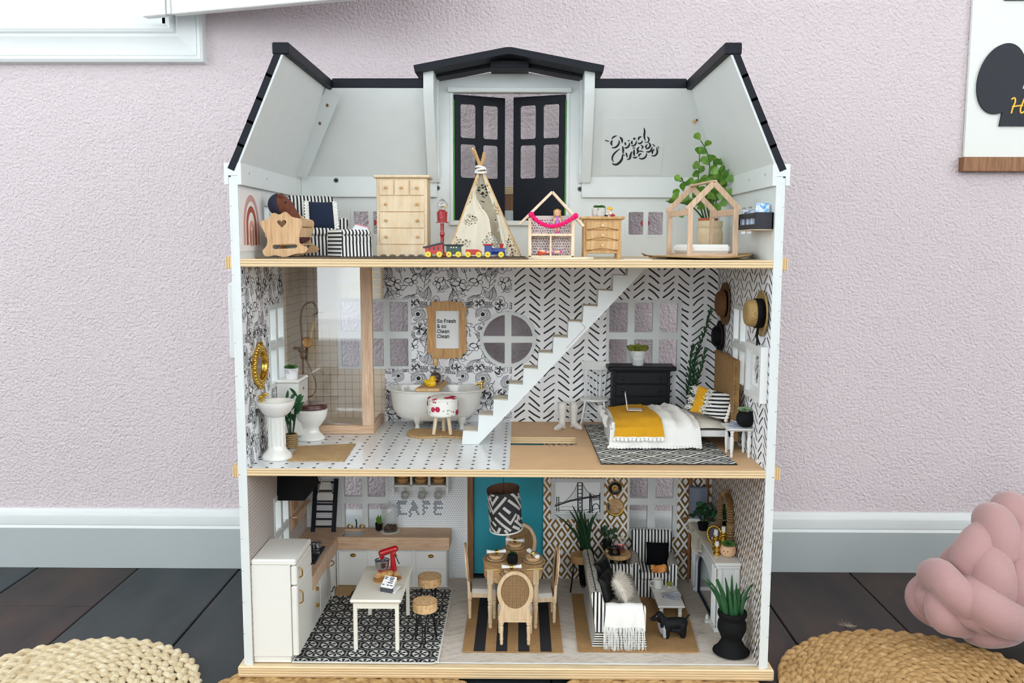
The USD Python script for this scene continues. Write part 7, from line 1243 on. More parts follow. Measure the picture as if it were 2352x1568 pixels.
dup(c0, (-.0505, .1445, RD), -86, 'cane-backed wooden dining chair at the left end of the dining table'); dup(c0, (.0615, .1325, RD), 93, 'cane-backed wooden dining chair at the right end of the dining table'); dup(c0, (.0185, .226, RD), 176, 'cane-backed wooden dining chair at the far side before the teal door')
# table
tcx, tcy = .0085, .123; a, b = px(1108, 1290, tcy), px(1249.5, 1290, tcy); R_ = (b[0]-a[0])/2; tz = px(1178, 1305, tcy-R_*.86)[2]-RD; mat('table_wood', 'b99468', .45, ramp=[(.3, 'a8835a'), (.6, 'bd986c'), (.8, 'cbaa80')], vs=30, st=(1.5, 10, 10)); t = thing('dining_table', 'round wooden dining table with turned legs under the black and white lamp', 'table', ((a[0]+b[0])/2, tcy, RD))
part(t, 'table_top', lathe(smoothprof([(0, tz-.003), (R_*.97, tz-.003), (R_, tz-.0015), (R_*.985, tz), (0, tz)], 24), 56), 'table_wood'); part(t, 'apron', lathe([(R_*.95, tz-.021), (R_*.955, tz-.003), (R_*.9, tz-.003), (R_*.9, tz-.021), (R_*.95, tz-.021)], 56), 'table_wood')
lg = smoothprof([(.0014, 0), (.0024, .0012), (.0026, .004), (.0018, .0055), (.0028, .0068), (.0026, .012), (.0034, .03), (.0024, .032), (.0036, .0335), (.0026, .0355), (.0037, .037), (.0037, tz-.005)], 50)
for sx in (-1, 1):
    for sy in (-1, 1): part(t, 'leg', lathe(lg, 16, (sx*R_*.72, sy*R_*.62, 0)), 'chair_wood'); part(t, 'leg_block', bb(sx*R_*.72-.004, sx*R_*.72+.004, sy*R_*.62-.004, sy*R_*.62+.004, tz-.024, tz-.004, .0004), 'chair_wood')
TD = RD+tz; tc = np.array([(a[0]+b[0])/2, tcy]); mat('plate_wood', 'cba779', .4, ramp=[(.3, 'bd976a'), (.7, 'd6b78c')], vs=60, st=(8, 1, 8)); mat('placemat', 'a9875a', .8, var=.06, vs=100)
def ring_pt(px_, py_): c = at(px_, py_, 'z', TD); return c[:2]
for (px_, py_, rz, w) in ((1140, 1286, 8, 'left'), (1183, 1259, -14, 'far'), (1224, 1291, -65, 'right'), (1175, 1322, 3, 'near')):
    c = ring_pt(px_, py_); gp = 'place settings on the dining table'; o = np.array([c[0], c[1], TD])
    q = tc+(c-tc)*(1.02 if w != 'near' else .9); solo('placemat', lathe([(.0158, 0), (.0158, .0008), (0, .0008)], 40, sy=.95), 'placemat', f'round tan placemat at the {w} side of the dining table', 'placemat', gp, (q[0], q[1], TD))
    t = thing('dinner_plate', f'tan plate with a pale rim at the {w} side of the dining table', 'plate', tuple(o+[0, 0, .0009]), 0, gp); part(t, 'plate', lathe(smoothprof([(.005, 0), (.009, .0005), (.0118, .0019), (.0121, .0023), (.0112, .0022), (.008, .0011), (0, .001)], 24), 36), 'plate_wood', smooth=40); part(t, 'rim', tube([(.0119*math.cos(a_), .0119*math.sin(a_), .0022) for a_ in np.linspace(0, 2*PI, 40)[:-1]], .00035, 5, closed=True), 'pale_wood')
    t = thing('dinner_bowl', f'tan wooden bowl on the plate at the {w} side of the dining table', 'bowl', tuple(o+[0, 0, .0022]), 0, gp); part(t, 'bowl', lathe(smoothprof([(.0045, 0), (.0082, .0012), (.0094, .0045), (.0095, .0062), (.0088, .0062), (.0078, .0022), (0, .0016)], 26), 34), 'plate_wood', smooth=40)
    t = thing('napkin', f'white napkin rolled in a gold ring on the {w} bowl of the dining table', 'napkin', tuple(o+[0, 0, .0112]), rz, gp); n = 24; xs_ = np.linspace(-.0125, .0125, n); rr_ = .0013+.0022*np.abs(xs_/.0125)**.8; part(t, 'cloth', tube(np.c_[xs_, 0*xs_, .0009*np.abs(xs_/.0125)], rr_*(1+.12*np.sin(xs_*3000)), 12, flat=.75), 'white_cloth', smooth=True); part(t, 'ring', lathe(smoothprof([(.0019, -.0018), (.0031, -.0012), (.0034, 0), (.0031, .0012), (.0019, .0018)], 20), 26) if False else mv(lathe(smoothprof([(.0019, -.0018), (.0031, -.0013), (.0034, 0), (.0031, .0013), (.0019, .0018), (.0019, -.0018)], 24), 26), ry=90), 'gold', smooth=True)
mat('cutlery_gold', 'c9a86a', .25, 1)
for (x0_, y0_, x1_, y1_, nm, lb) in ((1114, 1308, 1150, 1307, 'knife', 'thin gold knife left of the near place setting'), (1210, 1307, 1246, 1305, 'fork', 'thin gold fork right of the near place setting'), (1138, 1314, 1160, 1312, 'spoon', 'short gold spoon by the near place setting'), (1192, 1279, 1210, 1281, 'spoon', 'short gold spoon beside the black pot on the dining table')):
    p_, q_ = at(x0_, y0_, 'z', TD+.0015), at(x1_, y1_, 'z', TD+.0015); m_ = [tube(np.array([p_, q_])-p_+[0, 0, 0], .00065, 7)]; d_ = (q_-p_)/np.linalg.norm(q_-p_); e_ = (q_-p_)
    if nm == 'fork': m_ += [tube([e_+np.array([0, s*.0005, 0])-d_*.0035, e_+np.array([0, s*.0007, 0])+d_*.001], .0003, 5) for s in (-1.4, 0, 1.4)]
    else: m_ += [ball(e_*.97, (.0026 if nm == 'spoon' else .0042, .0011, .0005), 2)]
    solo(nm, m_, 'cutlery_gold', lb, nm, loc=tuple(p_-[0, 0, .0005]))
o = at(1177, 1297, 'z', TD); t = thing('black_pot_plant', 'small green plant in a black eight-sided pot in the middle of the dining table', 'plant', (o[0], o[1]+.006, TD)); part(t, 'pot', lathe([(.0058, 0), (.0068, .0015), (.0068, .0105), (.0058, .012), (.005, .0115), (0, .0112)], 8), 'black_matte', smooth=False); succulent(t, (0, 0, .0112), .0075, 'leaf_dark', 16, .9, 6)
# pendant lamp
LYc = .125; pT, pB = px(1156, 1122, LYc), px(1163, 1209, LYc); k = mpp(LYc); R_ = 38.5*k; Hh = pT[2]-pB[2]+.004; t = thing('pendant_lamp', 'black and white geometric drum lampshade hanging over the dining table', 'lamp', tuple(pB-[0, 0, .002])); mat('shade_white', 'dcdad6', .7, transl=.25); mat('shade_inside', '6b4a38', .8)
n = 64; tilt = math.atan2(pT[0]-pB[0], pT[2]-pB[2]); th = np.linspace(0, 2*PI, n, endpoint=False); T_ = lambda m_: mv(m_, rx=5, ry=math.degrees(tilt)); cylg = lambda r: grid([[[r*math.cos(a_), r*math.sin(a_), z] for z in np.linspace(0, Hh, 4)] for a_ in th], closed_u=True)
part(t, 'shade', T_(cylg(R_)), 'ink', smooth=True); part(t, 'lining', T_(cylg(R_-.0005)), 'shade_inside', smooth=True); part(t, 'bottom_rim', T_(tube(np.c_[R_*np.cos(th), R_*np.sin(th), 0*th], .0011, 8, closed=True)), 'white_gloss', smooth=True)
# geometric print: broken bands wrapped on the drum
WB = [([(630, 332), (692, 338)], 30), ([(602, 335), (655, 460), (742, 352)], 40), ([(572, 345), (662, 575), (865, 375)], 42), ([(940, 325), (1032, 405), (1062, 330)], 40), ([(895, 415), (1062, 555)], 42), ([(820, 515), (925, 600)], 45), ([(750, 580), (925, 745), (1012, 610)], 38), ([(690, 645), (930, 850)], 40), ([(650, 700), (705, 765)], 42), ([(600, 600), (598, 690)], 34), ([(622, 760), (705, 865)], 45), ([(765, 795), (725, 870)], 45), ([(835, 830), (880, 885)], 38), ([(960, 785), (1060, 835)], 45), ([(990, 705), (1085, 795)], 40), ([(1040, 640), (1065, 700)], 42)]
def drum(x, y): s = max(-.97, min(.97, (x-815-(y-300)*.07)/250)); q = math.sqrt(1-s*s); return math.asin(s)*R_*.98, Hh*(1-(y-255-78*q)/(548+18*q))
g = union_all([LineString([drum(*p) for p in l]).buffer(w/6.533*k*.5, cap_style=2, join_style=2) for l, w in WB]).intersection(sbox(-1, .0016, 1, Hh-.0008)); m_ = []; C_ = 2*PI*R_
for h in polys(g): m_ += [c for i in range(-16, 16) for c in polys(h.intersection(sbox(i*C_/32, 0, (i+1)*C_/32, Hh)))]
fm = flat(m_, 'xy'); v = fm.vertices
for r in range(3): a_ = v[:, 0]/R_-PI/2+r*2*PI/3; part(t, 'white_print', T_(trimesh.Trimesh(np.stack([(R_+.0003)*np.cos(a_), (R_+.0003)*np.sin(a_), v[:, 1]], 1), fm.faces, process=False)), 'shade_white', kind='stuff')
cp_ = T_(trimesh.Trimesh([[0, 0, Hh*.8]], np.zeros((0, 3), int), process=False)).vertices[0]; part(t, 'cable', tube([cp_, [cp_[0], cp_[1], ZTB-pB[2]+.0018]], .0004, 6), 'dark_metal'); part(t, 'bulb_holder', lathe([(.004, -.008), (.004, 0), (.001, .002), (0, .002)], 16, tuple(cp_)), 'dark_metal'); part(t, 'shade_ring', T_(cat([cyl((0, 0, Hh*.8), (R_*math.cos(b_), R_*math.sin(b_), Hh*.8), .0004, n=5) for b_ in (0, 2.09, 4.18)])), 'dark_metal')
# framed bridge sketch, round clock, round mirror
Yp = HD-.0006; B7 = lambda u, v: tuple(px(1260+u/6.533, 1080+v/6.533, Yp-.003)[[0, 2]]); t = thing('bridge_picture', 'white framed pen sketch of a suspension bridge on the gilt diamond wall', 'picture'); a, b = B7(35, 725), B7(836, 122); fr = sbox(a[0], a[1], b[0], b[1]); a2, b2 = B7(92, 655), B7(780, 180); inn = sbox(a2[0], a2[1], b2[0], b2[1]); mat('frame_grey', 'cdd0cf', .5)
part(t, 'frame', ext(fr.difference(inn.buffer(.001, join_style=2)), .004, 'xz', (0, Yp-.0042, 0)), 'frame_grey'); part(t, 'inner_frame', ext(inn.buffer(.0012, join_style=2).difference(inn), .003, 'xz', (0, Yp-.0036, 0)), 'frame_grey'); part(t, 'print', ext(inn.buffer(.0008, join_style=2), .0006, 'xz', (0, Yp-.001, 0)), 'paper')
ln = lambda pts, w: LineString([B7(*p) for p in pts]).buffer(w*.00008); sk = [ln([(440, 185), (440, 640)], 9), ln([(505, 185), (505, 640)], 9)]+[ln([(436, v), (510, v)], 7) for v in (190, 235, 290, 350, 405, 455)]+[ln([(442, 470), (505, 520)], 5), ln([(505, 470), (442, 520)], 5), ln([(442, 525), (505, 580)], 5), ln([(505, 525), (442, 580)], 5)]
sk += [ln([(122, 405), (122, 622)], 7), ln([(155, 405), (155, 622)], 7)]+[ln([(120, v), (158, v)], 5) for v in (412, 450, 490, 530, 580)]+[ln([(95, 540), (200, 505), (320, 465), (440, 440), (520, 425), (640, 405), (775, 385)], 13), ln([(95, 520), (200, 487), (320, 450), (440, 425), (640, 390), (775, 372)], 4)]
cat1 = spline([(437, 190), (380, 320), (290, 430), (220, 480), (160, 485)], 20); cat2 = spline([(508, 190), (560, 290), (620, 345), (700, 380)], 20); sk += [ln(cat1, 4), ln(cat2, 4)]+[ln([p_, (p_[0], 500-(p_[0]-200)*.28)], 1.6) for p_ in cat1[1:-3:2]]+[ln([p_, (p_[0], 412)], 1.6) for p_ in cat2[1:-2:2]]
sk += [ln([(622, 360), (622, 640)], 14), ln([(640, 380), (655, 640)], 10), ln([(770, 345), (770, 630)], 8), ln([(655, 420), (770, 415)], 10), ln([(655, 450), (770, 440)], 6), ln(spline([(660, 600), (680, 520), (715, 505), (750, 530), (768, 600)], 16), 8), ln([(95, 600), (440, 610), (780, 575)], 5), ln([(95, 640), (200, 628), (330, 640), (430, 645)], 3), ln([(590, 630), (680, 600)], 9), ln([(560, 640), (660, 640), (770, 630)], 3), ln([(180, 560), (260, 545), (420, 560)], 2.5)]
part(t, 'bridge_sketch', flat([union_all(sk)], 'xz', (0, Yp-.0013, 0)), 'ink', kind='stuff')
c = px(1412, 1119, Yp); t = thing('wall_clock', 'small round black ornament with a gold centre above the round mirror', 'ornament', (c[0], Yp, c[2])); D = lambda m_: mv(m_, rx=90); k = mpp(HD); part(t, 'disc', D(lathe(smoothprof([(0, .001), (16*k, .001), (16*k, .003), (12.5*k, .004), (9*k, .003), (0, .003)], 24), 40)), 'black_gloss', smooth=40); part(t, 'rim', D(tube([(15.8*k*math.cos(a_), 15.8*k*math.sin(a_), .0028) for a_ in th[::2]], .0006, 6, closed=True)), 'gold'); part(t, 'centre', D(lathe([(8.3*k, .003), (7.8*k, .0036), (0, .0038)], 30)), 'cutlery_gold'); part(t, 'emblem', D(tube([(3*k*math.cos(a_), 1.8*k*math.sin(a_), .0038) for a_ in th[::4]], .0004, 5, closed=True)), 'brass')
c = px(1413, 1163, Yp); t = thing('round_mirror', 'small round mirror with a gold crescent rim on the gilt diamond wall', 'mirror', (c[0], Yp, c[2])); part(t, 'mirror_glass', D(lathe([(19.5*k, .0008), (19.5*k, .0015), (0, .0015)], 44)), 'mirror_glass'); aa = np.linspace(0, 2*PI, 60, endpoint=False); part(t, 'gold_rim', D(tube(np.c_[20*k*np.cos(aa), 20*k*np.sin(aa), aa*0+.0014], .0006+.0015*np.clip(-np.sin(aa+.15), 0, 1), 8, closed=True)), 'gold', smooth=True)
# ================================================================ LIVING ROOM
t = solo('jute_rug', ext(Polygon([(.0885, .036), (.2365, .0355), (.2485, .2155), (.0905, .213)]), .0015, 'xy'), 'jute_flat', 'plain rectangular jute rug under the striped sofa and coffee table', 'rug', loc=(0, 0, FB)); RL = FB+.0016
# sofa seen from its near end: back to the left, seat towards the right
X0, X1, Y0, Y1 = .1065, .1745, .0475, .203; sh, ah = .036, .0505; bh = px(1365, 1350, .062)[2]-RL; t = thing('sofa', 'black and white striped two-seat sofa standing end-on in the living room', 'sofa', (0, 0, RL)); w_ = X1-X0
part(t, 'skirt', hull([(x, y, z) for z, e in ((.0004, .0), (.02, .0035)) for x in (X0+e*1.3, X1-e) for y in (Y0+e*.6, Y1-e*.6)]), 'stripe_y'); part(t, 'skirt_front', hull([(x, Y0-.0006+e*.6, z) for z, e in ((.0004, .0), (.02, .0035)) for x in (X0+e*1.3, X1-e)]+[(x, Y0+.001+e*.6, z) for z, e in ((.0004, .0), (.02, .0035)) for x in (X0+e*1.3, X1-e)]), 'fine_stripe_z')
part(t, 'seat_base', bb(X0+.005, X1-.003, Y0+.002, Y1-.002, .0195, .029, .001), 'stripe_y'); part(t, 'seat_cushion', bb(X0+.015, X1-.001, Y0+.012, Y1-.012, .028, sh+.004, .0035), 'fine_stripe_y')
bp = Polygon([(X0+.004, .018), (X0-.002, bh-.004), (X0, bh), (X0+.009, bh+.0005), (X0+.012, bh-.004), (X0+.02, .036), (X0+.02, .018)]).buffer(.001).buffer(-.001); part(t, 'backrest', ext(bp, Y1-Y0-.004, 'xz', (0, Y0+.002, 0)), 'fine_stripe_y'); part(t, 'back_end', ext(bp.buffer(-.0003), .0012, 'xz', (0, Y0+.0008, 0)), 'stripe_x'); part(t, 'back_seam', tube([(X0+.0045, Y0+.003, bh+.0008), (X0+.0045, Y1-.003, bh+.0008)], .0004, 5), 'black_fabric')
for y_, nm in ((Y0, 'near'), (Y1-.0135, 'far')): part(t, 'arm', hull([(x, y_+6.7e-3+.0067*math.cos(a_), z0+.0067*math.sin(a_)) for x in (X0+.006, X1-.002) for z0 in (ah-.0067,) for a_ in np.arange(12)*PI/6]+[(x, y_+dy, .02) for x in (X0+.006, X1-.002) for dy in (.001, .0125)]), 'stripe_x')
part(t, 'arm_front', hull([(X1-.002, Y1-.0068+.0063*math.cos(a_), ah-.0067+.0063*math.sin(a_)) for a_ in np.arange(12)*PI/6]+[(X1-.0008, Y1-.0068+.0063*math.cos(a_), ah-.0067+.0063*math.sin(a_)) for a_ in np.arange(12)*PI/6]+[(X1-.0008, Y1-.0068+dy, .02) for dy in (-.006, .006)]), 'stripe_y')
mat('satin_black', '07080a', .5, spec=.3, var=.2, vs=60)
for px_, py_, Yc, rz, lb in ((1393, 1297, .15, 62, 'shiny black pillow at the far end of the striped sofa'), (1403, 1362, .1, 66, 'shiny black pillow at the near end of the striped sofa')):
    c = px(px_, py_, Yc); throw_pillow('throw_pillow', lb, .04, .036, .014, 'satin_black', (X0+.0235, Yc, RL+sh+.0205), rz, -20, seed=rz)
mat('faux_fur', 'd8cfc2', .95, var=.08, vs=300, sheen=.5); t = thing('fur_pillow', 'fluffy cream fur pillow on the striped sofa', 'pillow', (X0+.043, .1, RL+sh+.0205), 72); cm = cushion(.04, .034, .015, 20, seed=8); R_ = dict(rx=-30); part(t, 'cover', mv(cm, **R_), 'faux_fur', smooth=True); rg = np.random.RandomState(4)
pts, fi = trimesh.sample.sample_surface(cm, 1500, seed=3); nr = cm.face_normals[fi]; nr = np.where((nr[:, 1:2]*np.sign(pts[:, 1:2]) < 0), -nr, nr); F_ = []
for p_, n_ in zip(pts, nr): d = n_*.004+rg.normal(size=3)*.0013+np.array([0, 0, -.0012]); s_ = np.cross(d, rg.normal(size=3)); s_ *= .00022/np.linalg.norm(s_); F_.append(np.array([p_-s_, p_+s_, p_+d]))
part(t, 'fur', mv(trimesh.Trimesh(np.vstack(F_), np.arange(len(F_)*3).reshape(-1, 3), process=False), **R_), 'faux_fur', kind='stuff', smooth=False)
# white throw over the near arm, with a fringe
t = thing('fringed_throw', 'white throw with a long fringe hanging over the near arm of the striped sofa', 'throw', (0, 0, RL)); xa, xb = px(1393, 1395, Y0)[0], px(1476, 1395, Y0)[0]; prof_ = [(Y0+.03, sh+.006), (Y0+.018, sh+.0068), (Y0+.0145, ah-.002), (Y0+.011, ah+.0018), (Y0+.0055, ah+.0022), (Y0+.0002, ah-.003), (Y0-.0022, ah-.01), (Y0-.003, .036), (Y0-.0036, .0265)]; c = spline([(0, *q) for q in prof_], 30)
P = [[[xa+(xb-xa)*u+(u-.5)*.006*(j/29)**2, p_[1]-.0011*math.sin(u*17+j*.12)*(j/29), p_[2]+.0005*math.sin(u*12)] for j, p_ in enumerate(c)] for u in np.linspace(0, 1, 24)]; part(t, 'cloth', grid(P), 'white_cloth', smooth=True); P = np.array(P); ms = []
for i in range(150):
    u = rg.rand()*23; j = int(u); b = P[min(j, 22), -1]+(P[min(j+1, 23), -1]-P[min(j, 22), -1])*(u-j); cl = round(u/2.1)*2.1; e = b+np.array([(u-cl)*.0006+rg.normal()*.0016, -.0025-.006*rg.rand(), 0]); L = b[2]-.0008 if rg.rand() < .75 else b[2]*.75; e[2] = b[2]-L; ms.append(tube(spline([b, (b+e)/2+[rg.normal()*.0008, -.001, .001], e], 6), .00022, 4, caps=False))
part(t, 'fringe', ms, 'white_cloth', kind='stuff')
# tall grassy plant and stool behind the sofa
def grassy(t, base, tips, w, m='leaf_dark', z0=0):
    for (b, tip, bend) in tips: part(t, 'leaf', blade(b, tip, w, bend, 10, .35, side=(.2, 1, .15), shape=lambda q: np.clip(1-q, 0, 1)**.55*.9+.04), m, smooth=True)
o = np.array([px(1347, 1300, .252)[0], .252, FB]); t = thing('grass_plant', 'tall plant with long dark strap leaves behind the striped sofa', 'plant', tuple(o)); hp2 = px(1345, 1262, .252)[2]-FB; part(t, 'pot', lathe(smoothprof([(.009, 0), (.0115, hp2*.5), (.0095, hp2), (.0085, hp2), (.0085, hp2-.003), (0, hp2-.003)], 24), 28), 'black_matte'); e3 = lambda x_, y_, d: px(x_, y_, .252+d)-o
grassy(t, None, [((dx*.004, dy*.003, hp2-.004), e3(x_, y_, d), (bx_, -.002, .004)) for dx, dy, x_, y_, d, bx_ in ((-1, -1, 1275, 1181, -.03, .006), (-.6, 0, 1306, 1170, -.02, .004), (-.3, .4, 1313, 1158, -.01, .003), (0, 0, 1320, 1168, .0, .0), (.1, -.6, 1328, 1163, -.01, 0), (.2, .3, 1333, 1168, .0, 0), (.5, 0, 1341, 1172, -.005, .0), (.7, -.4, 1352, 1192, -.01, -.001), (.9, .2, 1364, 1180, -.01, -.004), (1, -.6, 1374, 1173, -.015, -.006), (-.8, .5, 1322, 1210, .0, .001), (.4, -.9, 1336, 1190, -.02, 0))], .0062)
o = (px(1334, 1300, .222)[0], .222, FB); t = thing('hairpin_stool', 'small wooden stool on black hairpin legs behind the striped sofa', 'stool', o); hs = px(1332, 1272, .222)[2]-FB; part(t, 'seat', lathe([(.0142, hs-.011), (.0148, hs-.0105), (.0148, hs-.0006), (.0142, hs), (0, hs)], 30), 'bowl_tan')
for i in range(3): a_ = i*2.094+PI+.2; f = lambda r, da, z: (r*math.cos(a_+da), r*math.sin(a_+da), z); part(t, 'hairpin_leg', tube(spline([f(.011, -.4, hs-.011), f(.0145, -.12, .005), f(.015, -.04, .0007), f(.015, .04, .0007), f(.0145, .12, .005), f(.011, .4, hs-.011)], 30), .0007, 6), 'dark_metal', smooth=True)
# round side table
SYt = .236; a, b = px(1388, 1268, SYt), px(1449, 1268, SYt); R_ = (b[0]-a[0])/2; o = np.array([(a[0]+b[0])/2, SYt, FB]); hs = px(1418, 1268, SYt)[2]-FB; t = thing('side_table', 'round wooden side table with black legs behind the sofa', 'table', tuple(o)); part(t, 'table_top', lathe([(R_*.96, hs-.006), (R_, hs-.005), (R_, hs-.001), (R_*.97, hs), (0, hs)], 40), 'oak')
for i in range(4): a_ = i*PI/2+.6; part(t, 'leg', cyl((R_*.62*math.cos(a_), R_*.62*math.sin(a_), hs-.0055), (R_*.86*math.cos(a_), R_*.86*math.sin(a_), 0), .0015, n=10), 'black_paint')
ST = FB+hs; t = thing('telephone', 'old-fashioned black dial telephone on the round side table', 'telephone', (px(1409, 1274, SYt)[0], SYt-.008, ST), 12); part(t, 'body', hull([(x*.0075, y, z) for x in (-1, 1) for y, z in ((-.0075, 0), (.006, 0), (-.0065, .0025), (.0045, .0075), (.0, .0078))]), 'black_gloss'); part(t, 'handset', blob([[(-.0085, .002, .0098, .0022), (-.0045, .002, .0112, .0013), (.0045, .002, .0112, .0013), (.0085, .002, .0098, .0022)][i:i+2] for i in range(3)], .0009, 3), 'black_gloss', smooth=True); part(t, 'dial', mv(lathe([(.0036, 0), (.0034, .0008), (.0018, .001), (0, .001)], 22), (0, -.004, .0049), rx=48), 'steel')
t = thing('fish_bowl', 'round glass bowl with a red fish on the round side table', 'fish bowl', (px(1424, 1262, SYt)[0], SYt+.004, ST)); part(t, 'glass', lathe(smoothprof([(0, .0003), (.006, .0005), (.0108, .006), (.0112, .0115), (.0095, .0165), (.0082, .0185), (.0086, .0195)], 30), 32), 'clear_glass', smooth=True); mat('fish_red', 'd2371c', .4); part(t, 'fish', [blob([[(-.003, 0, .009, .0024), (.0022, 0, .0092, .0018)], [(.0022, 0, .0092, .0012), (.0062, 0, .0095, .0016)], [(-.0005, 0, .0105, .0012), (.001, 0, .0128, .0005)]], .0008, 3)], 'fish_red', smooth=True); part(t, 'gravel', lathe([(.0075, .001), (.0085, .003), (0, .0036)], 24), 'salami')
c = px(1391, 1256, SYt+.012); t = thing('black_pot_plant', 'broad-leaved dark plant in a black pot on the round side table', 'plant', (px(1396, 1256, SYt)[0], SYt+.01, ST)); part(t, 'pot', lathe([(.0055, 0), (.0068, .0115), (.0074, .0115), (.0074, .014), (.006, .014), (0, .012)], 26), 'black_matte')
for x_, y_, z_, L in ((-.007, -.004, .026, 0), (.004, -.002, .03, 0), (.0135, -.003, .034, 0), (.0155, -.003, .0215, 0), (-.004, .004, .036, 0), (-.0095, .002, .033, 0)): b = np.array([x_*.45, y_*.5, .013+(z_-.013)*.5]); part(t, 'stem', tube([(0, 0, .012), b], .0006, 5), 'leaf_dark'); part(t, 'leaf', blade(b, (x_, y_, z_), .0068, (0, 0, .0015), 7, .2), 'leaf_dark', smooth=True)
solo('paper_bag', [bb(-.0035, .0035, -.002, .002, 0, .0016, .0003), bb(-.003, .003, -.0018, .0018, .0017, .0032, .0003), bb(-.0025, .0022, -.0016, .0016, .0033, .0045, .0003)], 'straw', 'stack of tiny yellow books at the left edge of the side table', 'books', loc=(px(1389, 1262, SYt)[0], SYt-.001, ST+.0001)) if False else None
for i, (cc_, nm) in enumerate((('straw', 'straw-coloured'), ('paper', 'white'), ('mustard', 'yellow'))): solo('book', bb(-.0048, .0048, -.003, .003, 0, .0017, .0003), cc_, f'tiny {nm} book in the low pile beside the telephone', 'book', 'pile of books on the side table', (o[0]-.0125, SYt-.001, ST+.0018*i), 12*i)
# second armchair with pillow and cat
o = stand(1513, .236, RL); o[2] = RL; ht = px(1513, 1213, .262)[2]-RL; t = thing('armchair', 'black and white striped armchair before the living room window', 'armchair', (o[0], .2335, FB), -4); armchair(t, .0665, .064, ht+.001)
throw_pillow('throw_pillow', 'square black pillow on the living room armchair', .033, .033, .011, 'black_fabric', (px(1512, 1275, .228)[0], .2345, px(1512, 1275, .228)[2]), -4, -14)
mat('cat_orange', 'd2853c', .9, ramp=[(.35, 'b5662a'), (.5, 'd58a42'), (.7, 'e3a663')], vs=120, st=(2, .5, .5), bump=.3, bs=900); c = px(1513, 1312, .205); t = thing('cat_figure', 'little curled ginger cat on the seat of the living room armchair', 'cat', (c[0], .207, FB+(ht+.001)*.42*1.08+.0003), 4)
part(t, 'body', blob([[(-.006, 0, .0045, .0042), (.002, .001, .0045, .0048), (.007, .001, .0048, .0052)], [(.007, .001, .005, .0052), (.0075, .0, .0068, .0042)], [(-.008, -.001, .0068, .0034), (-.006, 0, .005, .0036)], [(-.0105, -.0018, .006, .0017), (-.008, -.001, .006, .0026)], [(-.0098, -.0005, .0098, .0009), (-.0088, -.001, .0088, .0018), (-.008, -.001, .0075, .002)], [(-.0062, .0005, .0096, .0009), (-.007, -.0002, .0085, .0017), (-.0075, -.0006, .0075, .0019)], [(.0105, -.001, .0025, .0016), (.004, -.0055, .0018, .0015), (-.003, -.0055, .0016, .0014)], [(-.006, -.002, .0025, .0018), (-.0095, -.004, .0012, .0012)]], .0009, 5), 'cat_orange', smooth=True)
for s in (-1, 1): part(t, 'eye', ball((-.0102+s*.0012, -.0038+.0002*s, .0074), .0005, 1), 'black_gloss')
# coffee table with mug, succulent and newspapers
xa, xb, ya, yb = .2005, .2365, .1295, .2035; hc = px(1540, 1392, ya)[2]-RL; t = thing('coffee_table', 'white coffee table with turned legs before the striped armchair', 'table', (0, 0, RL)); part(t, 'table_top', hull([(x, y, z) for e, z in ((0.003, hc-.0042), (0, hc-.0018), (.0004, hc)) for x in (xa+e, xb-e) for y in (ya+e, yb-e)]), 'white_gloss'); lp = smoothprof([(.0018, 0), (.0026, .0015), (.0026, .004), (.0017, .0055), (.0027, .007), (.0028, .014), (.0018, .0165), (.003, .0185), (.0018, .021), (.003, .0225), (.003, .027)], 40)*np.array([1, (hc-.004)/.027])
for x_ in (xa+.0055, xb-.0055):
    for y_ in (ya+.0065, yb-.0065): part(t, 'leg', lathe(lp, 16, (x_, y_, 0)), 'white_gloss')
CZ = RL+hc; c = at(1512, 1352, 'z', CZ); t = thing('mug', 'white mug standing on the coffee table', 'mug', (c[0]-.0005, c[1]+.003, CZ), 190); mug(t, .0062, .0135)
c = at(1540, 1350, 'z', CZ); t = thing('small_succulent', 'tiny yellow-green succulent in a white dish on the coffee table', 'plant', (c[0]-.001, c[1]+.003, CZ)); part(t, 'dish', lathe([(.003, 0), (.0036, .002), (.003, .002), (0, .0015)], 20), 'ceramic'); mat('leaf_yellow', '9c9a35', .5, var=.2, vs=200); succulent(t, (0, 0, .0015), .0085, 'leaf_yellow', 12, 1.1, 3)
mat('newsprint', 'c3c7d3', .7, ramp=[(.42, '8f97ad'), (.52, 'ccd0da'), (.75, 'e2e4e8')], vs=150, st=(.3, 2, 1))
for i, (rz, dx, dy, lb) in enumerate(((-18, 0, 0, 'folded newspaper lying lowest on the coffee table'), (12, .001, .003, 'folded newspaper lying on top of the other one on the coffee table'))):
    c = at(1541, 1372, 'z', CZ); t = thing('newspaper', lb, 'newspaper', (c[0]+dx, c[1]+dy, CZ+.0001+.0021*i), rz, 'newspapers on the coffee table'); P = lambda z: grid([[[-.012+.024*u, -.007+.014*v, z+.0006*math.sin(u*5+v*3)+.0006] for v in np.linspace(0, 1, 6)] for u in np.linspace(0, 1, 10)]); part(t, 'outer_page', P(.0), 'paper', smooth=True); part(t, 'inner_page', mv(P(.0009), (.001, .0006, 0)), 'newsprint', smooth=True)
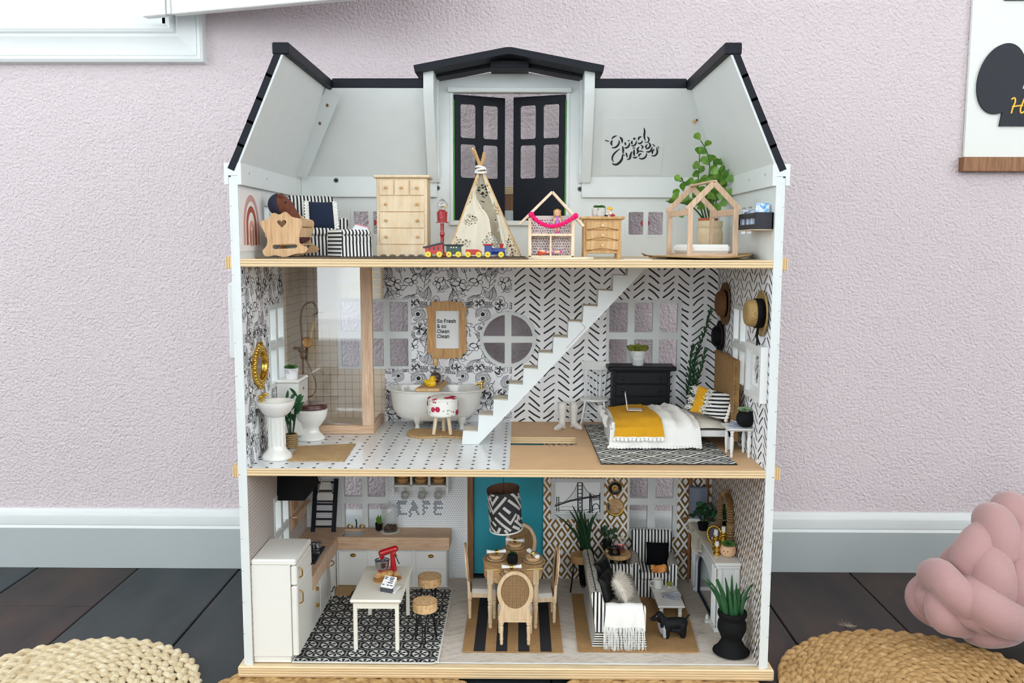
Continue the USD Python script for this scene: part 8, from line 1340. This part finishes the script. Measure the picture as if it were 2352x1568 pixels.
# dog
mat('dog_black', '0b0c0f', .65, spec=.3, bump=.5, bs=500, bd=.001); mat('dog_grey', 'a9abb2', .8, bump=.6, bs=700); o = stand(1535, .078, RL); o[2] = RL; t = thing('dog_figure', 'toy black spaniel with a grey chest standing on the jute rug', 'dog', (px(1537, 1460, .078)[0], .077, RL), 6); B = []
B += [[(-.004, 0, .0165, .0068), (.006, 0, .0165, .0072), (.0155, 0, .017, .0062)], [(-.004, 0, .0165, .0065), (-.0105, 0, .0225, .005)], [(-.0125, 0, .0265, .0052)], [(-.0125, 0, .026, .0045), (-.0185, 0, .0232, .0031), (-.0205, 0, .0228, .0026)], [(.0195, 0, .0215, .0014), (.0235, 0, .0262, .0009)]]
for s in (-1, 1): B += [[(-.0035, s*.004, .0145, .0038), (-.0042, s*.0045, .0075, .0024), (-.0036, s*.0045, .002, .0022), (-.006, s*.0045, .0016, .0016)], [(.0145, s*.0045, .0155, .005), (.0125, s*.005, .0095, .0034), (.0165, s*.0052, .0058, .0022), (.0158, s*.0052, .0018, .002), (.0135, s*.0052, .0015, .0015)], [(-.0115, s*.0048, .0275, .0018), (-.0105, s*.0066, .022, .0024), (-.0108, s*.0066, .0165, .0022)], [(.002, s*.0052, .0105, .0026), (.012, s*.0055, .009, .0028)]]
B = [[tuple(j[k]*1.08 for k in range(4)) for j in b] for b in B]; part(t, 'body', blob(B, .0011, 5), 'dog_black', smooth=True)
part(t, 'chest', blob([[(-.0085*1.08, 0, .0175, .0062), (-.0075, 0, .0095, .0058)], [(-.0085, -.005, .012, .0028), (-.0075, -.0052, .003, .0024)], [(-.0085, .005, .012, .0028), (-.0075, .0052, .003, .0024)]], .0011, 4), 'dog_grey', smooth=True); part(t, 'nose', ball((-.0246, 0, .0252), .0014, 1), 'black_gloss')
for s in (-1, 1): part(t, 'eye', ball((-.0178, s*.0033, .0292), .0009, 1), 'steel')
# fireplace along the right wall
mz = .115-RL+.0006; fx0, fx1, fy0, fy1 = .2665, .2993, .0925, .262; t = thing('fireplace', 'white panelled toy fireplace with a mantelpiece along the right wall', 'fireplace', (0, 0, FB)); M0 = .115-FB
part(t, 'mantel_shelf', bb(fx0-.0005, fx1, fy0-.001, fy1, M0-.0042, M0, .0007), 'white_gloss'); part(t, 'moulding', bb(fx0+.0015, fx1, fy0+.001, fy1-.001, M0-.0085, M0-.004, .0006), 'white_gloss'); op = [(fy0+.034, .0), (fy0+.034, M0*.42)]+[(fy0+.034+(fy1-fy0-.068)*(1-math.cos(a_))/2, M0*.42+.026*math.sin(a_)) for a_ in np.linspace(0, PI, 16)]+[(fy1-.034, 0)]
part(t, 'surround', ext(sbox(fy0+.003, .0, fy1-.003, M0-.008).difference(Polygon(op).buffer(.0005)), .006, 'yz', (fx0+.003, 0, 0)), 'white_paint'); part(t, 'side_panel', bb(fx0+.003, fx1, fy0+.003, fy0+.006, .003, M0-.008, .0004), 'white_paint'); part(t, 'side_panel', bb(fx0+.003, fx1, fy1-.006, fy1-.003, .003, M0-.008, .0004), 'white_paint')
for x_ in (fx0+.0065, fx1-.004): part(t, 'pilaster', bb(x_-.0028, x_+.0028, fy0+.0015, fy0+.0035, .004, M0-.009, .0005), 'white_gloss'); part(t, 'reed', [cyl((x_-.0008, fy0+.0012, .006), (x_-.0008, fy0+.0012, M0-.011), .0007, n=6), cyl((x_+.001, fy0+.0012, .006), (x_+.001, fy0+.0012, M0-.011), .0007, n=6)], 'white_gloss') if False else None
for y_ in (fy0+.01, fy0+.018, fy0+.026, fy1-.026, fy1-.018, fy1-.01): part(t, 'reed', cyl((fx0+.0028, y_, .006), (fx0+.0028, y_, M0-.01), .0016, n=8), 'white_gloss')
part(t, 'plinth', bb(fx0+.0005, fx1, fy0+.0005, fy0+.0315, 0, .0055, .0005), 'white_gloss'); part(t, 'plinth', bb(fx0+.0005, fx1, fy1-.0315, fy1-.0005, 0, .0055, .0005), 'white_gloss'); part(t, 'firebox', bb(fx1-.006, fx1-.003, fy0+.02, fy1-.02, .001, M0-.01, .0003), 'black_matte'); part(t, 'firebox_arch', ext(Polygon(op).buffer(.0005).difference(Polygon(op).buffer(-.0025)), .003, 'yz', (fx0+.0062, 0, 0)), 'navy_fabric')
t = thing('hearth_ornament', 'small white finial on a block before the fireplace opening', 'ornament', tuple(at(1625, 1432, 'z', FB)+[0, .004, 0])); part(t, 'block', bb(-.003, .003, -.003, .003, 0, .0035, .0004), 'white_gloss'); part(t, 'finial', lathe(smoothprof([(.0012, .0033), (.0024, .006), (.0016, .010), (0, .012)], 20), 18), 'white_gloss', smooth=True)
MZ = .115
# lace runner, plant, photo, mirror, candles, faced pot on the mantel
t = thing('lace_runner', 'white crocheted lace runner over the far end of the mantelpiece', 'runner', (fx0, 0, MZ)); n = 30; P = [[[-.0012-.0022*(v > .3)-.0018*math.sin(u*14)*v, .165+.094*u, .0006-max(0, v-.25)*(.016+.022*math.sin(PI*min(1, u*1.15))**2)] if v > .25 else [.012-.0132*v/.25, .165+.094*u, .0006] for v in np.linspace(0, 1, 14)] for u in np.linspace(0, 1, n)]; part(t, 'lace', grid(P), 'lace_open', smooth=True) if False else part(t, 'lace', grid(P), 'teepee_lace', smooth=True)
part(t, 'lace_edge', [tube(np.array(P)[:, -1], .0009, 6)], 'lace', smooth=True)
c = px(1643, 1200, .185); t = thing('oval_photo', 'tiny oval gold frame with a portrait photo on the mantelpiece', 'picture', (.2815, .17, px(1643, 1217, .17)[2] if False else MZ), -28); A, B_ = .0092, .0112; R_ = lambda m_: mv(m_, (0, 0, B_+.0005), rx=-10); aa = np.linspace(0, 2*PI, 44, endpoint=False); part(t, 'frame', R_(tube(np.c_[A*np.cos(aa), 0*aa, B_*np.sin(aa)], .0021, 8, closed=True)), 'gold', smooth=True)
for i in range(20): a_ = i/20*2*PI; part(t, 'frame_bead', R_(ball((A*math.cos(a_), -.0016, B_*math.sin(a_)), .0011, 1)), 'gold')
mat('photo_dark', '2a2632', .4); mat('photo_skin', 'b98a70', .5); part(t, 'photo', R_(ext(affinity.scale(Point(0, 0).buffer(1, 20), A, B_), .0008, 'xz', (0, -.0002, 0))), 'photo_dark'); part(t, 'portrait_print', R_(ext([affinity.scale(Point(.0012, .0008).buffer(1, 12), .0026, .0035)], .0003, 'xz', (0, -.0006, 0))), 'photo_skin'); part(t, 'portrait_print', R_(ext([affinity.scale(Point(.001, -.0058).buffer(1, 12), .0042, .0026)], .0003, 'xz', (0, -.0005, 0))), 'white_cloth'); part(t, 'stand', cyl((0, .003, .012), (0, .009, 0), .0008, n=6), 'brass')
t = thing('rope_mirror', 'tall arched mirror in a coiled rope frame on the mantelpiece by the right wall', 'mirror', (fx1-.0045, .165, MZ)); hm, wm = px(1690, 1127, .165)[2]-MZ, .028; ar = np.array([(-wm, .003)]+[(-wm, hm-wm*1.35)]+[(-wm*math.cos(a_), hm-wm*1.35+wm*1.2*math.sin(a_)) for a_ in np.linspace(0, PI, 20)]+[(wm, .003)]); c3 = spline(np.c_[0*ar[:, 0], ar[:, 0], ar[:, 1]], 150)[::1]
part(t, 'rope_core', tube(np.vstack([c3]), .0044, 10), 'straw_brown', smooth=True); part(t, 'base_rope', tube([(0, -wm, .0042), (0, wm, .0042)], .0042, 10), 'straw_brown')
for i in range(0, 148, 3): part(t, 'coil', tube(c3[i]+np.array([.0047*np.cos(aa[::4]), 0*aa[::4], .0047*np.sin(aa[::4])]).T if abs(c3[min(i+1, 149)][2]-c3[max(i-1, 0)][2]) < .4*abs(c3[min(i+1, 149)][1]-c3[max(i-1, 0)][1]) else c3[i]+np.array([.0047*np.cos(aa[::4]), .0047*np.sin(aa[::4]), .0005*np.sin(aa[::4]*1)]).T, .0007, 5, closed=True), 'straw')
part(t, 'mirror_glass', ext(Polygon(ar), .001, 'yz', (-.0012, 0, 0)), 'mirror_glass')
def candlestick(lb, x_, y_, hh, ch, n): 
    t = thing('candlestick', lb, 'candlestick', (x_, y_, MZ), 0, 'gold candlesticks on the mantelpiece'); pr = [(.0001, 0)]; 
    for i in range(n): z = hh*i/n; d = hh/n; pr += [(.0034, z+d*.02), (.0046, z+d*.2), (.0046, z+d*.5), (.0026, z+d*.8), (.0026, z+d*.98)]
    part(t, 'stick', lathe(smoothprof(pr+[(.0034, hh), (0, hh)], 60), 26), 'gold', smooth=True); part(t, 'candle', lathe([(.0027, hh), (.0027, hh+ch-.0003), (.0024, hh+ch), (0, hh+ch)], 20), 'white_gloss'); part(t, 'wick', cyl((0, 0, hh+ch), (0, 0, hh+ch+.0012), .0002, n=5), 'ink')
candlestick('short gold candlestick with a white candle, nearest of three on the mantelpiece', .2745, .1215, .0125, .006, 2); candlestick('middle-sized gold candlestick with a white candle on the mantelpiece', .2768, .1395, .0205, .008, 3); candlestick('tallest gold candlestick with a white candle on the mantelpiece', .2862, .137, .026, .0075, 4)
t = thing('face_pot', 'round peach pot with a dotted face and a green succulent on the mantelpiece', 'plant', (.2878, .1165, MZ)); mat('peach_clay', 'dfb58f', .7); part(t, 'pot', lathe(smoothprof([(.005, 0), (.0092, .004), (.0102, .0085), (.009, .0135), (.0078, .0152), (.007, .0148), (0, .0135)], 30), 32), 'peach_clay', smooth=True); succulent(t, (0, 0, .0138), .0125, 'leaf_green', 20, .8, 11)
for a_ in (-2.35, -1.85): part(t, 'eye_dot', ball((.0099*math.cos(a_), .0099*math.sin(a_), .0095), .0008, 1), 'black_gloss')
part(t, 'mouth_dot', ball((.0099*math.cos(-2.1), .0099*math.sin(-2.1), .0068), .0006, 1), 'black_gloss')
t = thing('mantel_plant', 'bushy dark green plant in a dark pot at the far end of the mantelpiece', 'plant', (.277, .222, MZ)); part(t, 'pot', lathe([(.006, 0), (.008, .011), (.007, .011), (0, .009)], 22), 'black_matte'); rg = np.random.RandomState(6)
for i in range(46): a_ = i*2.4; f = rg.uniform(.35, 1); el = rg.uniform(.1, 1.4); d = np.array([math.cos(a_)*math.cos(el)*.85, math.sin(a_)*math.cos(el), math.sin(el)*1.25])*.027*f; b = np.array([0, 0, .012])+d*.72; part(t, 'leaf', blade(b, b+d*.3+np.array([.002*math.cos(a_), .002*math.sin(a_), -.002]), .0075, (0, 0, .0012), 6, .2), 'leaf_dark' if i % 3 else 'leaf_deep', smooth=True)
part(t, 'stems', [tube([(0, 0, .009), (.01*math.cos(a_), .012*math.sin(a_), .028)], .0005, 5) for a_ in np.arange(7)], 'leaf_dark', kind='stuff')
# brown ladder with a blue-grey blanket behind the fireplace
xl, xr = px(1585, 1180, .268)[0], px(1623, 1180, .268)[0]; xr = min(xr, .2935); t = thing('blanket_ladder', 'brown wooden ladder leaning in the corner behind the fireplace', 'ladder', (0, 0, FB)); q = lambda x_, z: (x_, .2655+.005*z/.22, z)
for x_ in (xl, xr): part(t, 'rail', cyl(q(x_, 0), q(x_, ZTB-FB-.003), .0026, n=12), 'brown_wood')
for z in (.045, .095, .135, .175, .21): part(t, 'rung', cyl(q(xl-.010 if z < .1 else xl-.006, z), q(min(xr+.004, .2975), z), .0021, n=10), 'brown_wood')
mat('slate_knit', '8a93a8', .95, bump=.9, bs=700, bd=.001, var=.15, vs=500, st=(.4, 1, 3)); t = thing('knit_blanket', 'blue-grey knitted blanket with white fringe hanging on the brown ladder', 'blanket', (0, 0, FB)); z1, z0 = px(1600, 1120, .262)[2]-FB, px(1600, 1190, .262)[2]-FB; P = [[[xl-.003+(xr-xl+.002)*u, .2606+.001*math.sin(u*8)-.001*v, z1-(z1-z0)*v] for v in np.linspace(0, 1, 12)] for u in np.linspace(0, 1, 14)]; P2 = np.array(P); part(t, 'knit', [grid(P), grid((P2+[0, .009, 0])[:, :4]), grid([[P2[i, 0]+[0, .009*f, .0012*math.sin(PI*f)] for f in np.linspace(0, 1, 5)] for i in range(14)])], 'slate_knit', smooth=True)
part(t, 'fringe', [tube([P2[int(i*13/39), -1]+[(i % 3-1)*.0006, 0, 0], P2[int(i*13/39), -1]+[(i % 3-1)*.001, -.001, -.0065]], .0004, 4) for i in range(40)], 'lace', kind='stuff')
# black urn with spiky leaves at the front right
UYc = .037; o = np.array([px(1679, 1500, UYc)[0], UYc, FB]); k = mpp(UYc); zf = lambda py: px(1679, py, UYc)[2]-FB; t = thing('spiky_plant', 'spiky green plant in a black urn at the front right of the living room', 'plant', tuple(o)); z_ = [max(0, zf(p_)) for p_ in (1513, 1500, 1478, 1466, 1455, 1440, 1428, 1420, 1408, 1402)]
part(t, 'urn', lathe(smoothprof([(.018, 0), (43*k, .004), (43.5*k, z_[1]+.002), (30*k, z_[2]), (24*k, z_[3]), (28*k, z_[4]), (34*k, z_[5]), (33*k, z_[6]), (30*k, z_[7]), (34.5*k, z_[8]), (33*k, z_[9]), (29*k, z_[9]), (28*k, z_[8]), (0, z_[8]-.002)], 70), 40), 'black_matte', smooth=True); e3 = lambda x_, y_, d: px(x_, y_, UYc+d)-o; bz = z_[8]-.003
grassy(t, None, [((dx*k, dy, bz), e3(x_, y_, d), (b_, -.001, .003)) for dx, dy, x_, y_, d, b_ in ((-22, .002, 1612, 1328, -.01, .004), (-18, -.006, 1619, 1324, .005, .004), (-14, .002, 1645, 1330, .0, .003), (-8, .003, 1665, 1324, .0, .001), (0, .004, 1681, 1318, .0, 0), (6, 0, 1692, 1337, .0, 0), (14, .003, 1712, 1352, .004, -.002), (20, -.004, 1731, 1338, .0, -.004), (23, .002, 1737, 1334, .004, -.005), (18, .006, 1724, 1368, .006, -.002), (-4, -.008, 1672, 1345, -.004, 0), (4, -.008, 1686, 1352, -.004, 0))], 11*k, 'leaf_deep')
for x0_, x1_, y_ in ((-12, 1646, 1330), (9, 1694, 1352)): a_, b_ = np.array([x0_*k, -.004, bz]), e3(x1_, y_, -.004); part(t, 'cut_leaf', blade(a_, b_, 9.5*k, (.001, 0, .002), 9, .3, side=(.2, 1, .15), shape=lambda q: .75+.25*np.sin(PI*q)), 'leaf_deep', smooth=True)
